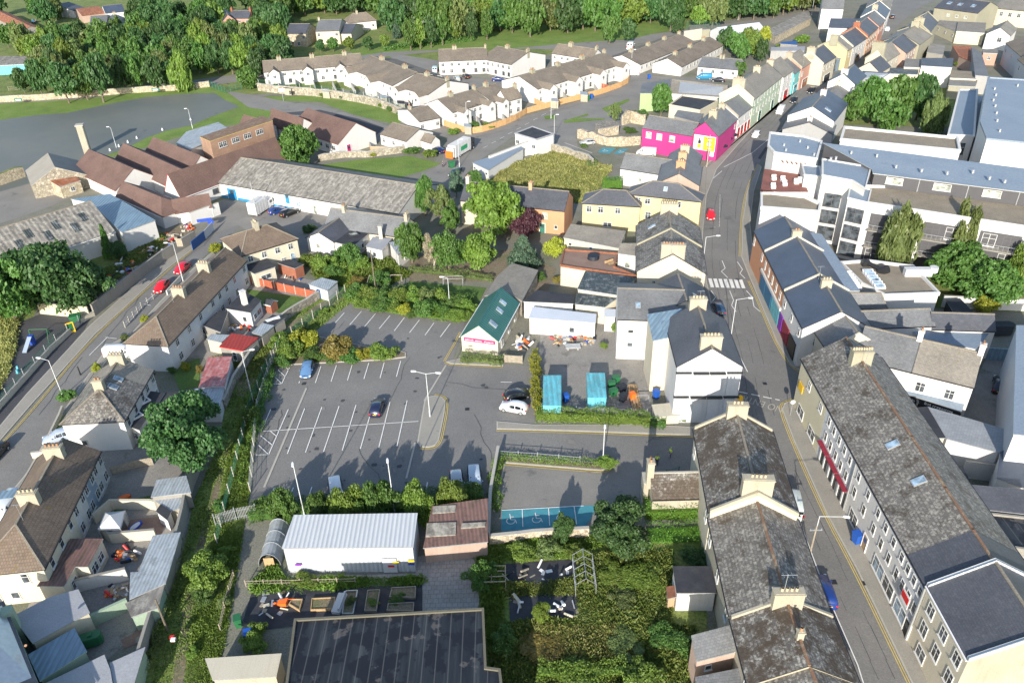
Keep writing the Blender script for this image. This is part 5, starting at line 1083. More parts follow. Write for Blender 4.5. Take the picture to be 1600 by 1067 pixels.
# SE row along the main street (near)
st='slate_patch'
terrace((1150,643),(1184,772),10.2,(1097,728),7.3,[(1.,'first near street house with mossy slates and a chimney at each end','w_cream',dict(ch=[(.03,.9,2.4,1.4,3,'w_stain',0,'pot_cream'),(.95,1.,3.2,1.6,4,'w_stain',0,'pot_clay')],cop=('w_stain','w_stain'),win={'e':row(2,5,.9,1.3)}))],roof=st,ridge='ridge_grey')
terrace((1182,781),(1227,934),9.,(1128,893),6.3,[(1.,'second near street house with smooth grey slates and orange ridge tiles','w_stain',dict(win={'e':row(3,4.4,.9,1.3)}))],roof='slate_old',ridge='ridge_clay')
terrace((1228,937),(1264,1040),8.7,(1158,1018),6.1,[(1.,'third near street house with heavily mottled moss slates and an aerial','w_stain',dict(ch=[(.03,.9,2.8,1.4,4,'w_stain',0,'pot_cream'),(.6,.5,.6,.9,1,'w_stain')],cop=('w_stain',0),win={'e':row(2,4.4,.9,1.3)}))],roof=st,ridge='ridge_clay')
terrace((1265,1042),(1310,1160),8.3,(1185,1100),5.8,[(1.,'fourth near street house cut by the bottom edge','w_stain',{})],roof='slate_old',ridge='ridge_clay')
A=at(1226,920,10.6); _a=root('tv_aerial',A,'thin metal TV aerial on the third street house chimney','aerial'); MB().tube(A,A+V(0,0,2),.03,.03,6).build('mast','galv',_a); MB().bar(A+V(-.6,0,1.9),A+V(.9,0,1.9),.04,.04).bar(A+V(-.4,-.3,1.9),A+V(-.4,.3,1.9),.03,.03).bar(A+V(0,-.3,1.9),A+V(0,.3,1.9),.03,.03).bar(A+V(.4,-.3,1.9),A+V(.4,.3,1.9),.03,.03).build('elements','galv',_a)
block('rear return with neat grey slates and a small window in a pinkish wall',[(1080,992,5.4),(1147,974.5,5.4),(1157,1016,4.4),(1088,1033,4.4)],'slate_grey','w_roseate',5,name='extension',cat='extension',win={2:[(.7,2.9,.7,.7)]})
block('lowest rear return with slate roof at the bottom edge',[(1086,1057,4),(1155,1043,4),(1172,1120,3.4),(1095,1120,3.4)],'slate_grey','w_stain',4,name='extension',cat='extension')
block('white graffitied shed with a black felt roof in the overgrown garden',[(1051,884),(1111,884),(1120,926),(1057,926)],'felt_black','w_white2',3.)
block('small rusty box store against the white graffitied shed',[(1041,916),(1054,914),(1057,932),(1043,935)],'rust','w_tan',1.8)
house('small annex with a moss-covered roof and a gable chimney beside the lower car park',(1017,740),(1098,738),4.9,(1055,777),3.1,st,'w_stain',wf=.8,ridge='kerb',ch=[(-.02,.8,1.,1.9,2,'w_stain')],name='annex',cat='annex')
wall('rendered wall stub at the corner of the lower car park',[(1004,772),(1007,790)],3.6,.6,'w_stain','kerb')
# ================================================================ RIGHT SIDE OF THE STREET
A_,B_,n_,we_,_w=geo((1322,528),(1552,878),11.3,(1340,719),8.)
def seg(x,y): q=at(x,y,8.).xy; return (q-A_).dot((B_-A_).normalized())
L_=(B_-A_).length; t0=0
def W3(n): return row(n,6.6,.8,1.2,.15,.85)+row(n,4.2,.8,1.35,.15,.85)
for i,(x,y,lb,wl,rf,kk) in enumerate(((1290,633,'cream public house front with carved emblem at the corner of the side street','w_paleyellow','slate_old',dict(ch=[(.5,1.2,2.6,1.4,8,'w_olive')],win={'e':row(2,6.4,1.,1.3,.4,.85)+[(.3,1.3,2.4,1.5),(.75,1.3,2.4,1.5)]})),
 (1340,719,'grey-white terrace house with red awnings and black and white shopfront','w_palegrey','slate_old',dict(win={'e':W3(5)})),
 (1387,800,'white terrace house with two skylights in its old slates','w_white','slate_old',dict(sky=[('e',.0,.35,1.,1.5),('e',.75,.3,1.,1.5)],win={'e':W3(3)+[(.3,1.3,2.2,1.6),(.75,0,1.,2.2,'door_wood')]})),
 (1423,866,'off-white terrace house between the skylight house and the one with a sale board','w_white','slate_old',dict(win={'e':W3(3)+[(.3,1.4,2.6,1.8,'s'),(.75,1.4,2.4,1.8)]})),
 (1451,917,'pale grey terrace house with a red sale board under new dark slates','w_palegrey','slate_dark',dict(win={'e':W3(3)+[(.4,1.4,2.6,1.8,'s'),(.85,0,1.2,2.2,'door_black')]})))):
    t1=seg(x,y); g=(B_-A_).normalized()*.015; d=(B_-A_).normalized()
    core(lb,A_+d*t0+g,A_+d*t1-g,11.3,we_,we_,n_,8.,8.,rf,wl,ridge='ridge_clay',ov=.18,**kk); t0=t1
dS=(B_-A_).normalized(); FR=lambda t,off,z:Vector((*(A_+dS*t+n_*(we_+off)),z))
def strip_(name,t0_,t1_,off,z,w_,h,m_,lab=None,cat=None,par=None):
    o=MB().bar(FR(t0_,off,z),FR(t1_,off,z),w_,h).build(name,m_,par); return tag(o,lab,cat) if lab else o
segs=[0,seg(1290,633),seg(1340,719),seg(1387,800),seg(1423,866),seg(1451,917)]
for i,u in enumerate((.08,.39,.7)): 
    a=segs[1]+(segs[2]-segs[1])*u; strip_('awning',a,a+3.,.35,3.,.6,.1,'awning_red','dark red shop awning on the grey-white terrace, '+('uppermost','middle','lowest')[i]+' of three','awning')
    for k in range(4): strip_('panel',a+.4+k*.75,a+.75+k*.75,.12,2.4,.06,2.2,'plastic_white' if k%2==0 else 'black','upright shopfront panel under the '+('uppermost','middle','lowest')[i]+' red awning, '+('first','second','third','fourth')[k]+' from the top','shopfront')
bd=strip_('sale_board',segs[4]+1.6,segs[4]+3.2,.5,5.1,.06,1.5,'plastic_white','red and white sale board on the pale grey terrace house','sign'); MB().bar(FR(segs[4]+1.7,.55,4.9),FR(segs[4]+3.1,.55,4.9),.04,.8).build('red_panel','red_plastic',bd)
bd=strip_('pub_sign',1.2,2.8,.2,5.2,.08,1.2,'amber','amber carved emblem on the cream public house','sign')
strip_('downpipe',segs[2]-.1,segs[2]+.1,.1,8.,.12,8.,'galv','grey downpipe between the grey-white and white terrace houses','pipe'); strip_('downpipe',segs[5]-.15,segs[5]+.05,.14,8.,.14,8.,'galv','grey downpipes beside the cream house at the bottom right','pipe')
HR=core('cream house with a plain dark roof and white window reveals at the bottom right',A_+dS*(segs[5]+.1),A_+dS*(seg(1527,1033)),11.5,we_,we_,n_,8.2,8.2,'slate_dark','w_cream',cop=('metal_white','metal_white'),trim='w_gable',gut='white',ov=.15,win={'e':row(3,6.7,1.2,1.5,.2,.85)+row(3,4.,1.2,1.7,.2,.85)+[(.3,1.4,1.6,1.5)]})
# street row with blue slates
A_,B_,n_,we_,_w=geo((1226,339),(1314.5,487.5),9.8,(1229,462),6.9)
L_=(B_-A_).length
def seg(x,y): q=at(x,y,9.8).xy; return (q-A_).dot((B_-A_).normalized())/L_
prev=0
for i,(t,lb,wl,kk) in enumerate(((seg(1241,370.5),'far unit of the blue slate row beside the white apartments','w_orange',dict(ch=[(.97,.8,1.6,1.,2,'w_cream')],win={'e':row(2,5.4,.8,1.4)})),(seg(1280,430.5),'orange-red fronted unit of the blue slate row above the blue shopfront','w_orange',dict(win={'e':row(5,5.2,.7,1.5)})),(1.,'white fronted unit of the blue slate row with a purple shop panel','w_white',dict(ch=[(.3,.8,1.6,1.,3,'w_cream')],win={'e':row(3,5.4,.9,1.3)})))):
    d=B_-A_; g=d.normalized()*.015; core(lb,A_+d*prev+g,A_+d*t-g,9.8,we_,we_,n_,6.9,6.9,'slate_blue',wl,ridge='ridge_grey',ov=.12,cop=((0 if i==0 else 'w_cream'),0),**kk); prev=t
dS=(B_-A_).normalized(); t2=seg(1280,430.5)*L_; t1=seg(1241,370.5)*L_
FR=lambda t,off,z:Vector((*(A_+dS*t+n_*(we_+off)),z))
for i,(u,v_,m_,lb) in enumerate(((t1+.5,t1+4,'shop_blue','blue shopfront, first below the orange-red wall'),(t1+4.3,t1+8.5,'shop_blue','blue shopfront, second below the orange-red wall'),(t1+9,t2-.3,'turq_shop','turquoise shopfront beside the purple panel'),(t2+.2,t2+2,'purple','purple shop panel at the foot of the white fronted unit'),(t2+2.5,t2+6.,'awning_red','dark red cafe front by the footpath'),(t2+6.5,t2+10,'black','black shop window at the end of the blue slate row'))):
    if m_=='turq_shop': m_='metal_teal'
    strip_('shopfront',u,v_,.1,3.1,.16,2.9,m_,lb,'shopfront')
strip_('fascia',t1,t2,.12,3.75,.3,.5,'w_white','long pale fascia with ornaments above the blue shopfronts','fascia')
house('grey slate corner house where the blue slate row bends',(1316,489),(1342,523),9.,(1290,540),6.4,'slate_grey','w_cream',hip=(0,0),cop=('w_cream','w_cream'),win={'e':row(2,4.6,.9,1.3)})
block('long pale metal flat roof with two rooflights behind the blue slate row',[(1252,360),(1284,366),(1344,454.5),(1308,453.7)],'membrane','w_grey',7.2,name='extension',cat='extension')
block('gravel flat roof with rows of slanted rooflights and white rounded parapet',[(1312,412),(1355,409),(1427,418),(1468,461),(1382,464),(1345,445)],'gravel_roof','w_white',5.,name='extension',cat='extension',par=(.5,.3,'w_white'))
for i in range(6):
    p=at(1356+i*3.6,427+i*4.6,5.05); item('rooflight',f'slanted white-framed rooflight, {("first","second","third","fourth","fifth","sixth")[i]} from the top of the inner row on the gravel roof','rooflight',MB().prism([(p.x-.9,p.y-.4),(p.x+.9,p.y-.4),(p.x+.9,p.y+.4),(p.x-.9,p.y+.4)],p.z,[p.z+.25,p.z+.25,p.z+.6,p.z+.6]).prism([(p.x-.7,p.y-.3),(p.x+.7,p.y-.3),(p.x+.7,p.y+.3),(p.x-.7,p.y+.3)],p.z+.1,[p.z+.32,p.z+.32,p.z+.58,p.z+.58],1),['plastic_white','glass_sky'],(0,0,0))
    p=at(1326+i*2.8,429+i*4.4,5.05); item('rooflight',f'slanted white-framed rooflight, {("first","second","third","fourth","fifth","sixth")[i]} from the top of the outer row beside the pale metal roof','rooflight',MB().prism([(p.x-.6,p.y-.4),(p.x+.6,p.y-.4),(p.x+.6,p.y+.4),(p.x-.6,p.y+.4)],p.z,[p.z+.2,p.z+.2,p.z+.5,p.z+.5]),'plastic_white',(0,0,0))
p=at(1374,424,5.05); item('air_handling_unit','round black ventilation unit with duct on the gravel flat roof','ventilation unit',MB().tube(p,p+V(.9,-.9,.9),.75,.75,12).tube(p+V(0,0,.4),p+V(-1.2,1.8,.6),.4,.4,10).box(p+V(-1.6,2.2,0),1.2,1.,1.,ch=.1),'black',(0,0,0))
p=at(1433,430,5.05); item('air_handling_unit','pale boxy duct unit at the edge of the gravel flat roof','ventilation unit',MB().box(p,4.6,1.2,1.3,-.05,ch=.1).tube(p+V(2.6,0,.6),p+V(2.6,0,1.5),.7,.7,12),'w_palegrey',(0,0,0))
house('short purple-grey slate wing below the pale metal flat roof',(1309,459),(1376,459),6.8,(1350,479),5.,'slate_grey','w_dark',hip=(0,1),name='wing',cat='wing')
house('long slate wing crossing behind the blue slate row',(1345,487),(1453,483),7.,(1400,512),5.4,'slate_grey','w_white',name='wing',cat='wing',ov=.1); house('plain slate wing ending at the oil tank wall',(1455,489),(1553,492),6.8,(1500,516),5.,'slate_dark','w_white',name='wing',cat='wing',ov=.1)
block('smooth blue-grey flat roof between the slate wing and the old slate house',[(1425,517),(1546,520),(1525,545),(1440,528)],'membrane','w_white',4.6,name='extension',cat='extension')
A_,B_,n_,we_,_w=geo((1352,511),(1534,553),9.,(1440,586),6.3)
d=B_-A_; core('white rear house with smooth grey slates, left of the old slate house',A_,A_+d*.49,9.,we_,we_*.9,n_,6.3,6.3,'slate_grey','w_white',ov=.1,ch=[(.98,.7,.9,1.4,2,'w_white')],win={'e':[(.25,4.6,1.,1.)]})
core('white rear house with rough old slates and two pairs of small windows',A_+d*.492,B_,9.,we_,we_*.9,n_,6.3,6.3,'slate_warm','w_white',ov=.1,ch=[(.98,.7,.9,1.4,2,'w_white')],win={'e':[(.2,4.4,1.2,1.5),(.68,4.4,1.2,1.5)]})
Z=block('dark shop frontage with white lettering under a grey lean-to roof',[(1412,597,3.6),(1508,628,3.6),(1503,643,3.1),(1407,612,3.1)],'membrane','w_dark',3.4,name='shop',cat='shop')
a=at(1407,612,3.1); b_=at(1503,643,3.1); d=(b_-a).normalized(); nn=Vector((d.y,-d.x)); c=(a+b_)/2
MB().bar(a+V(nn.x,nn.y,0)*.1+V(0,0,-.25),b_+V(nn.x,nn.y,0)*.1+V(0,0,-.25),.1,.6).build('sign_board','sign_dark',Z)
marksign(Z,V(a.x,a.y,0),V(b_.x,b_.y,0),nn*.17,2.35,.3,((.07,.27),),'plastic_white',3); marksign(Z,V(a.x,a.y,0),V(b_.x,b_.y,0),nn*.17,2.45,.42,((.42,.86),),'plastic_white',4); marksign(Z,V(a.x,a.y,0),V(b_.x,b_.y,0),nn*.17,2.0,.2,((.58,.84),),'plastic_white',5)
block('black felt flat roof between the big street terrace and the light slate roof',[(1413,638),(1449,635),(1478,684),(1447,684)],'felt_black','w_cream',5,name='extension',cat='extension',win={2:[(.4,3.4,1.6,1.1)]})
block('light grey slate roof of the low building beside the car yard',[(1449.5,635),(1602,679),(1561,707),(1479,685)],'slate_light','w_white',4.4,name='outbuilding',cat='outbuilding')
block('blue slate roof with two rooflights at the right edge',[(1562,707),(1612,676),(1620,770),(1557,746)],'slate_blue','w_white',4.8,name='outbuilding',cat='outbuilding')
wall('white yard wall around the small enclosed garden',[(1478,700),(1560,712),(1556,752),(1500,745)],2.6,.25,'w_white2','kerb')
block('dark slate monopitch with a white rooflight at the right edge',[(1508,756,6),(1612,765,6),(1612,804,5.2),(1522,794,5.2)],'slate_dark','w_conc',5.5,name='extension',cat='extension')
block('wet black flat roof at the right edge above the glazed wall',[(1522,800),(1612,810),(1612,862),(1548,852)],'felt_bitumen','w_conc',5,name='extension',cat='extension',par=(.25,.25,'w_conc'))
block('small black shed roof and white wall by the enclosed garden',[(1462,730),(1505,728),(1518,757),(1478,757)],'felt_black','w_white',4.6,name='extension',cat='extension')
block('dark roofed building with a band of windows at the right edge',[(1552,868),(1620,872),(1620,930),(1590,925)],'slate_dark','w_grey',3.8,name='extension',cat='extension')
block('tall white clad building along the right edge beside the car yard',[(1588,508),(1700,508),(1700,690),(1583,678)],'membrane','w_palegrey',9,name='office_building',cat='building')
wall('white yard wall behind the oil tank',[(1470,480),(1600,486)],2.2,.3,'w_white2','kerb'); wall('dark teal gate wall at the top of the car yard',[(1540,562),(1596,566)],2.2,.2,'metal_blue',None)
item('oil_tank','dark green plastic oil tank on a white plinth by the right edge','oil tank',MB().box(at(1562,520,.3),3.8,1.7,1.7,0,ch=.5),'sign_dark',(0,0,0))
block('dark blue-grey low roof with glazed verandah in the courtyard garden',[(1478,468),(1500,466),(1522,488),(1490,488)],'felt_black','w_dark',2.6)
# ---- apartments
WI='w_white'
Ap=block('long white apartment block with a blue-grey roof and a gravel balcony terrace',[(1340,292),(1345,318),(1620,360),(1615,300)],'gravel_roof',WI,11.3,name='apartment_block',cat='apartment block',par=(.5,.3,WI),ov=.05)
a,b_=at(1345,318,11.3).xy,at(1620,360,11.3).xy; dA=(b_-a).normalized(); nA=Vector((dA.y,-dA.x)); LA=(b_-a).length
def AP(t,off,z): return Vector((*(a+dA*t+nA*off),z))
for bay,t0 in enumerate((2.5,11.5,20.5,29.5,38.5,47.5)):
    if t0+7>LA: break
    for fl,z in enumerate((1.3,4.6,7.9)):
        MB().box(AP(t0+2.8,.02,z-.85),6.4,.08,2.7,math.atan2(dA.y,dA.x)).build('recess_panel','w_pent',Ap)
        for k,dt in enumerate((0,3.2)): window(Ap,AP(t0+dt+1.2,.0,z+.35),nA,2.2,2.3,'s' if (bay+fl+k)%4==0 else 'd')
        if fl:
            MB().bar(AP(t0-.3,.75,z-.9),AP(t0+6,.75,z-.9),1.5,.18).build('balcony','w_conc',Ap); rl=MB()
            rl.bar(AP(t0-.3,1.45,z+.15),AP(t0+6,1.45,z+.15),.06,.06)
            for k in range(9): rl.bar(AP(t0-.3+k*.78,1.45,z+.1),AP(t0-.27+k*.78,1.45,z+.1),.03,1.)
            rl.build('balcony_rail','galv',Ap)
P1=block('set-back grey penthouse storey with cream windows under the long blue roof',[(1285,223,14.6),(1620,266,14.6),(1620,303,14.),(1364,271,14.),(1362,264,14.)],'membrane','w_pent',14.,name='penthouse',cat='apartment block',z0=11.35,ov=.3)
a2,b2=at(1364,271,14.).xy,at(1620,303,14.).xy; d2=(b2-a2).normalized(); n2_=Vector((d2.y,-d2.x)); 
for i in range(7):
    q=a2+d2*(4+i*8.2)-n2_*.3; window(P1,(q.x,q.y,12.9),n2_,3.,1.3,'p')
    if i: q=a2+d2*(i*8.2)-n2_*.25; MB().box((q.x,q.y,11.4),.15,.15,2.5).build('downpipe','galv',P1)
C1=block('tall blank white stair tower of the apartments with glazed corner strips',[(1284,249),(1362,262),(1352,296),(1331,283.5),(1284,275)],'membrane',WI,13.4,name='stair_tower',cat='apartment block',par=(.25,.3,WI))
C2=block('white slab tower left of the balconies with glazed rear strip',[(1328,290),(1362,297),(1357,318),(1324,310)],'membrane',WI,11.9,name='stair_tower',cat='apartment block',par=(.2,.25,WI))
for Tn,(x0,y0,x1,y1) in ((C1,(1296,278,1318,281)),(C2,(1331,312,1350,316))):
    q0,q1=at(x0,y0,13.4 if Tn is C1 else 11.9).xy,at(x1,y1,13.4 if Tn is C1 else 11.9).xy; dd=(q1-q0).normalized(); n3=Vector((dd.y,-dd.x)); mid=(q0+q1)/2-n3*.02
    for z in (2.2,5.6,9.): window(Tn,(mid.x,mid.y,z),n3,3.,2.7,'d')
D1=block('blue-roofed west wing of the apartments next to the street',[(1202,208),(1256,214),(1285,222),(1277,250),(1209,240),(1199,229)],'membrane',WI,12.6,name='apartment_block',cat='apartment block',par=(.35,.4,WI))
D2=block('white wing with a red-brown timber roof terrace and pergola',[(1194,264),(1252,272),(1263,300),(1188,300)],'deck',WI,9.,name='apartment_block',cat='apartment block')
D3=block('low white wing with a gravel roof and raised white parapet beside the street',[(1188,301),(1258,309),(1283,321),(1280,334),(1188,327)],'gravel_roof',WI,8.4,name='apartment_block',cat='apartment block',par=(.6,.4,WI))
D4=block('white box between the roof terrace and the stair tower',[(1252,258),(1282,261),(1284,277),(1256,274)],'membrane',WI,11.5,name='apartment_block',cat='apartment block',par=(.2,.3,WI))
pg=root('pergola',at(1233,268,9.),'timber pergola with white panels on the roof terrace','pergola')
for i in range(6):
    q=at(1216+i*7,265+i*.9,9.); MB().box(q,.18,.18,2.4).build('post','rust',pg); MB().bar(q+V(0,.2,2.5),q+V(0,-2.6,2.5),.12,.16).build('beam','rust',pg)
    if i<5: MB().box(q+V(1.,.1,0),1.3,.12,2.2).build('panel','plastic_white',pg)
for i,(x,y,lb) in enumerate(((1209,281,'upper left'),(1223,283,'centre'),(1226,290,'lower centre'),(1244,287,'right'),(1208,294,'lower left'),(1250,285,'far right'))): 
    q=at(x,y,9.03); item('planter' if i in(0,3,5) else 'garden_chair',f'white {"planter with a small plant" if i in(0,3,5) else "garden seat"} on the red-brown roof terrace, {lb}','planter' if i in(0,3,5) else 'seat',MB().box(q,.9,.9,.6,ch=.1).box(q+V(0,.35,.6),.9,.2,.4),'plastic_white',(0,0,0))
D5=block('back wing of the apartments with gravel roof behind white parapets',[(1318,200),(1497,217),(1501,238),(1312,220)],'gravel_roof',WI,11.2,name='apartment_block',cat='apartment block',par=(.5,.5,WI),win={2:row(4,4,1.5,2.)})
D6=block('huge blue metal roof of the apartments at the right edge',[(1543,122),(1640,128),(1640,228),(1541,218),(1531,192)],'membrane',WI,14.,name='apartment_block',cat='apartment block',par=(.3,.5,'membrane'))
D7=block('narrow white block with tall courtyard windows left of the blue roof',[(1498,141),(1528,141),(1523,214),(1480,212)],'membrane',WI,10.,name='apartment_block',cat='apartment block',par=(.3,.4,WI),win={2:[(.5,7,3,3.),(.5,2.5,3,3)],3:row(4,5,1.6,2)})
D8=block('flat roof piece joining the courtyard block to the blue roof',[(1524,150),(1543,150),(1531,216),(1520,214)],'membrane','w_palegrey',8.,name='apartment_block',cat='apartment block')
VN=0
for x,y in ((1225,228),(1250,222),(1262,232),(1272,243),(1228,236),(1298,250),(1306,249),(1330,240),(1370,245),(1400,262),(1440,268),(1480,272),(1520,270),(1546,280),(1570,285),(1554,140),(1556,150),(1552,158),(1555,167),(1557,178),(1558,190),(1562,206),(1590,135)):
    VN+=1; z=12.65 if x<1282 else 14.65 if y>222 and x<1600 else 14.05; p=at(x,y,z); o=MB().tube(p-V(0,0,.1),p+V(0,0,.5),.22,.22,8).tube(p+V(0,0,.5),p+V(0,0,.6),.3,.05,8).build('roof_vent','galv',None,(0,0,0)); tag(o,'small round metal vent on the blue-grey apartment roofs, '+ordw(VN)+' from the street','roof vent','round vents on the apartment roofs')
# ================================================================ PINK HOUSE AND ABOVE
house('bright pink two-storey wing with three white windows and grey slates',(1015,181),(1092,193),8.2,(1035,206),6.,'slate_grey','w_pink',ov=.1,win={'e':[(.14,4.6,1.5,1.6,'p'),(.36,4.6,1.5,1.6,'p'),(.62,4.6,1.5,1.6,'p')]})
HP=house('bright pink gabled house with a white wall panel and yellow poster',(1126,172),(1102,191.5),9.4,(1126,211),6.3,'slate_grey','w_pink',ov=.08,ch=[(.5,.9,2.,1.2,3,'w_stain')])
A_,B_,n_,we_,_w=geo((1126,172),(1102,191.5),9.4,(1126,211),6.3); a_=(B_-A_).normalized(); a3=V(a_.x,a_.y,0); n3=V(n_.x,n_.y,0)
def pp(nm,u0,u1,z0_,z1_,o_,m_): b=V(B_.x,B_.y,0)+a3*o_; MB().bar(b+n3*u0+V(0,0,z1_),b+n3*u1+V(0,0,z1_),.05,z1_-z0_).build(nm,m_,HP)
pp('wall_panel',-3.6,we_-.5,2.4,6.1,.03,'plastic_white'); pp('poster',.1,we_-.6,2.5,5.95,.08,'amber')
b=V(B_.x,B_.y,0)+a3*.14; um=(.1+we_-.6)/2
k=MB()
k.face([b+n3*(um+.55*math.cos(i*math.pi/6))+V(0,0,4.15+.55*math.sin(i*math.pi/6)) for i in range(12)]); k.build('poster_disc','plastic_white',HP)
pp('poster_bar',1.2,we_-1.4,5.05,5.4,.12,'plastic_white'); pp('poster_bar',1.2,we_-1.4,3.0,3.25,.12,'plastic_white')
pp('painted_bottle',-1.25,-.55,4.0,4.8,.08,'sign_dark'); pp('painted_bottle_neck',-1.05,-.75,4.8,5.5,.08,'sign_dark'); pp('painted_glass',-1.35,-.45,2.9,3.9,.08,'amber')
pp('banner',we_-1.6,we_-.6,1.2,2.3,.08,'plastic_white')
fr='slate_grey'
front('grey-roofed shop next to the pink gable with a pink shopfront',(1128,209),(1152,186),8,6.1,8.8,fr,'w_pink',win={'e':row(3,4.6,.9,1.2)},ch=[(.9,.8,1.6,1.,2,'w_stain')])
front('white fronted shop with bright red ground floor',(1153.5,183.5),(1176,166.5),8,5.9,8.6,'slate_grey','w_white',cop=('w_stain',0),win={'e':[(.15,0,2.2,2.7,'door_light_red'),(.38,0,2.2,2.7,'door_light_red'),(.62,0,2.2,2.7,'door_light_red'),(.86,0,2.2,2.7,'door_light_red')]+row(3,4.4,.8,1.)})
front('tall cream street house with many small windows and a wide cream gable chimney',(1177.5,156),(1222,120),9.5,7.9,11.2,'slate_warm','w_mint',chm='w_cream',ch=[(.03,1.,3.4,1.5,5),(.62,.9,2.,1.1,3)],cop=('w_cream',0),win={'e':row(9,6.6,.8,1.3,.06,.94)+row(9,4.1,.8,1.4,.06,.94)+[(.3,0,2.6,2.8,'door_mesh_green'),(.75,0,2.6,2.8,'door_mesh_green')]})
front('white street house with dark windows above an orange fascia',(1224,121),(1240,109.5),9,7.6,10.8,'slate_warm','w_white',ch=[(.02,.9,2.,1.,3,'w_cream')],win={'e':row(3,6.3,1.,1.5)+row(3,4.,1.,1.5)+[(.5,0,4,2.8,'door_light_red')]})
front('turquoise fronted street house',(1241,116),(1252,108),9,6.4,9.2,'slate_grey','w_turq',win={'e':row(2,4.6,.9,1.2)+[(.5,0,4,2.6,'door_metal_teal')]})
front('salmon pink street house above a dark red shopfront',(1253,107),(1270,96),9,6.8,9.8,'slate_warm','w_salmon',cop=('w_stain',0),ch=[(.02,.9,2.,1.,2,'w_stain')],win={'e':row(2,4.8,1.2,1.4)+[(.5,0,5,2.6,'door_rust')]})
front('low pink house between the salmon and cream street houses',(1271,103),(1285,94),8,5.4,7.8,'slate_grey','w_salmon',win={'e':row(2,4,.9,1.1)})
front('cream street house with dark slates left of the teal gable gap',(1286.5,101),(1306,89),9,6.7,9.8,'slate_dark','w_cream',cop=('w_cream',0),ch=[(.03,1.,2.6,1.3,4,'w_cream')],win={'e':row(4,5,.9,1.3)+[(.5,0,6,2.5,'door_black')]})
block('teal side wall and low roof between the cream and yellow street houses',[(1302,80),(1312,80),(1314,92),(1307,94)],'metal_blue','metal_blue',4.)
front('narrow yellow street house with a stained gable behind',(1324,79.5),(1332,75),10,6.6,9.6,'slate_warm','w_yellow',cop=('w_olive',0),ch=[(.02,1.,2.6,1.2,3,'w_olive')],win={'e':row(1,4.8,1,1.3)})
front('white street house in the middle of the upper row',(1333,74),(1355,59.5),9,6.4,9.4,'slate_dark','w_white',cop=('w_cream',0),win={'e':row(5,4.6,.9,1.3)+[(.5,0,5,2.5,'door_wood')]})
front('orange street house with many upright windows',(1356,57.5),(1372,43.5),9,6.9,9.9,'slate_dark','w_peach',ch=[(.05,.9,2.2,1.1,3,'brick')],cop=('brick',0),win={'e':row(5,5.2,.9,1.5)+row(5,2.6,.9,1.5)})
front('grey-roofed street house above the orange one with bunting',(1374,42),(1383,32),9,6.8,9.8,'slate_grey','w_salmon',win={'e':row(3,4.8,.9,1.3)})
front('blue-slated street house near the top junction',(1383.5,29),(1390,16),9,6.8,9.8,'slate_blue','w_white',ch=[(.05,.9,2.,1.2,3,'w_cream')],win={'e':row(3,4.8,.9,1.3)})
front('last street house before the top edge on the left side of the street',(1390.5,14),(1396,-4),9,6.8,9.8,'slate_warm','w_white',ch=[(.05,.9,2.,1.2,2,'w_cream')],win={'e':row(3,4.8,.9,1.3)})
# backs behind west row
block('grey barrel-roofed building with a pale green gable wall',[(1000,146,5.5),(1003,131,5.5),(1048,124,5),(1046,146,5)],'slate_grey','w_lime',5.5,name='warehouse',cat='warehouse')
block('long grey slate roof behind the green gable building',[(1046,146,3.6),(1050,124,6),(1139,134,6),(1137,153,3.6)],'slate_warm','w_white',5,name='outbuilding',cat='outbuilding')
block('low flat roof with an orange lichen patch behind the pink house',[(1045,165),(1066,150),(1124,158),(1094,174)],'felt_black','w_cream',5,name='outbuilding',cat='outbuilding',par=(.3,.3,'w_cream'))
block('small crumpled grey slate roof between the flat roof and the pink house',[(1053,182,5),(1059,172,5.6),(1100,178,5.6),(1092,192,4.6)],'slate_grey','w_conc',5,name='outbuilding',cat='outbuilding',)
house('grey slate house with a long low roof below the pink wing',(978,240),(1058,252),6.6,(960,262),4.,'slate_grey','w_white',name='house',ov=.1,win={'e':[(.4,2.2,.9,1.3,'p')]},ch=[])
house('slated street house with its gable towards the pink house, farther of two',(1074,226),(1067,244),8.2,(1096,247),5.8,'slate_grey','w_roseate',ch=[(.55,.9,2.,1.1,3,'w_cream')],ov=.08)
house('slated street house with a clay pot chimney above the taller yellow house',(1067,244),(1061,272),8.2,(1096,268),5.8,'slate_grey','w_roseate',ch=[(.1,.9,1.8,1.1,3,'w_tan'),(.6,.9,1.9,1.1,3,'w_orange')],ov=.08)
# upper right side of the street
house('white gabled house with blue slates and a white rooflight beside the street',(1293,141),(1270,167),9.2,(1303,190),6.2,'slate_blue','w_white',sky=[('e',.75,.55,1.4,1.8)],ch=[(.3,1.,1.4,1.2,1,'w_white')],win={})
house('low grey gabled annex in front of the white gabled house',(1270,178),(1264,192),6.6,(1300,213),4.2,'slate_grey','w_grey',name='annex',cat='annex',ch=[(.8,.8,1.2,.8,1,'w_white')])
house('grey slate house behind the white gabled house near the courtyard trees',(1312,132),(1290,150),7.4,(1322,162),5.,'slate_grey','w_white',ch=[(.1,.8,1.2,1.,1,'w_cream')])
house('large white house with a blank gable and blue slates at the street bend',(1335,102),(1318,116),10.6,(1345,126),8.,'slate_blue','w_white',ch=[(.9,1.,1.8,1.,2,'w_white')])
block('blue slate lower roof joined to the large white gable house',[(1338,125,6),(1348,111,7.4),(1392,114,7),(1376,124,5.6)],'slate_blue','w_white',6,name='house',cat='house')
house('dark slate house with a pale valley stripe above the courtyard trees',(1359,98),(1376,88),9,(1391,104),6.4,'slate_dark','w_cream',name='house')
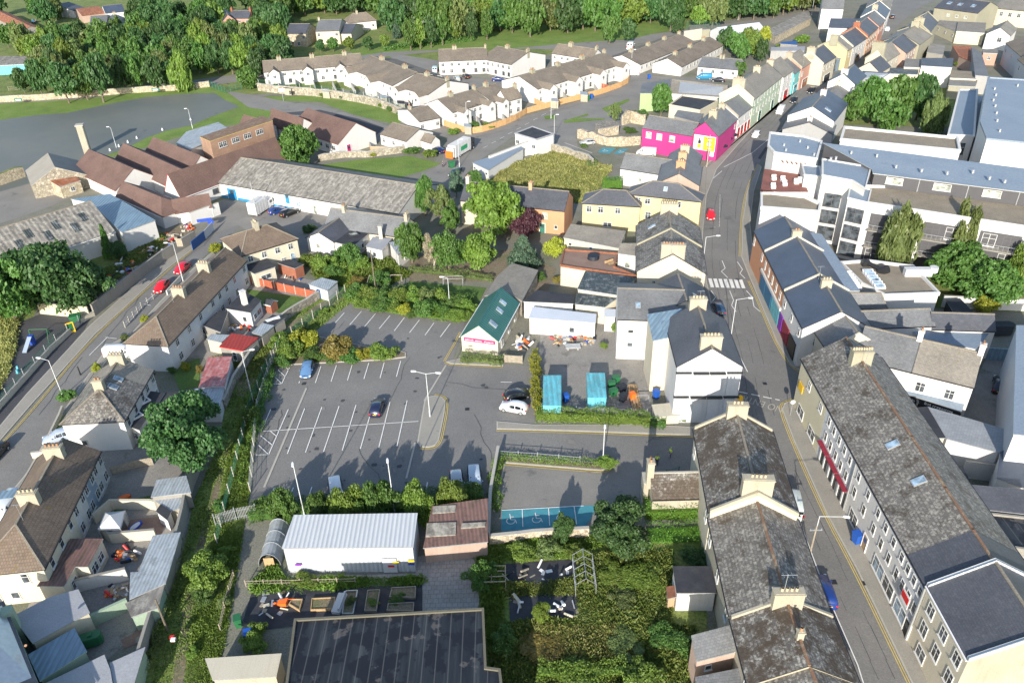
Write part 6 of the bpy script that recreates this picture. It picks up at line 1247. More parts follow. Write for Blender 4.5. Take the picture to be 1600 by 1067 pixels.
house('stained grey house with a big olive chimney on the right of the upper street',(1372,78),(1393,66),10.,(1407,83),6.8,'slate_warm','w_cream',ch=[(.05,1.2,4,2.,5,'w_olive')],cop=('w_olive',0),win={'e':row(3,5,.9,1.2)})
house('pale pink-brick fronted house right of the upper street',(1393,66),(1410,54),9.6,(1427,75),6.6,'slate_dark','w_roseate',win={'e':row(4,5,.9,1.4)+row(4,2.4,.9,1.3)})
house('old grey slate house beyond the pink-brick front',(1411,54),(1432,40),9.6,(1456,56),6.8,'slate_warm','w_olive',ch=[(.9,1.,2.6,1.4,4,'w_olive')],cop=(0,'w_olive'))
house('tall olive-grey gabled house at the top of the right side row',(1436,36),(1450,20),10.4,(1466,34),7.4,'slate_dark','w_olive',ch=[(.05,1.,3.,1.3,3,'w_olive')],cop=('w_olive','w_olive'))
house('wide grey stone building with dark slates and rooflights at the top edge',(1480,-4),(1548,4),10.5,(1510,19),7.6,'slate_dark','w_olive',sky=[('e',.2,.5,1.6,2),('e',.45,.5,1.6,2),('e',.75,.5,1.6,2)],ch=[(.25,1.,1.4,2,2,'w_cream')],win={'e':row(3,5.6,1.2,1.,.35,.75,'p')})
block('cream shed with an old grey roof, left of the pair below the stone building',[(1464,37,4),(1468,32,5),(1497,34,5),(1494,50,4)],'slate_warm','w_paleyellow',4.5,name='outbuilding',cat='outbuilding',win={3:row(3,2.4,.9,.9)})
block('cream shed with a plain grey roof, right of the pair below the stone building',[(1494,49,4.4),(1497,34,5.4),(1541,36,5.4),(1539,52,4.4)],'slate_warm','w_paleyellow',4.5,name='outbuilding',cat='outbuilding')
house('white gabled house with a dark window at the upper right',(1574,33),(1563,44),7.6,(1580,55),5.2,'slate_warm','w_white',win={'2':[(.4,3.6,1.4,1.6)]})
house('cream house cut by the top right corner',(1572,-6),(1640,0),9,(1590,17),6.2,'slate_warm','w_cream',win={'e':row(3,4.4,1.2,1.6,.2,.6)},ch=[(.02,1,1.4,1.2,2,'w_yellow')])
house('white and grey house with brown tiled roof at the right edge, upper one',(1612,54),(1640,75),10,(1578,73),7.,'tile_estate','w_palegrey',win={'e':row(3,5,.9,1.3)}); house('grey house with brown tiled roof at the right edge, lower one',(1618,78),(1660,110),10,(1590,92),7.,'tile_estate','w_palegrey',win={'e':row(3,5,.9,1.3)})
block('pink walled cottage with dark yard among the right edge buildings',[(1535,78),(1560,76),(1559,84),(1536,83)],'slate_warm','w_salmon',4,win={2:row(1,2.4,1.,1.2)},name='cottage',cat='cottage')
block('bright orange-red tin roof shed at the upper right',[(1488,71,4.6),(1517,72,4.6),(1520,98,3.6),(1498,88,3.6)],'metal_rust','w_roseate',4,edge='rust'); block('low concrete roofed outbuilding beside the orange-red tin roof',[(1452,68),(1477,71),(1474,86),(1448,82)],'yard','w_conc',3.6)
block('long dark grey flat roof edge running beside the orange-red tin roof',[(1518,74),(1534,84),(1545,120),(1524,118)],'slate_grey','w_grey',5.4,name='outbuilding',cat='outbuilding')
block('dark slate flat-topped white building in front of the courtyard trees',[(1440,91),(1490,91),(1488,106),(1439,103)],'slate_dark','w_white',6.4,name='outbuilding',cat='outbuilding'); block('pale rough-roofed store beside the dark slate white building',[(1415,92),(1440,93),(1438,106),(1412,105)],'slate_warm','w_cream',5.6,name='outbuilding',cat='outbuilding')
block('yellow-stained low yard building behind the blue metal roof',[(1486,110),(1522,112),(1526,124),(1484,122)],'gravel_roof','w_cream',4.5,name='outbuilding',cat='outbuilding'); block('pale lean-to roofs row beside the courtyard trees',[(1485,122),(1528,125),(1524,136),(1482,134)],'slate_warm','w_olive',4.,name='outbuilding',cat='outbuilding')
block('long row of black glazed rooflights above the courtyard trees',[(1385,106),(1436,107),(1434,117),(1378,115)],'metal_dark','w_cream',5.,name='outbuilding',cat='outbuilding')
block('dark roofed range behind the upper street houses',[(1298,29,8),(1360,30,8),(1352,46,7),(1294,44,7)],'slate_dark','w_white',7.5,name='outbuilding',cat='outbuilding'); block('blue-grey metal roofed range with brick gable behind the upper street houses',[(1294,45,6),(1350,46,6),(1326,52,5),(1292,50,5)],'slate_blue','w_white',5.5,name='outbuilding',cat='outbuilding')
front('big white hall with grey roof and small gablet at the top edge of the photo',(1284,13.5),(1318,14.5),14,8,12,'slate_grey','w_white',name='hall',cat='hall'); block('row of low rusty and grey roofed sheds with stone walls behind the street',[(1200,47,3.6),(1256,19,3.6),(1268,28,3.),(1212,57,3.)],'asbestos','stone_pale',3.4,name='shed_range',cat='outbuilding'); block('blue tarpaulin roofed lean-to behind the white street house',[(1220,66),(1245,64),(1246,71),(1219,69)],'gate_blue','w_conc',2.4)
block('grey flat roof with white rails behind the mint street house',[(1205,74),(1258,73),(1257,80),(1204,80)],'felt_grey','w_grey',3,name='outbuilding',cat='outbuilding')
# ================================================================ ESTATE
es='tile_estate'; E_='w_white'
def W(n,z=3.9,w_=1.,h_=1.1): return row(n,z,w_,h_)
def est(desc,r1,r2,e,n,zr=7.1,ze=4.6,hip=(0,0),ret=0,wl=E_,low=True,side=1,rd=3.,rf=es,chs=True):
    A,B,nn,we,wf=geo(r1,r2,zr,e,ze); O=('first','second','third','fourth','fifth','sixth','seventh','eighth')
    for i in range(n):
        d=B-A; g=d.normalized()*.015; u=d.normalized(); P0=A.lerp(B,i/n)+g; P1=A.lerp(B,(i+1)/n)-g; L=(P1-P0).length
        nm=(O[i]+' house from the left '+desc) if n>1 else desc
        ho=core(nm,P0,P1,zr,we,wf,nn,ze,ze,rf,wl,group=('terraced houses '+desc) if n>1 else None,vg=(.1 if i==0 else 0,.1 if i==n-1 else 0),hip=(0,0),ch=[(.93 if i%2==0 else .07,.7,1.2,.9,2,'w_olive')] if chs else [],win={'e':(row(2,ze-1.1,1.05,1.1,.22,.78,'w')+(row(1 if i%2 else 2,1.3,1.1,1.3,.25,.75,'d' if i%3 else 'w') if low else []))})
        if ret and i%2==0:
            # rear return with a pitched roof
            q0=P0.lerp(P1,.62); w2=min(2.1,L*.3); z2=ze; zr2=ze+w2*.75; b=MB(); r=MB(); A2=q0+nn*(we-.05); B2=q0+nn*(we+rd)
            V3=lambda p,z:Vector((p.x,p.y,z)); l=u*w2
            b.face([V3(B2-l,0),V3(B2+l,0),V3(B2+l,z2),V3(B2,zr2),V3(B2-l,z2)]).face([V3(A2+l,0),V3(A2+l,z2),V3(B2+l,z2),V3(B2+l,0)]).face([V3(A2-l,0),V3(A2-l,z2),V3(B2-l,z2),V3(B2-l,0)]); b.build('return_wall',wl,ho)
            back=A2-nn*(we*.55)
            for sgn in (1,-1): r.face([V3(back,zr2+.13),V3(B2+nn*.1,zr2+.13),V3(B2+nn*.1+l*sgn*1.12,z2+.03),V3(back+l*sgn*1.12,z2+.03)]).face([V3(B2+nn*.1,zr2+.13),V3(B2+nn*.1,zr2-.02),V3(B2+nn*.1+l*sgn*1.12,z2-.12),V3(B2+nn*.1+l*sgn*1.12,z2+.03)])
            r.build('return_roof',rf,ho); wins(ho,V3(B2-l,0),V3(B2+l,0),nn,[(.5,z2-1.1,1.,1.)])
est('in the back row above the curved stone wall',(410,96),(563,84),(480,108),6,ret=1,rd=2.6)
est('in the diagonal row running down from the grass field',(580,88),(652,114),(612,134),4,ret=1,rd=3.4); est('in the lower step of the diagonal row',(652,115),(700,127),(668,149),3,ret=1,rd=3.2)
est('in the white row behind the curved timber fence',(684,156),(742,140),(722,172),3,ret=1); est('in the short row left of the blue car',(743,140),(775,131),(770,160),2,ret=1)
est('small white end house with brown roof touching the timber fence row',(782,142),(806,136),(800,156),1)
est('in the long row facing the estate parking bays',(811,120),(945,83),(880,128),7,ret=1,rd=3.4)
est('in the white row behind the estate car park',(685,78),(760,75),(728,95),3,chs=True)
est('in the row north of the blue car',(777,73),(826,82),(790,100),3)
est('in the short top row facing the grass field',(872,69),(934,78),(890,88),3)
ko=dict(zr=5.2,ze=3.,low=False)
est('in the left bungalow row near the white van',(972,87),(1062,54),(1030,90),7,**ko); est('in the right bungalow row near the white van',(1043,92),(1110,59),(1092,91),6,**ko)
est('small bungalow pair with grey roof beside the turquoise van',(1098,89),(1160,94),(1130,108),2,zr=5,ze=3.,low=False,rf='slate_grey')
house('little white gabled bungalow below the curved stone wall',(637,172),(668,166),4.6,(660,190),2.9,es,'w_white',ch=[(.1,.7,1,.8,2,'w_cream')],win={'e':W(2,1.5)},hip=(0,0)); house('wide bungalow with brown roof and red garden things on its terrace',(614,192),(655,203),4.8,(605,213),2.9,es,'w_white',win={'e':W(3,1.5)}); house('tiny white annex with brown roof beside the lawn',(664,209),(680,214),3.8,(662,220),2.5,es,'w_white')
for pts,lb in (([(672,188),(706,202),(735,210),(760,206),(800,192),(823,178)],'tan timber fence curving round the lower estate gardens'),([(823,178),(860,168),(900,158),(940,148),(980,133),(984,124),(960,116)],'tan timber fence along the long row and its corner'),([(805,140),(830,160),(850,170)],'tan timber fence up the side of the long row')): fence(lb,pts,1.8,'board','wood_fence',post='wood',step=2.6,sm=1)
fence('orange-red timber garden divider in the long estate row',[(915,130),(935,138),(952,143)],1.8,'board','fence_red'); 
wall('long curved rubble stone wall below the estate back gardens',[(404,142),(440,147),(500,151),(550,158),(600,169),(634,185)],2.4,.5,'stone','kerb',jag=.05,sm=1); fence('green mesh fence on top of the curved stone wall',[(406,141),(470,148),(540,156),(600,168),(640,186)],3.4,'mesh','mesh_green',step=4,post='galv',sm=1)
wall('long pale stone wall beside the flooded field and road',[(-60,166),(0,160),(60,157),(130,152),(200,146),(270,142),(328,136)],1.8,.5,'stone_pale','kerb',jag=.05)
for i,(x,y) in enumerate(((30,158),(244,142))): p=at(x,y,1.); item('wall_sign',f'small green and white notice on the pale stone wall, {"left" if i==0 else "right"} one','sign',MB().box(p+V(0,-.35,0),2.6,.06,.9).box(p+V(0,-.4,.2),1.6,.05,.4,m=1),['mesh_green','plastic_white'],(0,0,0))
wall('rough stone wall between lawn and brown school roofs',[(498,252),(540,246),(575,246),(620,240),(640,236)],1.6,.5,'stone','kerb',jag=.1); wall('low garden wall round the terrace with red furniture',[(575,222),(580,236),(630,238)],1.2,.3,'w_tan','kerb')
wall('ruined rubble wall curving left of the pink house',[(903,216),(925,222),(960,230),(1000,226)],2.6,.7,'stone_pale','rubble',jag=.15,sm=1); wall('stone wall along the meadow beside the silver car',[(862,238),(890,246),(918,256),(926,262)],2.2,.5,'stone','kerb',jag=.08); wall('broken peach-coloured stone ruin beside the round tree',[(972,196),(985,192),(1008,196)],3.2,.6,'stone_pale','rubble',jag=.25)
block('white walled garage block with grey flat roof beside the meadow',[(738,254,3),(766,245,3),(812,228,3),(818,232,3),(763,266,3)],'membrane','w_white',3,name='garage',cat='garage',win={4:row(2,1.8,.9,.6)}); wall('long tall white wall along the meadow edge',[(765,266),(815,246),(866,229)],3.6,.3,'w_white','kerb')
block('white square building with a black felt roof beside the parking bays',[(804,209),(832,198),(866,210),(838,219)],'felt_black','w_white',4.4,name='outbuilding',cat='outbuilding',par=(.2,.3,'felt_grey'),win={0:[],3:row(2,2.4,1.2,1.)})
block('pale stone hut with a broken roof by the small stone ruin',[(930,192),(960,188),(968,196),(934,202)],'rubble','stone_pale',2.6); 
house('grey walled fitness hall with a long silver tunnel roof at the top',(1120,44),(1186,36),5.2,(1150,52),3.4,'membrane_white','w_palegrey',ridge=None,gut='galv',name='hall',cat='hall'); block('low brown roofed store beside the silver tunnel roof',[(1076,40),(1108,38),(1110,46),(1078,48)],'slate_warm','w_olive',3.); wall('pale retaining wall and ball court below the silver tunnel roof',[(1068,66),(1095,62)],4.,.4,'w_cream','kerb'); fence('tall green ball court fence below the silver tunnel roof',[(1072,56),(1100,56),(1122,60)],5.4,'mesh','mesh_green',step=3,post='mesh_green')
# ================================================================ TOP LEFT HOUSES
house('pink-washed farmhouse with dark slates among trees at the top',(362,17),(392,17),7.5,(380,29),5.,'slate_dark','w_salmon',ch=[(.02,.8,1.2,1,2,'brick'),(.98,.8,1.2,1,2,'brick')],win={'e':row(3,3.8,1,1.2)}); house('cream gabled front wing of the pink-washed farmhouse',(350,14),(356,24),7.,(368,33),4.8,'slate_dark','w_salmon')
house('grey stone two-storey house with wooden door and dark slates',(453,38),(484,38),7.4,(468,53),5.,'slate_dark','stone_pale',win={'e':row(2,3.6,1.1,1.3)+[(.3,0,1.1,2,'door_wood'),(.6,1.2,1.2,1.4)]}); house('cream roughcast house with grey slates left of the brown bungalow',(498,32),(534,31),7.6,(520,49),5.,'slate_grey','w_cream',win={'e':row(2,3.8,1.1,1.3)},ch=[(.02,.8,1.2,.9,2,'w_cream')]); house('low dark slate wing joined to the cream roughcast house',(540,38),(557,38),5.6,(548,53),3.6,'slate_dark','w_cream')
house('white bungalow with a brown hipped roof above the cream roughcast house',(551,22),(572,20),6.4,(570,34),3.6,'tile_estate','w_white',hip=(3,3),ch=[(.3,.8,1.2,.9,2,'w_cream')],win={'e':W(3,1.8)})
house('long rusty red tin barn at the top left corner',(-6,16),(48,42),5,(20,42),3.6,'metal_rust','w_conc',ridge=None,gut='rust',name='barn',cat='barn'); block('turquoise shed with a lichened tin roof at the left edge',[(-8,88,4),(56,88,4),(52,100,3.4),(-8,103,3.4)],'asbestos','metal_teal',4.)
house('white dormer cottage with dark slate roofs among the top left trees',(178,22),(186,38),6,(204,38),3.2,'slate_dark','w_white',name='cottage',cat='cottage',ch=[(.1,.8,1.2,.9,2,'w_cream')],win={'2':[(.5,3.,1.1,1.4)]}); house('grey-roofed wing left of the white dormer cottage',(142,26),(168,24),5.8,(155,44),3.,'slate_grey','w_cream',name='cottage',cat='cottage'); house('blue-roofed white house behind the dormer cottage',(160,10),(190,7),6,(180,20),4,'slate_blue','w_white'); house('red tin roofed shed left of the blue-roofed house',(120,15),(155,11),4.6,(140,24),3.2,'metal_rust','w_roseate',ridge=None,gut='rust',name='shed',cat='shed'); house('dark roofed cottage at the very top left',(88,8),(108,4),5.4,(104,20),3.2,'slate_dark','w_white',name='cottage',cat='cottage')
# ================================================================ SCHOOL
sc='tile_school'; ks=dict(ridge=None,gut='rust',ov=.3,name='school_wing',cat='school')
house('brown-tiled school wing with a white gable, beside the tall cream chimney tower',(139,234),(208.5,264),6.6,(142,279),3.,sc,'w_white',wf=5,**ks)
house('brown-tiled school wing, second sawtooth roof from the left',(193,224.5),(290,268),6.6,(212,266),3.2,sc,'w_white',wf=5,**ks)
house('brown-tiled school wing with scattered white pigeons, third sawtooth roof',(240,215),(313,244),6.6,(250,250),3.4,sc,'w_white',wf=4,**ks)
house('lower brown-tiled wing with a hipped corner beside the blue metal roof',(192,284),(252,309),5.6,(216,321),3.,sc,'w_white',wf=4,hip=(0,3.),**ks); house('short brown-tiled wing between the hipped corner and the sign wall',(268,313),(326,303),5.2,(300,325),3.,sc,'w_white',wf=3,**ks)
house('broad brown-tiled central school roof with a red fascia',(262,273),(430,215),8.2,(320,293),3.6,sc,'w_white',wf=3,sky=[],win={'e':row(6,1.9,1.6,1.2,.3,.75,'d')},**dict(ks,gut='red_plastic'))
S7=block('tile-hung clerestory rising above the central school roof with four window pairs',[(328,221,9.3),(426,188.5,9.3),(410,181,7.4),(312,214,7.4)],'ridge_clay','tile_wall',9.,name='school_clerestory',cat='school',win={0:[(u,7.6,1.1,1.3,'w') for u in (.14,.2,.34,.4,.53,.59,.73,.79)]},edge='yellow_paint',ov=.05)
block('blue-grey metal roof behind the clerestory, beside the flooded field',[(291,206),(341,191),(363,205),(297.5,234),(275,224)],'metal_grey','w_white',5.,name='school_wing',cat='school',)
house('brown-tiled roof right of the clerestory beside the netball yard',(424,170),(474,186),7,(428,194),3.4,sc,'w_white',wf=5,**ks); house('brown-tiled school wing with a white gable and magenta door',(480,170),(556,193),7.2,(500,216),3.3,sc,'w_white',wf=6,win={'e':row(4,1.8,1.4,1.2,.5,.9),'2':[(.25,0,1.2,2.4,'door_magenta')]},**ks); house('small brown-tiled roof with skylight between yard and clerestory',(381,180),(410,188),6,(366,196),3.4,sc,'w_white',wf=4,**ks)
T_=root('chimney_tower',at(138,240,0),'tall square cream chimney tower standing by the flooded field','chimney'); MB().box(at(138,240,0),1.7,1.7,7.6,.25,ch=.15).build('shaft','w_stain',T_); MB().box(at(138,240,0)+V(0,0,7.6),2.,2.,.3,.25).build('cap','kerb',T_)
wall('white sign wall with a blue arrow at the yard entrance',[(300,352),(345,335)],2.8,.3,'w_white','kerb'); a=at(318,345,1.6); item('wall_sign','blue arrow sign on the white wall at the yard entrance','sign',MB().box(a+V(.4,-.5,0),3.,.06,.7,.3).box(a+V(1.6,-.4,-.5),1.2,.06,.8,.3),'sign_blue',(0,0,0))
item('entrance_gate','solid blue metal gate panel closing the scrap yard','gate',MB().bar(at(298,378,2.),at(318,361,2.),.1,1.9).bar(at(298,378,2.05),at(318,361,2.05),.16,.1),'gate_blue',(0,0,0)); item('entrance_gate','white metal gate panel beside the blue one at the scrap yard','gate',MB().bar(at(318,361,2.),at(331,347,2.),.1,1.9),'w_palegrey',(0,0,0))
# left warehouse
house('large grey fibre-cement warehouse with dark roof panels at the left edge',(-30,366),(142,315),8.2,(115,383),4.,'asbestos','w_white',wf=4,name='warehouse',cat='warehouse',ridge='ridge_grey',gut='galv',sky=[])
WH=[o for o in COL.objects if o.get('label','').startswith('large grey fibre')][0]
A_,B_,n_,we_,_w=geo((-30,366),(142,315),8.2,(115,383),4.); dd=(B_-A_).normalized(); L_=(B_-A_).length; sl=(8.2-4.)/we_
for i in range(8):
    for k,(w0,w1) in enumerate(((.25,.5),(.45,.72))):
        t=L_-4-i*5.2-k*2.4
        f=lambda t_,w_: Vector((*(A_+dd*t_+n_*we_*w_),8.2-sl*we_*w_+.19)); 
        if t>2: MB().face([f(t,w0),f(t,w1),f(t+1.3,w1),f(t+1.3,w0)]).build('roof_panel','metal_dark',WH)
block('blue-grey sheet metal roof wedge between warehouse and school',[(142,317,5),(110,311,5),(172,303,5),(243,344,4.4),(190,363,4.4)],'metal_blue','w_white',4.6,name='warehouse',cat='warehouse')
block('small stone hut with a half red, half pale tin roof',[(78,283,3.6),(114,272,3.6),(126,282,3),(93,292,3)],'metal_rust','stone_pale',3.2,name='hut',cat='hut',win={2:[(.45,1.6,1.,1.)]})
house('roofless stone gable ruin covered in grey plaster beside the flood',(75,240),(86,262),6.4,(40,268),3.2,'w_conc','stone',name='ruin',cat='ruin',ridge=None,gut='kerb',ov=0); wall('old stone boundary wall along the flooded field',[(-60,312),(0,290),(40,276)],2.6,.6,'stone_pale','grass_rough',jag=.12); wall('low old wall from the ruin to the school',[(66,284),(108,262)],2.2,.5,'stone','kerb'); wall('yard wall beside the hut with the red tin roof',[(96,306),(130,292),(166,296)],2.,.4,'w_olive','kerb')

rE=random.Random(4)
for i,(x0,y0,x1,y1) in enumerate(((435,128,436,140),(462,130,464,143),(490,132,494,145),(520,134,526,147),(548,136,556,149),(580,130,592,158),(606,138,618,164),(634,148,640,170),(714,186,722,202),(742,184,752,205),(780,178,790,195),(850,150,862,166),(874,144,886,160),(898,138,910,154),(922,130,934,148))):
    wall('white garden divider wall in the estate, '+ordw(i+1)+' from the left',[(x0,y0),(x1,y1)],1.5,.2,'w_white2','kerb',group='garden divider walls of the estate')
for i,(x,y,m_) in enumerate(((448,136,'felt_black'),(508,141,'metal_grey'),(540,143,'wood_grey'),(598,151,'metal_grey'),(626,160,'felt_black'),(730,196,'metal_grey'),(866,156,'felt_grey'),(912,146,'metal_grey'))):
    block('little estate garden shed, '+ordw(i+1)+' from the left',[(x-6,y-3),(x+6,y-2),(x+7,y+3),(x-5,y+2)],m_,'w_stain',2.2,group='little sheds in the estate gardens')
for i in range(14):
    x=rE.uniform(430,630); bush('garden bush behind the estate back row, '+ordw(i+1)+' in the row of plots',430+i*15,138+i*1.7+rE.uniform(-3,3)+(i>9)*(i-9)*4,rE.uniform(4,7),1.6,['leaf_mid','leaf_dark','leaf_light'][i%3])
# ================================================================ TREES
wood='trees of the dark wood along the top of the photo'
Rw=random.Random(3); LM=['leaf_mid','leaf_dark','leaf_mid','leaf_dark','leaf_olive']
for j in range(5):
    n=34
    for i in range(n):
        x=395+i*27+Rw.uniform(-9,9)+(j%2)*12; y=float(np.interp(x,[400,600,700,800,950,1150,1300],[22,24,30,24,18,6,-10]))-j*12+Rw.uniform(-3,3)
        if x<600 and y>8: continue
        if x>1290: continue
        mt_=LM[(i*7+j*3)%5] if not (i%9==4) else 'leaf_light'
        tree({'leaf_mid':'mid green','leaf_dark':'dark green','leaf_olive':'olive green','leaf_light':'pale green'}[mt_]+f' tree in the {("front","second","third","fourth","farthest")[j]} row of the top wood, {ordw(i+1)} from the left',x,y,Rw.uniform(18,25),Rw.uniform(11,16),mt_,['round','broad','round','tall'][(i+j)%4],group=wood,clear=.04,lod='lo')
# belt on the left
ex=[(-20,10,56,56),(84,-5,206,50),(335,8,402,46),(-10,84,64,122),(440,28,600,78),(296,100,440,140),(0,60,36,84),(212,-5,300,10),(40,30,95,52)]
bl='trees of the mixed belt between the top left houses and the flooded field'
cnt=0
for j in range(11):
    for i in range(20):
        x=-14+i*24+(j%2)*12+Rw.uniform(-6,6); y=10+j*11.5+Rw.uniform(-3,3)
        if x>445 or y>132-(x>150)*14-(x>300)*14: continue
        if any(a<x<c and b<y<d for a,b,c,d in ex): continue
        if y>60 and x<20: continue
        if y<18 and 400>x>200 and Rw.random()<.35: continue
        if cnt>128: continue
        cnt+=1; m_=['leaf_dark','leaf_mid','leaf_mid','leaf_dark','leaf_light','leaf_olive','leaf_dark'][Rw.randrange(7)]
        k=['round','tall','broad','willow' if m_ in('leaf_light','leaf_olive') else 'round'][Rw.randrange(4)]
        tree({'leaf_mid':'mid green','leaf_dark':'dark green','leaf_olive':'olive willow-like','leaf_light':'pale feathery'}[m_]+f' tree of the belt above the flood, {ordw(j+1)} row down, {ordw(i+1)} from the left',x,y,Rw.uniform(13,20),Rw.uniform(8,13),m_,k,group=bl,clear=.05,lod='lo')
T=tree
T('spreading dark tree hanging over the pale wall, left of the two by the flood',98,128,24,12,'leaf_dark','round'); T('tall dark tree on the flood side of the pale wall, right of the two',150,118,22,15,'leaf_dark','tall'); T('round bush-like tree at the green gates by the road',388,122,17,7,'leaf_mid','round',clear=.03); T('tall pale tree beside the road, left of the grey stone house',436,62,17,12,'leaf_light','tall'); T('dark tree left of the back row of estate houses',408,92,15,9,'leaf_dark','round')
T('silvery blue spruce beside the bungalow garden at the top',619,44,7,8,'leaf_blue','cone',clear=.02)
for i,(x,y) in enumerate(((640,62),(655,60),(672,58),(690,54),(712,50),(735,48),(760,46),(600,66),(575,70),(520,72),(545,70),(500,74))): T('tree in the roadside row above the estate, counted from the left '+('ninth','tenth','eleventh','twelfth','thirteenth','fourteenth','fifteenth','eighth','seventh','fifth','sixth','fourth')[i],x,y-(8 if i<7 else 2),11 if i<7 else 9,11 if i<7 else 5,['leaf_mid','leaf_light','leaf_dark'][i%3],['round','tall'][i%2],clear=.1,group='trees of the roadside row above the estate')
T('left tree of the pair standing on the bright grass field',953,46,14,10,'leaf_mid','round',clear=.08); T('right tree of the pair standing on the bright grass field',982,47,13,9,'leaf_dark','round',clear=.08); T('small round tree at the right end of the bright grass field',1058,42,9,6,'leaf_dark','round',clear=.05); T('pale bushy tree behind the silver tunnel roof',1092,26,14,9,'leaf_light','round')
for i,(x,y,r,m_) in enumerate(((1135,62,15,'leaf_dark'),(1150,68,15,'leaf_mid'),(1166,62,16,'leaf_light'),(1180,72,15,'leaf_light'),(1195,60,12,'leaf_yellow'),(1160,80,13,'leaf_mid'),(1190,80,10,'leaf_dark'))): T(('leftmost dark','dark left','pale middle','pale lower right','yellowish right','low middle','low dark right')[i]+' tree of the clump right of the bungalow rows',x,y,r,8,m_,'round',clear=.04)
T('round green tree between the green gable building and the stone ruin',1034,158,19,9,'leaf_mid','tall',clear=.06); T('small young tree with thin crown on the car park corner',961,176,11,6,'leaf_olive','sparse'); T('tree in front of the small grey bungalow by the street',1155,108,12,5,'leaf_mid','round',clear=.05)
T('dark spreading tree standing between brown school roofs and the lawn',465,228,31,10,'leaf_mid','broad',clear=.05)
T('very big dark tree over the scrap yard at the left edge',72,428,60,12,'leaf_dark','broad',clear=.05); T('big dark tree joined to the left edge beside the meadow',8,455,48,11,'leaf_mid','broad',clear=.05); T('lower dark tree between the big one and the scrap yard',125,448,40,9,'leaf_dark','broad',clear=.04)
T('pointed conifer against the white warehouse end wall',165,378,9,7,'leaf_mid','cone',clear=.02); T('ivy covered bushy tree beside the pointed conifer',184,392,14,4,'leaf_dark','round',clear=.02)
T('huge round dense tree beside the overgrown lane',282,676,66,9.5,'leaf_dark','broad',clear=.04); 
T('big round tree in front of the cream and orange house',770,326,42,11,'leaf_light','broad',clear=.05); T('purple-leaved tree beside the peach-orange house',820,352,21,6.5,'leaf_purple','round',clear=.06); T('blue-green conifer left of the mossy stone roof',817,392,24,6,'leaf_blue','cone',clear=.02); T('yellow-green shrub tree beside the rusty terrace roof',865,388,16,4.5,'leaf_yellow','round',clear=.04)
T('oval dark green tree left of the bare twiggy tree',641,378,22,8.5,'leaf_mid','tall',clear=.06); T('bare twiggy tree with pale trunks between two green trees',676,390,16,7.5,'leaf_bare','sparse',bark='bark_pale',clear=.12); T('round green tree right of the bare twiggy tree',700,394,25,8,'leaf_mid','round',clear=.08); T('round pale green tree with a clear trunk behind the garden wall',748,393,27,7.5,'leaf_light','round',clear=.12)
T('dark tree against the end of the very long white warehouse',662,305,14,9,'leaf_mid','tall',clear=.05); T('loose pale tree right of the warehouse end',686,318,24,9,'leaf_olive','sparse',clear=.1); T('grey-green shrubby tree left of the dark estate car',712,288,15,6,'leaf_blue','sparse',clear=.05); T('small round tree by the garage end wall',742,278,11,4,'leaf_mid','round',clear=.05); T('lower loose tree beneath the pale tree by the warehouse end',704,340,18,7,'leaf_mid','sparse',clear=.05)
T('drooping birch-like tree in front of the apartment balconies, left one',1404,374,27,14,'leaf_olive','willow',clear=.05); T('thin drooping tree in front of the apartment balconies, middle one',1507,372,24,14,'leaf_olive','willow',clear=.05); T('wide green tree below the apartment balconies',1500,418,46,8,'leaf_mid','broad',clear=.04); T('wide green tree right of the one below the balconies',1550,446,46,7.5,'leaf_mid','broad',clear=.04); T('tree cut by the right edge below the balconies',1602,420,26,9,'leaf_light','round',clear=.04); T('small yellow-green shrub tree in front of the courtyard garden trees',1540,478,18,3,'leaf_yellow','round',clear=.03)
T('leftmost lower tree of the apartment courtyard clump',1336,168,20,8,'leaf_mid','round',clear=.04); T('left big tree of the apartment courtyard clump',1366,158,30,12,'leaf_mid','broad',clear=.04); T('middle big dark tree of the apartment courtyard clump',1404,152,34,13,'leaf_mid','broad',clear=.04); T('right big tree of the apartment courtyard clump',1440,150,27,13,'leaf_dark','broad',clear=.04); T('front tree of the apartment courtyard clump',1392,182,26,8,'leaf_mid','round',clear=.04); T('yellowish drooping birch at the right of the courtyard clump',1462,178,15,11,'leaf_olive','willow',clear=.03)
T('dense dark laurel tree beside the disabled bays',966,822,50,5,'leaf_dark','broad',clear=.02); T('small dark tree left of the laurel tree',881,826,16,4.,'leaf_dark','round',clear=.03); T('bright leafy bush tree in the overgrown lane',322,892,34,3.,'leaf_light','round',clear=.02); T('lower dark bush in the overgrown lane',318,926,20,1.8,'leaf_mid','round',clear=.02)
for i,(x,y,r,h) in enumerate(((545,790,26,5),(590,782,28,5.4),(650,786,24,5),(500,794,20,4.2))): T(('second','third','fourth','first')[i]+' bushy tree from the left in the hedge above the white metal shed',x,y,r,h,['leaf_light','leaf_mid'][i%2],'round',clear=.03)
T('young green tree in the allotment at the bottom',845,958,13,3,'leaf_light','round',clear=.06); T('leafy shrub tree beside the pergola frame',752,900,22,3,'leaf_mid','round',clear=.04); T('tree at the left garden with yellow flowers',505,410,20,4,'leaf_light','sparse',clear=.03); T('green tree behind the cottage garden wall',545,400,20,4.5,'leaf_mid','round',clear=.03)
T('small tree beside the orange tarpaulin slide garden',395,648,14,2.6,'leaf_mid','round',clear=.03)
B=bush
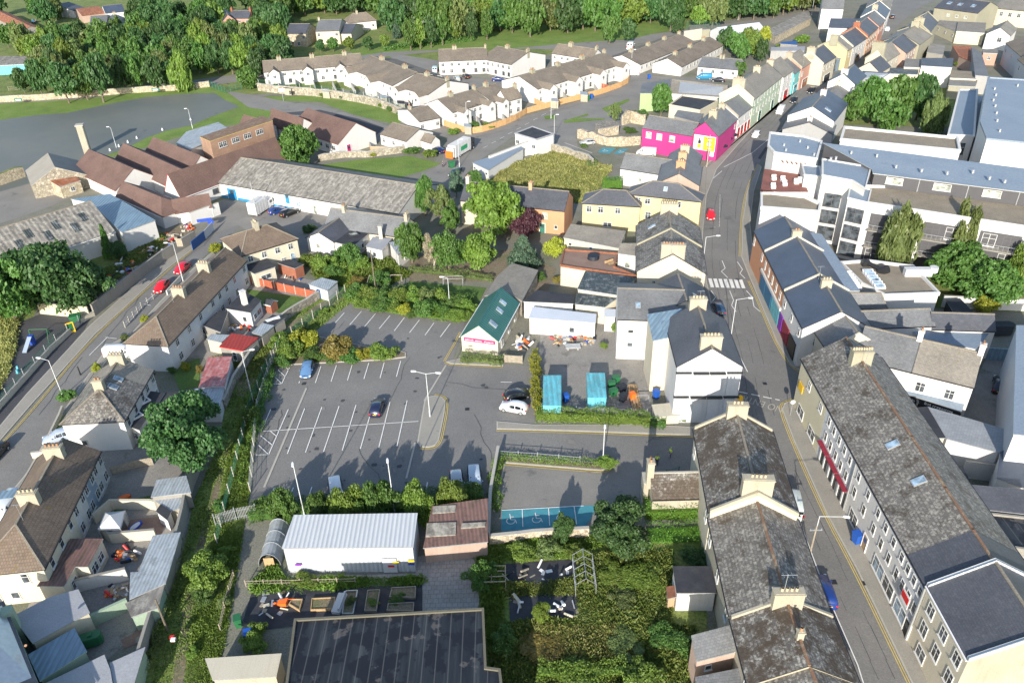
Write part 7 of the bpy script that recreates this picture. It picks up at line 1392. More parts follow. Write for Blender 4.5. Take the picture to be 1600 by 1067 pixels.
# shrub bed, hedges
for i,(x,y,r,h,m_,lb) in enumerate(((455,545,27,2.8,'leaf_light','big shrub with yellow-green leaves at the left end of the planted bed'),(478,530,28,3.,'leaf_yellow','yellow flecked shrub behind the blue car'),(525,543,33,3.2,'leaf_rust','rust-orange shrub in the middle of the planted bed'),(500,555,26,1.7,'leaf_mid','low green shrub in front of the rusty one'),(545,556,24,1.5,'leaf_mid','low green shrub right of the rusty one'),(570,552,17,1.6,'leaf_yellow','bright yellow low shrub in the planted bed'),(592,551,20,2.3,'leaf_light','fresh green shrub near the right end of the planted bed'),(610,552,15,1.8,'leaf_light','small fresh green shrub at the right end of the planted bed'),(442,566,15,1.8,'leaf_mid','dark green shrub in the left corner of the planted bed'),(436,530,18,2.,'leaf_light','yellow-green shrub against the lane fence'),
 (632,484,13,2.,'leaf_yellow','golden shrub at the top edge of the car park'),(668,482,20,3.2,'leaf_mid','rounded dark shrub at the top edge of the car park'),(712,492,20,1.8,'leaf_light','yellow-green shrub left of the green-roofed hall'),(600,476,20,2.,'leaf_mid','green shrub left of the golden one'),(643,492,8,1.2,'leaf_mid','small shrub between the golden and the dark one'),
 (336,388,13,1.6,'leaf_yellow','round yellow shrub beside the terrace corner and street'),(105,618,14,1.8,'leaf_mid','round green shrub by the left street lamp'),(150,574,9,1.3,'leaf_yellow','yellow shrub in the front garden above the skylight house'),(226,498,8,1.2,'leaf_yellow','bright yellow shrub on the front garden rail'),(195,528,8,1.2,'leaf_olive','olive shrub at the terrace end garden'),(483,358,11,1.6,'leaf_dark','dark round shrub in the warehouse yard'),(289,572,9,1.4,'leaf_yellow','round yellow shrub in the garden beside the faded red shed'),(312,577,7,1.4,'leaf_rust','pink and rust flowering shrub by the faded red shed'),(268,578,8,1.,'leaf_mid','low green shrub near the green back door'),
 (300,445,9,.9,'leaf_mid','low shrub by the upper red car'),(485,407,20,2.4,'leaf_light','leafy mound left of the cottage garden'),(520,420,22,2.2,'leaf_mid','leafy mound behind the rust red fence'),(560,412,22,2.6,'leaf_light','leafy mound below the cottage'),(595,436,22,2.2,'leaf_mid','weedy mound beside the timber frame'),(560,438,14,1.4,'leaf_rust','dry rusty shrub by the lane end'),
 (1145,645,9,1.3,'leaf_mid','dark shrub against the panelled white gable, right one'),(1100,648,10,1.4,'leaf_mid','dark shrub with white flowers against the panelled white gable'),(1118,652,9,.9,'leaf_rust','low brown planting at the foot of the panelled gable'),(1068,652,10,.8,'leaf_olive','low planting beside the cream yard store'),
 (948,722,18,1.5,'leaf_light','round shrub at the end of the railing strip'),(740,196,14,1.6,'leaf_mid','garden shrub inside the timber fence'),(762,197,12,1.5,'leaf_light','leafy garden shrub inside the timber fence corner'),(708,206,11,1.4,'leaf_light','shrub on the little lawn by the timber fence'),(645,236,12,1.8,'leaf_mid','shrub beside the parked dark car and stone wall'),(672,240,14,1.8,'leaf_light','bright shrub right of the stone wall'),(583,242,5,1.2,'leaf_yellow','small yellow conifer at the rough stone wall'),
 (833,470,8,1.,'leaf_mid','green weeds beside the mossy stone roof'),(872,437,12,1.2,'leaf_rust','red and orange flower tubs on the small roof garden'),(845,432,10,1.2,'leaf_mid','fresh green shrub beside the white wall gap'),(962,512,9,1.8,'leaf_light','climbing shrub beside the tall white house wall'),(944,540,6,1.2,'leaf_light','potted shrub by the tall white house'),
 (1222,72,10,2.,'leaf_light','green shrub behind the mint street house'),(1254,62,13,3.,'leaf_light','larger green shrub behind the mint street house'),(1215,80,11,1.6,'leaf_mid','grassy roof garden shrub behind the upper street'),(1570,50,6,3,'leaf_light','ivy bush between cream shed and white gable'),(1447,78,7,2,'leaf_light','weed mound left of the concrete roofed outbuilding'),(1498,100,7,2,'leaf_light','ivy mound below the orange-red tin roof'),
 (985,204,13,.9,'leaf_mid','green mound in front of the peach stone ruin'),(1002,178,14,1.8,'leaf_mid','bushes behind the peach stone ruin'),(912,228,6,1.,'leaf_mid','bush at the ruined wall by the silver car'),(925,255,12,1.6,'leaf_olive','straggly bush at the meadow corner'),(1386,480,5,.8,'leaf_mid','small clipped shrub beneath the white parapet, left'),(1402,478,7,.9,'leaf_mid','small clipped shrub beneath the white parapet, right'),(1458,472,7,1.8,'leaf_yellow','yellow potted shrub at the end of the white parapet'),
 (404,790,16,1.6,'leaf_light','leafy shrub in the bottom left corner of the car park'),(700,775,22,1.9,'leaf_light','yellow-green climber on the brown lean-to roof edge'),(740,768,20,1.6,'leaf_light','leafy climber beside the silver cars'),(668,812,14,2.6,'leaf_light','climber hanging over the corner of the brown lean-to'),(1170,10,18,3,'leaf_light','yellow-green scrub beside the wood'),
 (398,985,20,1.6,'leaf_light','leafy shrub by the black allotment fabric'),(395,1005,24,1.8,'leaf_light','leafy shrub in front of the cream flat store'),(620,936,14,.6,'leaf_mid','leafy vegetables in the right raised beds'),(583,942,11,.5,'leaf_light','lettuce rows in the narrow raised bed'),(548,938,9,.9,'leaf_olive','tangled plants in the bed beside the blue bench'),(475,905,20,1.1,'leaf_light','bushy planting along the rail by the shed'),
 (785,1000,26,1.8,'leaf_mid','dark bramble mass right of the black roof'),(1000,900,40,1.1,'leaf_light','yellow-green weeds in the upper scrub garden'),(955,895,28,.9,'leaf_light','pale weeds left of the graffitied shed'),(1050,1000,34,1.3,'leaf_mid','dark bramble mass below the graffitied shed'),(975,1000,34,.8,'leaf_olive','brownish bramble mass in the lower scrub garden'),(850,1010,38,.8,'leaf_rust','dry rusty bramble mass in the lower scrub garden'),(975,940,26,.9,'leaf_olive','thicket beside the white post in the scrub garden'),(1090,870,24,1.2,'leaf_dark','dark weeds above the graffitied shed'),(900,1055,40,1.3,'leaf_light','sunlit hedge mass at the bottom edge'),(1000,1060,40,2.,'leaf_light','leafy bush at the bottom edge beside the lowest return'),(815,862,24,1.4,'leaf_light','weeds over the retaining wall, left'),(858,856,22,1.4,'leaf_olive','weeds over the retaining wall, right'),(900,862,22,1.5,'leaf_light','weeds behind the greenhouse frame'))): B(lb,x,y,r,h,m_)
hedge('long clipped hedge above the footpath of the access road',[(838,655),(900,658),(960,660),(1015,664)],1.5,2.,'leaf_light'); hedge('yellow conifer hedge between parked cars and the turquoise container',[(840,650),(837,600),(836,560)],1.,2.1,'leaf_yellow'); hedge('dark end of the clipped hedge beside the cream yard store',[(1014,664),(1040,668)],1.3,1.5,'leaf_mid')
hedge('square clipped hedge in front of the green-roofed hall',[(720,564),(750,566),(787,568)],1.5,1.3,'leaf_olive'); hedge('long leafy bank at the top of the car park',[(545,468),(590,482),(640,490),(700,496),(722,500)],2.4,1.,'leaf_light'); hedge('tall sunlit hedge bank behind the top of the car park',[(548,458),(600,462),(660,466),(700,474),(735,480)],3.2,1.5,'leaf_mid')
hedge('hedge between the car park and the white metal shed',[(392,806),(470,800),(560,796),(640,792),(700,784),(755,776)],2.6,1.7,'leaf_mid'); hedge('leafy strip under the white railing beside the lower car park',[(782,718),(850,722),(940,728)],1.,.8,'leaf_light',lump=.15); hedge('leafy strip down the side of the lower car park',[(776,800),(770,760),(780,722)],1.2,1.1,'leaf_light')
hedge('bright ivy carpet covering the wall below the small annex',[(1012,838),(1050,838),(1098,834)],3.,1.,'leaf_ivy',dens=30); hedge('bright ivy covering the annex side wall',[(1006,800),(1050,800),(1098,798)],3.5,2.,'leaf_ivy',dens=30)
hedge('ivy covered wall with green face beside the meadow cottage',[(941,296),(972,297)],.8,3.,'leaf_ivy'); hedge('ivy and weeds on the garden wall behind the football goal lawn',[(640,424),(700,430),(770,440)],1.,1.2,'leaf_olive'); hedge('strip of green growth along the lane fence',[(398,660),(386,710),(374,760)],.8,.7,'leaf_light'); hedge('lane growth beside the mesh fence near the car park',[(425,590),(410,630),(400,680)],1.2,1.2,'leaf_mid')
hedge('low hedge along the road edge at the foot of the wood',[(600,80),(660,72),(740,64)],2,1.5,'leaf_mid',dens=10,leaf=.4); hedge('trailing weeds along the bottom lane wall',[(225,1060),(250,990),(272,920),(290,850)],.8,.9,'leaf_grass')
hedge('sunlit hedge running along the bottom edge by the stone slab',[(840,1052),(900,1058),(980,1050)],1.6,1.3,'leaf_light')
for i,(x,y,m_,h) in enumerate(((556,456,'leaf_mid',2.6),(578,460,'leaf_light',2.8),(600,460,'leaf_mid',2.4),(622,462,'leaf_light',2.8),(645,460,'leaf_light',2.6),(668,462,'leaf_olive',2.6),(690,464,'leaf_light',2.6),(712,470,'leaf_mid',2.3),(730,478,'leaf_light',2.),(566,472,'leaf_light',1.8),(590,476,'leaf_mid',1.8),(612,478,'leaf_light',1.6),(690,484,'leaf_mid',1.8),(725,492,'leaf_light',1.5))): B(ordw(i+1)+' leafy clump along the bank behind the top of the car park, '+('back' if i<9 else 'front')+' row',x,y,18,h,m_)
for i,(x,y,m_) in enumerate(((245,1000,'leaf_olive'),(300,1020,'leaf_light'),(352,860,'leaf_light'),(342,790,'leaf_mid'),(392,620,'leaf_light'),(420,574,'leaf_mid'),(505,486,'leaf_light'),(470,512,'leaf_olive'),(350,940,'leaf_olive'),(372,700,'leaf_light'))): B('low weedy clump in the lane, beside '+('the bottom lane wall','the leaning pole','the palisade fence end','the fence above the palisade','the yellow-green fence shrub','the corner of the planted bed','the upper car park corner','the upper mesh fence','the cream flat store rail','the big round tree')[i],x,y,13,.9,m_)
# grass stuff
tufts('long_grass',[(905,870),(1050,860),(1050,975),(1085,980),(1075,1080),(775,1080),(765,975),(905,968)],9000,.4,'leaf_mid',sp=.15); tufts('long_grass',[(905,870),(1050,860),(1050,975),(1085,980),(1075,1080),(775,1080),(765,975),(905,968)],15000,.5,'leaf_grass',sp=.15); tufts('long_grass',[(830,980),(960,980),(1000,1030),(850,1040)],5000,.5,'leaf_straw',sp=.15)
tufts('weeds',[(745,850),(780,852),(785,965),(760,1000),(757,935)],3000,.5,'leaf_light'); tufts('weeds',[(780,845),(960,838),(905,868),(785,874)],3000,.4,'leaf_light'); tufts('weeds',[(780,914),(905,908),(905,926),(795,932)],1500,.4,'leaf_grass')
tufts('lane_grass',[(235,1080),(262,960),(292,880),(300,790),(345,690),(352,610),(400,545),(440,505),(530,450),(550,470),(480,528),(430,570),(405,640),(388,780),(372,880),(352,1000),(330,1080)],16000,.22,'leaf_grass',sp=.1); tufts('lane_grass',[(285,1080),(305,960),(330,860),(360,700),(400,600),(430,570),(405,640),(388,780),(372,880),(352,1000),(330,1080)],14000,.26,'leaf_light',sp=.1)
tufts('meadow_grass',[(756,288),(790,262),(870,238),(955,262),(930,300),(912,318),(880,312),(800,300),(730,292)],14000,.7,'leaf_straw'); tufts('meadow_grass',[(880,270),(950,262),(935,300),(905,318),(800,300),(850,290)],5000,.6,'leaf_grass'); tufts('meadow_grass',[(-40,482),(28,500),(20,560),(0,610),(-30,640)],5000,.6,'leaf_straw')
tufts('weeds',[(480,405),(600,400),(640,430),(600,450),(540,450),(495,435)],6000,.6,'leaf_light'); tufts('weeds',[(395,915),(430,880),(440,905),(660,905),(660,912),(400,925)],2500,.4,'leaf_light'); tufts('weeds',[(110,470),(170,420),(250,365),(262,380),(180,440),(130,480)],2500,.5,'leaf_grass'); tufts('garden_plants',[(330,560),(420,520),(440,500),(420,560),(400,590),(350,600)],3000,.4,'leaf_grass')
# ================================================================ VEHICLES
C=car
T('bushy tree behind the two silver cars in the hedge',706,775,22,4.6,'leaf_light','round',clear=.03); T('leafy tree at the left end of the hedge above the palisade fence',440,790,22,4.6,'leaf_mid','round',clear=.03)
C('metallic blue hatchback parked nose out at the shrub bed',481,582,475,603,'hatch',(.1,.2,.36)); C('dark navy hatchback parked in the middle bay row',590,641,597,618,'hatch',(.012,.018,.05)); C('glossy black hatchback beside the white one near the hedge',808,622,840,614,'hatch',(.01,.011,.013)); C('white hatchback with black glass roof near the hedge',803,641,776,636,'hatch',(.75,.76,.77))
C('white van-like car half hidden by the hedge tree',526,772,530,800,'estate',(.7,.72,.74)); C('silver hatchback with black rear window beside the hedge, left of the pair',714,758,716,780,'hatch',(.42,.45,.48)); C('pale blue-silver estate beside the hedge, right of the pair',742,754,744,778,'estate',(.4,.48,.56))
C('red hatchback nearest the camera on the left street',254,452,240,468,'hatch',(.6,.012,.02)); C('red saloon behind the lamp post on the left street',286,423,268,440,'hatch',(.55,.012,.03)); C('white van parked in a driveway beside the left street',190,556,215,556,'van',(.75,.76,.77)); C('silver-blue car on the driveway beside the mossy terrace',96,686,74,692,'estate',(.38,.44,.55)); C('dark car cut by the left edge on the street',-4,712,-20,730,'hatch',(.012,.014,.02)); C('pale car under the blue board at the left edge',14,800,-10,830,'van',(.6,.65,.7))
C('blue estate parked at the foot of the near street houses',1286,928,1276,900,'estate',(.012,.04,.2)); C('white van front showing behind the near street houses',1237,792,1232,770,'van',(.6,.65,.62)) ; C('red hatchback driving down the main street',1110,340,1110,362,'hatch',(.6,.015,.025)); C('silver car parked beside the red shop',1181,214,1172,226,'hatch',(.6,.62,.64)); C('white van parked outside the mint street house',1219,177,1208,192,'van',(.75,.75,.76)); C('black hatchback parked above the white van on the street',1240,160,1230,172,'hatch',(.012,.014,.02)); C('black people carrier parked outside the salmon pink house',1267,145,1256,156,'estate',(.01,.01,.012)); C('dark blue hatchback below the zebra crossing',1122,486,1114,470,'hatch',(.02,.05,.1)); C('white hatchback driving near the top of the street',1386,49,1380,62,'hatch',(.7,.72,.75)); C('black car driving behind the white one at the street top',1394,29,1400,18,'estate',(.012,.014,.03))
C('black saloon parked in the concrete yard by the right edge',1560,606,1562,585,'saloon',(.012,.012,.015)); C('silver hatchback beside the ruined wall car park',918,226,898,228,'hatch',(.42,.43,.42)); C('white van tucked behind the grey-roofed house by the pink wing',1010,242,985,240,'van',(.75,.76,.76)); C('navy hatchback parked in the warehouse yard',434,333,452,328,'hatch',(.01,.04,.2)); C('black estate parked beside the navy hatchback in the warehouse yard',453,336,470,329,'estate',(.01,.011,.013)); C('dark blue saloon parked at the lane end behind the refuse lorry',684,238,668,234,'saloon',(.01,.02,.08)); C('dark green estate parked on the concrete beyond the trees',712,274,700,282,'estate',(.015,.04,.045))
C('white panel van parked at the estate corner',987,118,972,118,'van',(.78,.79,.8)); C('tall white van parked above the left bungalow row',985,76,990,66,'van',(.78,.79,.8),1.3); C('turquoise-blue van behind the grey roof by the bungalows',1100,124,1085,124,'van',(.02,.2,.35)); C('dark car beside the turquoise-blue van',1122,128,1105,127,'saloon',(.02,.025,.04)); C('dark blue car parked by the long estate row',779,127,792,127,'saloon',(.01,.03,.15)); C('silver hatchback parked left of the black one in the estate car park',714,126,706,118,'hatch',(.35,.42,.42)); C('black estate parked in the estate car park',728,122,718,114,'estate',(.012,.013,.015)); C('pale blue van parked at the end of the diagonal row',680,112,682,104,'van',(.4,.55,.6)); C('dark blue car by the bushes at the top left tractor yard',54,36,60,30,'estate',(.02,.12,.2)); C('small dark car at the estate edge left of the back row',402,108,398,104,'hatch',(.02,.03,.12))
truck('white box van parked at the blue-doored warehouse',409,331,430,318,6.5,'w_white','plastic_white'); truck('white and green refuse lorry with an orange tailgate beside the garage',722,240,742,228,10,'w_white','w_dark',3.6,True)
# ================================================================ PEOPLE
person('person in a yellow hi-vis vest and dark trousers standing on the access road',1026,726,1026,700); person('person in a lime hi-vis jacket bending forward on the access road',1047,715,1030,720,top='hivis',legs='navy_cloth',step=.05,arm=.4,cap='hivis'); person('person in a pink top walking on the footpath by the yellow house',1085,355,1080,340,top='pink_cloth'); person('person in navy beside the green bin behind the refuse lorry',692,262,700,262,top='navy_cloth'); person('person in dark clothes beside the pink house on the footpath',1133,234,1140,228,top='cloth_dark'); person('second person in a pale top near the pub tables on the footpath',1140,226,1146,220,top='pink_cloth'); person('person sitting area figure in dark coat near the upper pub wall',1142,219,1136,226,top='cloth_dark')
# ================================================================ STREET FURNITURE
lamp('twin-headed lamp post standing on the capsule-shaped traffic island',672,652,7.6,700,654,1.4,True); lamp('lamp post rising through the hedge, left of the white metal shed',477,811,9.2,480,840,.5); lamp('lamp post rising through the hedge behind the white metal shed, right one',617.5,805,9.2,620,830,.5)
lamp('lamp post at the end of the white railing strip',942,722,6.2,942,740,.3); lamp('lamp post in the upper garden behind the car park hedge',703,482,6.,690,482,.7); lamp('lamp post with brown sign board beside the red cars',286.5,440,7.8,262,440,1.) ; lamp('lamp post on the left street by the round green shrub',98.7,620,6.6,60,615,1.3); lamp('lamp post with long arm beside the overgrown lane and blue car',392,612,7.2,430,610,1.3)
lamp('street lamp with long arm on the wooden pole by the blue estate',1264,872,6.6,1320,878,2.4); lamp('street lamp beside the zebra crossing near the big gable',1096,432,8.,1150,432,1.8); lamp('street lamp in front of the tall pale house roof',1140,540,8.5,1180,540,1.8)
lamp('lamp post by the long estate row parking bays',861,186,6,880,186,.6); lamp('lamp post on the estate road behind the white square building',866,215,6,880,215,.5); lamp('tall lamp post at the left bungalow row',986,112,7,1000,112,.6); lamp('tall lamp post in front of the diagonal row foot',730,205,8,745,205,.6); lamp('lamp post near the garage and refuse lorry',718,262,7,735,262,.6); lamp('lamp post beside the flooded field, left one',182,231,5.5,170,231,.4); lamp('lamp post beside the flooded field, right one',301,201,5.5,290,201,.4); lamp('lamp post at the top right beside the stone walled sheds',1268,24,8,1280,24,.6); lamp('lamp post by the silver tunnel roof',1153,32,9,1165,32,.6)
p=at(273,384,7.2); item('sign_board','pale brown square board on the lamp post by the red cars','sign',MB().box(p+V(1.0,0,-.2),1.1,.08,1.6),'wood_grey',(0,0,0))
pole('slim dark pole above the hedge bank at the top of the car park',588,461,9,'bark',False); pole('leaning brown telegraph pole with red box in the lane',262,985,5,'bark',False); pole('wooden telegraph pole carrying the lamp by the blue estate',1262,878,5.6,'wood_grey'); pole('thin pale pole in the warehouse yard',402,338,8,'galv',False); pole('telegraph pole above the top road, beside the roadside trees',664,70,9,'bark_pale'); pole('pole behind the pink house shops',1181,192,8,'bark_pale',True); pole('pole outside the cream house at the zig-zag lines',1104,262,8,'bark_pale'); pole('grey post on the wall near the white van driveway',126,586,1.6,'black',False)
item('telegraph_box','red and white fitting at the foot of the leaning lane pole','box',MB().box(at(271,1000,1.),.5,.4,.6,ch=.08).box(at(271,1000,1.6),.45,.35,.25,m=1),['red_plastic','plastic_white'],(0,0,0))
wr=MB()
for (a,b_) in (((1262,878,5.4),(1180,640,8)),((1262,878,5.4),(1300,1080,6)),((1104,262,7.6),(1096,432,8)),((1096,432,8),(1140,540,8.5)),((1104,262,7.6),(1181,192,7.5))):
    P,Q=at(*a),at(*b_); L=[P.lerp(Q,i/8)-V(0,0,4*.8*(i/8)*(1-i/8)) for i in range(9)]
    for i in range(8): wr.tube(L[i],L[i+1],.02,.02,4,0,False)
item('overhead_cable','thin black overhead cables strung between poles along the main street','cable',wr,'black',(0,0,0))
fence('white tubular railing along the strip between the access road and lower car park',[(780,714),(840,718),(906,724)],1.1,'rail','galv',post='galv',step=2.6); fence('white tubular railing down the side of the lower car park',[(780,714),(771,760),(766,780)],1.1,'rail','galv',post='galv',step=2.6)
fence('green mesh lane fence with concrete posts, upper run beside the car park',[(540,460),(490,500),(440,540),(412,590)],1.8,'mesh','mesh_green',step=2.6); fence('second mesh fence with concrete posts at the edge of the car park',[(430,562),(420,590),(404,640),(398,700),(392,770)],1.7,'mesh','galv',step=2.6); fence('long mesh lane fence with posts, lower run past the big round tree',[(412,590),(388,650),(372,720),(352,800),(340,850)],1.6,'mesh','mesh_green',step=2.8)
fence('grey steel palisade fence at the bottom left of the car park',[(338,822),(370,812),(402,806)],1.9,'pale','galv',post='galv'); fence('timber post and rail fence below the white metal shed',[(385,916),(470,914),(556,912)],.9,'rail','wood_grey',post='wood_grey',step=2); fence('low timber rail down to the lane steps',[(366,900),(352,950),(345,985)],.9,'rail','wood_grey',post='wood_grey',step=2)
fence('grey palings beside the mossy terrace back yard',[(176,742),(210,732),(240,726)],1.3,'board','wood_grey',post='wood_grey'); fence('timber gate panels beside the green-roofed hall',[(788,566),(816,568)],1.4,'board','wood_grey',post='wood_grey'); fence('dark metal playground rail by the street corner',[(1012,768),(1040,745),(1060,740)],1.1,'rail','mesh_green',post='mesh_green')
fence('galvanised railing around the builders yard above the hedge',[(846,648),(900,652),(960,654),(1010,656)],1.8,'pale','galv',post='galv'); fence('green rail fence at the wide road gates',[(328,136),(352,146),(378,140)],2,'mesh','mesh_green',post='mesh_green'); fence('timber rail fence by the turquoise shed',[(14,142),(40,140)],1.2,'rail','wood_grey',post='wood_grey')
# containers and yard things
def container(lb,pts): 
    o=block(lb,pts,'metal_teal','metal_teal',2.6,name='shipping_container',cat='container',edge='metal_teal',ov=.04); return o
container('faded turquoise container with rust flecks, left one against the yellow hedge',[(849,586),(877,586),(877,634),(848,633)]); container('faded turquoise container, right one beside the green bins',[(916.5,582.5),(945,582.5),(948,621.5),(918,621.5)])
for i,(x,y,m_,lb) in enumerate(((955,606,'bin_green','upper green'),(962,598,'bin_green','far green'),(958,618,'bin_green','lower green'),(972,612,'sign_dark','grey upper'),(974,626,'sign_dark','grey lower'))): wheelie(f'{lb} wheelie bin stacked right of the turquoise container',x,y,m_,1.,rz=.2*i,big=True)
wheelie('orange-red wheelie bin in front of the grey bins in the yard',988,626,'orange_plastic',1.3); wheelie('blue wheelie bin between the turquoise containers',884,628,'bin_blue',1.3); wheelie('blue wheelie bin in the yard of the cream return',1025,622,'bin_blue',1.3,rz=.6); wheelie('blue wheelie bin on the footpath of the right terrace',1337,848,'bin_blue',1.5); wheelie('big green bin beside the refuse lorry',706,262,'bin_green',1.4,big=True); wheelie('blue bin at the estate corner by the panel van',1014,124,'bin_blue',1.4); wheelie('blue bin against the long timber fence',924,155,'bin_blue',1.4); wheelie('green bin against the long timber fence',919,157,'bin_green',1.4); wheelie('blue bin behind the timber fence near the end house',829,175,'bin_blue',1.4); wheelie('blue bin in the cream house garden at the left edge',8,930,'bin_blue',1.7,rz=.5); wheelie('blue bin behind the cottage beds',390,1000,'bin_blue',1.3); wheelie('dark green bin by the allotment rails',374,978,'bin_green',1.3)
for i in range(7):
    x=983+(i%4)*3.2; y=600+(i//4)*8; p,q=at(x,y,.3+.18*(i%3)),at(x+8,y+34,.3+.18*(i%3)); item('timber_beam','pale timber beam in the stack beside the grey bins','beam',MB().bar(p,q,.3,.18),'wood',(0,0,0),group='timber beams stacked in the builders yard')
p=at(1003,626,0); item('trestle','grey metal trestle frame next to the stacked beams','trestle',MB().box(p,1.8,.08,.08).bar(p+V(-.9,0,1),p+V(.9,0,1),.08,.08).box(p+V(-.9,0,0),.08,.08,1.).box(p+V(.9,0,0),.08,.08,1.),'galv',(0,0,0))
p=at(895,545,0); item('skip_trailer','pale flat trailer bed in the middle of the builders yard','trailer',MB().box(p+V(0,0,.4),2.4,1.2,.25).box(p+V(-.8,0,0),.3,1.,.4).box(p+V(.8,0,0),.3,1.,.4),'galv',(0,0,0))
rj=random.Random(5)
jm=['plastic_white','galv','rust','orange_plastic','bin_blue','wood','sign_dark','red_plastic','wood_grey','w_cream']
JW=[0,1,8,8,5,6,9,1,5,8,2,0,4,6,3,7]
def junk(lb,cat_,name,n,x0,x1,y0,y1,seed,smax=1.3,hm=.6):
    lim=16 if 'allot' not in name else 9
    """a scrap heap: one mound that nobody would count"""
    r_=random.Random(seed); b=MB()
    for i in range(n):
        p=at(r_.uniform(x0,x1),r_.uniform(y0,y1),0)
        if r_.random()<.3: b.tube(p+V(0,0,.15),p+V(r_.uniform(-1,1),r_.uniform(-1,1),r_.uniform(.2,.8)),r_.uniform(.06,.2),None,8,JW[r_.randrange(lim)])
        else: b.box(p,r_.uniform(.2,smax),r_.uniform(.15,smax*.6),r_.uniform(.1,hm),r_.uniform(0,3),JW[r_.randrange(lim)],ch=.04)
    o=b.build(name,jm); return tag(o,lb,cat_,kind='stuff')
junk('cluttered heap of tools and white scrap along the yard wall','scrap','scrap_heap',70,862,930,520,540,1,.9,.5); junk('heap of scrap and pallets right of the green hall','scrap','scrap_heap',30,808,826,530,548,2); 
for k,(x0,x1,y0,y1) in enumerate(((215,255,388,408),(250,290,365,385),(180,215,410,430),(150,190,430,455),(120,150,455,472),(285,300,350,362))): junk(('pile of barrels and sheets in the scrap yard','pile of white tanks by the blue gate','rusty pipe pile in the scrap yard','pile of car parts in the scrap yard','dark scrap at the mural wall','clutter behind the sign wall')[k],'scrap','scrap_heap',32,x0,x1,y0,y1,10+k)
junk('laundry and toys in the terrace back yard','clutter','yard_clutter',26,350,392,508,518,21,.8,.6); junk('blue plastic things and logs in the back yard','clutter','yard_clutter',26,178,212,858,880,22,.9,.5); junk('garden pots in the fenced garden','clutter','yard_clutter',16,442,470,430,440,23,.6,.5); junk('boat trailer clutter in the narrow yard','clutter','yard_clutter',22,165,200,915,935,24,.9,.4); junk('bits of timber on black allotment fabric, upper','clutter','allotment_clutter',34,790,888,888,910,25,.8,.08); junk('bits of timber on black allotment fabric, lower','clutter','allotment_clutter',34,803,903,936,960,26,.8,.08); junk('tools on the left allotment fabric','clutter','allotment_clutter',24,405,450,925,960,27,.9,.2)
p=at(927,404,4.03); item('roof_tank','round dark water tank on the rusty terrace roof','tank',MB().tube(p,p+V(0,0,.7),1.1,1.,14).tube(p+V(0,0,.7),p+V(0,0,.8),1.05,.3,14),'sign_dark',(0,0,0)); item('plywood_sheet','brown plywood sheets leaning on the rusty terrace roof','sheet',MB().bar(at(945,408,4.6),at(958,404,4.6),.1,.5).bar(at(950,412,4.3),at(962,409,4.3),.9,.05),'wood',(0,0,0))
# raised beds
for i,(pts,m_,lb) in enumerate((([(451,943),(456,935),(473,935),(468,953)],'wood','small new timber raised bed, leftmost'),([(485,952),(487,934),(524,932),(521,951)],'wood','larger new timber raised bed with dark soil'),([(569,953),(574,921),(594,920),(588,954)],'wood_grey','narrow raised bed planted with lettuce'),([(608,932),(612,917),(650,915),(649,933)],'wood_grey','upper right raised bed with leafy rows'),([(604,953),(606,942),(647,940),(646,954)],'wood_grey','lower right raised bed with leafy rows'),([(534,958),(540,922),(559,921),(552,958)],'galv','old raised bed beside the pale blue bench'))):
    W=[at(x,y,.4).xy for x,y in pts]; ro=root('raised_bed',(W[0].x,W[0].y,0),lb,'raised bed'); J=inset(W,.09)
    for k in range(4): j=(k+1)%4; MB().prism([W[k],W[j],J[j],J[k]],0.03,.42).build('board',m_,ro)
    MB().prism(J,.03,.3).build('soil','earth',ro)
p=at(531,945,0); item('bench','pale blue curved garden bench beside the old raised bed','bench',MB().box(p,1.,2.6,.45,-.15,ch=.1).box(p+V(.3,0,.45),.2,2.4,.4,-.15),'w_palegrey',(0,0,0)); p=at(442,945,0); item('wheelbarrow','orange wheelbarrow tipped over on the black fabric','wheelbarrow',MB().prism([(p.x-.5,p.y-.3),(p.x+.5,p.y-.4),(p.x+.6,p.y+.4),(p.x-.5,p.y+.3)],.2,[.5,.7,.7,.5]).tube(p+V(-.8,0,.2),p+V(-.8,.1,.2),.2,.2,10).bar(p+V(.4,.3,.6),p+V(1.3,.4,.5),.05,.05),'orange_plastic',(0,0,0))
# greenhouse frame and pergola
def frame(lb,cx,cy,wd,dp,h,ridge_h,mat,n=5):
    p=at(cx,cy,0); ro=root('greenhouse_frame' if ridge_h else 'timber_pergola',p,lb,'frame')
    for i in range(n):
        y=-dp/2+dp*i/(n-1); b=MB().bar(p+V(-wd/2,y,h),p+V(-wd/2+.05,y,h),.05,h).bar(p+V(wd/2,y,h),p+V(wd/2+.05,y,h),.05,h)
        if ridge_h: b.bar(p+V(-wd/2,y,h),p+V(0,y,h+ridge_h),.05,.05).bar(p+V(wd/2,y,h),p+V(0,y,h+ridge_h),.05,.05)
        else: b.bar(p+V(-wd/2,y,h),p+V(wd/2,y,h),.07,.09)
        b.build('arch',mat,ro)
    b=MB(); 
    for x,z in ((-wd/2,h),(wd/2,h),(0,h+ridge_h)): b.bar(p+V(x,-dp/2,z),p+V(x,dp/2,z),.05,.05)
    for x in (-wd/2,wd/2): b.bar(p+V(x,-dp/2,h*.5),p+V(x,dp/2,h*.5),.04,.04)
    b.build('rails',mat,ro)
frame('bare silver greenhouse frame standing in the weeds',912,908,2.2,4.2,2.,.9,'galv'); frame('weathered timber pergola frame at the edge of the paved yard',769,915,3.,2.2,2.,0,'wood_grey',4); frame('white football goal frame on the shaded lawn',708,446,3.6,1.,1.7,0,'galv',2)
p=at(600,452,0); b=MB(); 
for i in range(4): b.bar(p+V(-3+i*2,-2,1.3),p+V(-3+i*2,3,1.3),.12,.12)
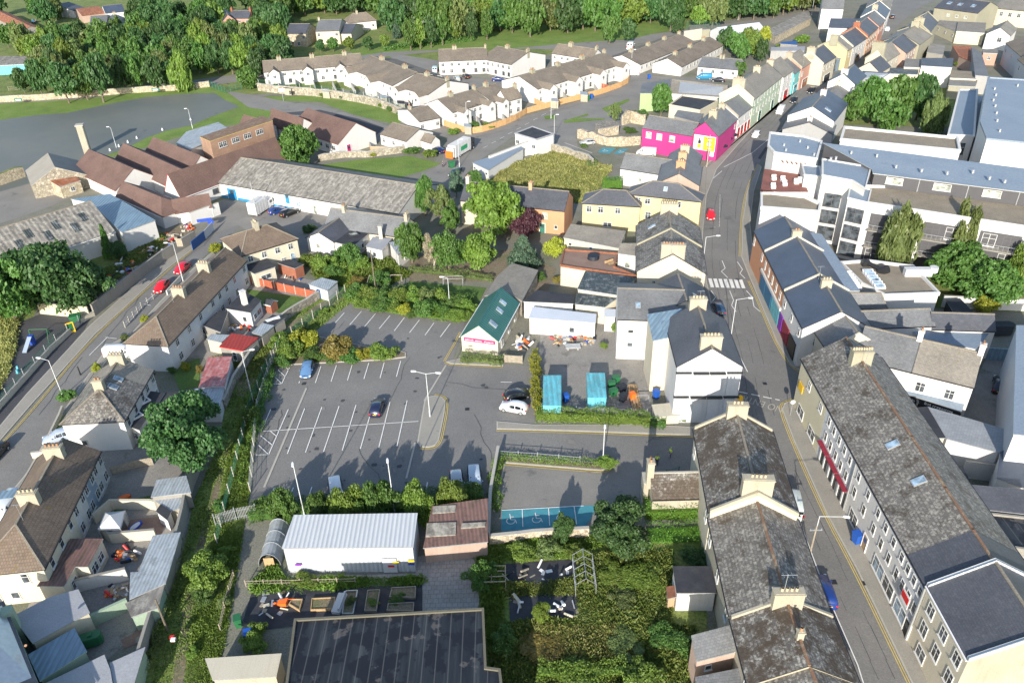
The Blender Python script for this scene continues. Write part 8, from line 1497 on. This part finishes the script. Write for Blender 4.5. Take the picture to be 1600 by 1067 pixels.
b.bar(p+V(-3,-2,1.4),p+V(3,-2,1.4),.12,.12).bar(p+V(-3,3,1.4),p+V(3,3,1.4),.12,.12).box(p+V(-3,-2,0),.15,.15,1.3).box(p+V(3,-2,0),.15,.15,1.3).box(p+V(3,3,0),.15,.15,1.3); item('bare_pergola','low brown timber frame structure behind the hedge bank','frame',b,'wood_grey',(0,0,0))
# gazebo, boat, slide, trailer, oil tank, swing
g=[at(x,y,2.1) for x,y in ((153,826),(163.5,800.5),(195,797.5),(187.5,824.5))]; ap=sum(g,Vector())/4+V(0,0,.8); ro=root('gazebo',(ap.x,ap.y,0),'white fabric gazebo with a pointed roof on the patio','gazebo'); b=MB()
for i in range(4): b.face([g[i],g[(i+1)%4],ap]); b.face([g[i],g[(i+1)%4],g[(i+1)%4]-V(0,0,.3),g[i]-V(0,0,.3)])
b.build('canopy','w_palegrey',ro)
for q in g: MB().box((q.x,q.y,0),.1,.1,2.1).build('leg','galv',ro)
b=MB(); [b.face([g[i]-V(0,0,.3),g[i].lerp(g[(i+1)%4],.4)-V(0,0,.3),g[i].lerp(g[(i+1)%4],.3)-V(0,0,1.9),g[i]-V(0,0,1.9)]) for i in range(4)]; b.build('curtain','w_grey',ro)
def oval(name,lb,cat_,x0,y0,x1,y1,wd,h,mats,z=0.):
    a,c=at(x0,y0,z),at(x1,y1,z); d=(c-a); L=d.length; d=d/L; n=V(-d.y,d.x,0); m_=(a+c)/2; ring=[m_+d*(math.cos(t)*L/2)+n*(math.sin(t)*wd/2) for t in [i*math.pi/10 for i in range(20)]]; inn=[m_+(q-m_)*.72 for q in ring]
    b=MB().prism([(q.x,q.y) for q in ring],z,z+h,0); b.prism([(q.x,q.y) for q in inn],z+h*.5,z+h+.03,1); return item(name,lb,cat_,b,mats,(0,0,0))
oval('dinghy','blue-edged white inflatable board lying on the brown patio','dinghy',201,832,222,815,.95,.2,['sign_blue','plastic_white'],.06); oval('play_slide','orange plastic slide lying on the small lawn','slide',184,785,205,776,.9,.45,['orange_plastic','orange_plastic'],.06); oval('round_mat','round stone disc on the red-brown deck','paving disc',212,1003,223,997,1.,.05,['yard','yard'],.08)
p=at(145,1004,.3); item('oil_tank','dark green ribbed oil tank in the narrow walled yard','oil tank',MB().box(p,2.1,1.1,1.2,.35,ch=.3).box(p+V(0,0,1.2),.4,.4,.15,.35),'bin_green',(0,0,0)); p=at(66,532,0); a_=root('swing_frame',p,'green A-frame swing on the dark playground','swing')
for s in (-1,1): MB().tube(p+V(s*1.5,-.9,0),p+V(s*1.5,0,2.2),.05).build('leg','bin_green',a_); MB().tube(p+V(s*1.5,.9,0),p+V(s*1.5,0,2.2),.05).build('leg','bin_green',a_)
MB().tube(p+V(-1.5,0,2.2),p+V(1.5,0,2.2),.05).build('top_bar','bin_green',a_); p=at(46,545,0); a_=root('playground_slide',p,'blue and white slide on the dark playground','slide'); MB().bar(p+V(0,-1.5,.3),p+V(0,1.2,1.7),.7,.1).build('chute','w_blue',a_); MB().box(p+V(0,1.4,0),.8,.6,1.7).build('ladder','sign_blue',a_); p=at(29,582,0); item('spring_rider','small turquoise spring rider on the dark playground','ride',MB().box(p,.3,.9,.7,.2,ch=.08).box(p+V(0,.2,.7),.25,.3,.4,.2).box(p,.6,.6,.1),'metal_teal',(0,0,0))
wheelie('big green recycling bank beside the playground gate',121,506,'bin_green',1.5,big=True); p=at(113,520,0); item('notice_board','framed playground notice board by the fence','sign',MB().box(p,1.2,.08,2.,.7).box(p+V(0,-.06,.4),.9,.05,1.4,.7,m=1),['amber','bin_green'],(0,0,0))
p=at(20,772,2.6); item('sign_board','blue flat board roof above the pale car at the left edge','board',MB().box(p,3.2,1.5,.1,.1),'metal_blue',(0,0,0)); p=at(1156,622,3.6); item('road_sign','yellow round road sign beside the mossy chimney','sign',MB().tube(p+V(0,-.05,0),p+V(0,.02,0),.5,.5,14).tube(p+V(0,0,-3.6),p,.05,.05,6,1),['amber','galv'],(0,0,0)); p=at(1239,628,2.4); item('road_sign','small blue and white keep sign at the side street corner','sign',MB().tube(p+V(0,-.05,0),p+V(0,.02,0),.35,.35,12).tube(p+V(0,0,-2.4),p,.04,.04,6,1),['w_palegrey','galv'],(0,0,0)); p=at(1090,334,2.5); item('road_sign','red and white round sign on the street corner by the taller yellow house','sign',MB().tube(p+V(0,-.05,0),p+V(0,.02,0),.45,.45,12).tube(p+V(0,0,-2.5),p,.04,.04,6,1),['red_plastic','galv'],(0,0,0))
for i,(x,y) in enumerate(((1136,228),(1144,222),(1128,240))): p=at(x,y,0); ro=root('pub_parasol',p,('middle','upper','lower')[i]+' dark parasol outside the pink gabled house','parasol'); MB().tube(p,p+V(0,0,2.3),.05).build('pole','galv',ro); MB().tube(p+V(0,0,2.),p+V(0,0,2.6),1.4,.05,8,0).build('canopy','sign_dark',ro)
for i in range(0,12,2):
    x,y=(172+i*7,236-i*3.2) if i<8 else (232+(i-7)*22,212-(i-7)*8); p=at(x,y,0); item('mooring_marker','small white marker cone along the flood edge, '+ordw(i//2+1)+' from the left','marker',MB().tube(p,p+V(0,0,.7),.3,.08,8),'plastic_white',(0,0,0),group='white marker cones along the flood edge')
p=at(448,172,0); ro=root('basketball_hoop',at(443,158,0),'basketball board on a post at the playing field edge','basketball hoop'); q=at(443,158,0); MB().tube(q,q+V(0,0,3.2),.08).build('post','galv',ro); MB().box(q+V(0,-.3,2.9),1.8,.08,1.1).build('backboard','plastic_white',ro); MB().tube(q+V(0,-.6,3.),q+V(0,-.6,3.04),.23,.23,12,0,False).build('rim','orange_plastic',ro)

ra=random.Random(9)
for i,(x,y,z,lb) in enumerate(((97,690,8.6,'mossy terrace top chimney'),(30,800,8.6,'mossy terrace lower chimney'),(268,462,8.6,'brown terrace lower chimney'),(318,414,8.6,'brown terrace upper chimney'),(184,562,8.6,'greyer tiled left house chimney'),(1354,560,13,'big street terrace chimney'),(1281,426,11.2,'blue slate row chimney'),(1050,390,11.4,'very wide cream chimney'),(1094,465,13.6,'back chimney of the tall pale house'),(1160,130,12.8,'tall cream street house chimney'),(1256,95,11.,'salmon pink house chimney'),(1102,182,10.8,'pink gabled house chimney'))):
    A=at(x,y,z); a_=root('tv_aerial',A,'small metal TV aerial fixed to the '+lb,'aerial'); k=MB().tube(A-V(0,0,1.2),A+V(0,0,1.1),.025,.02,5); k.build('mast','galv',a_); k=MB().bar(A+V(-.5,0,1.05),A+V(.6,.1,1.05),.03,.03)
    for j in range(5): k.bar(A+V(-.4+j*.22,-.22,1.05),A+V(-.4+j*.22,.22,1.05),.02,.02)
    k.build('elements','galv',a_)
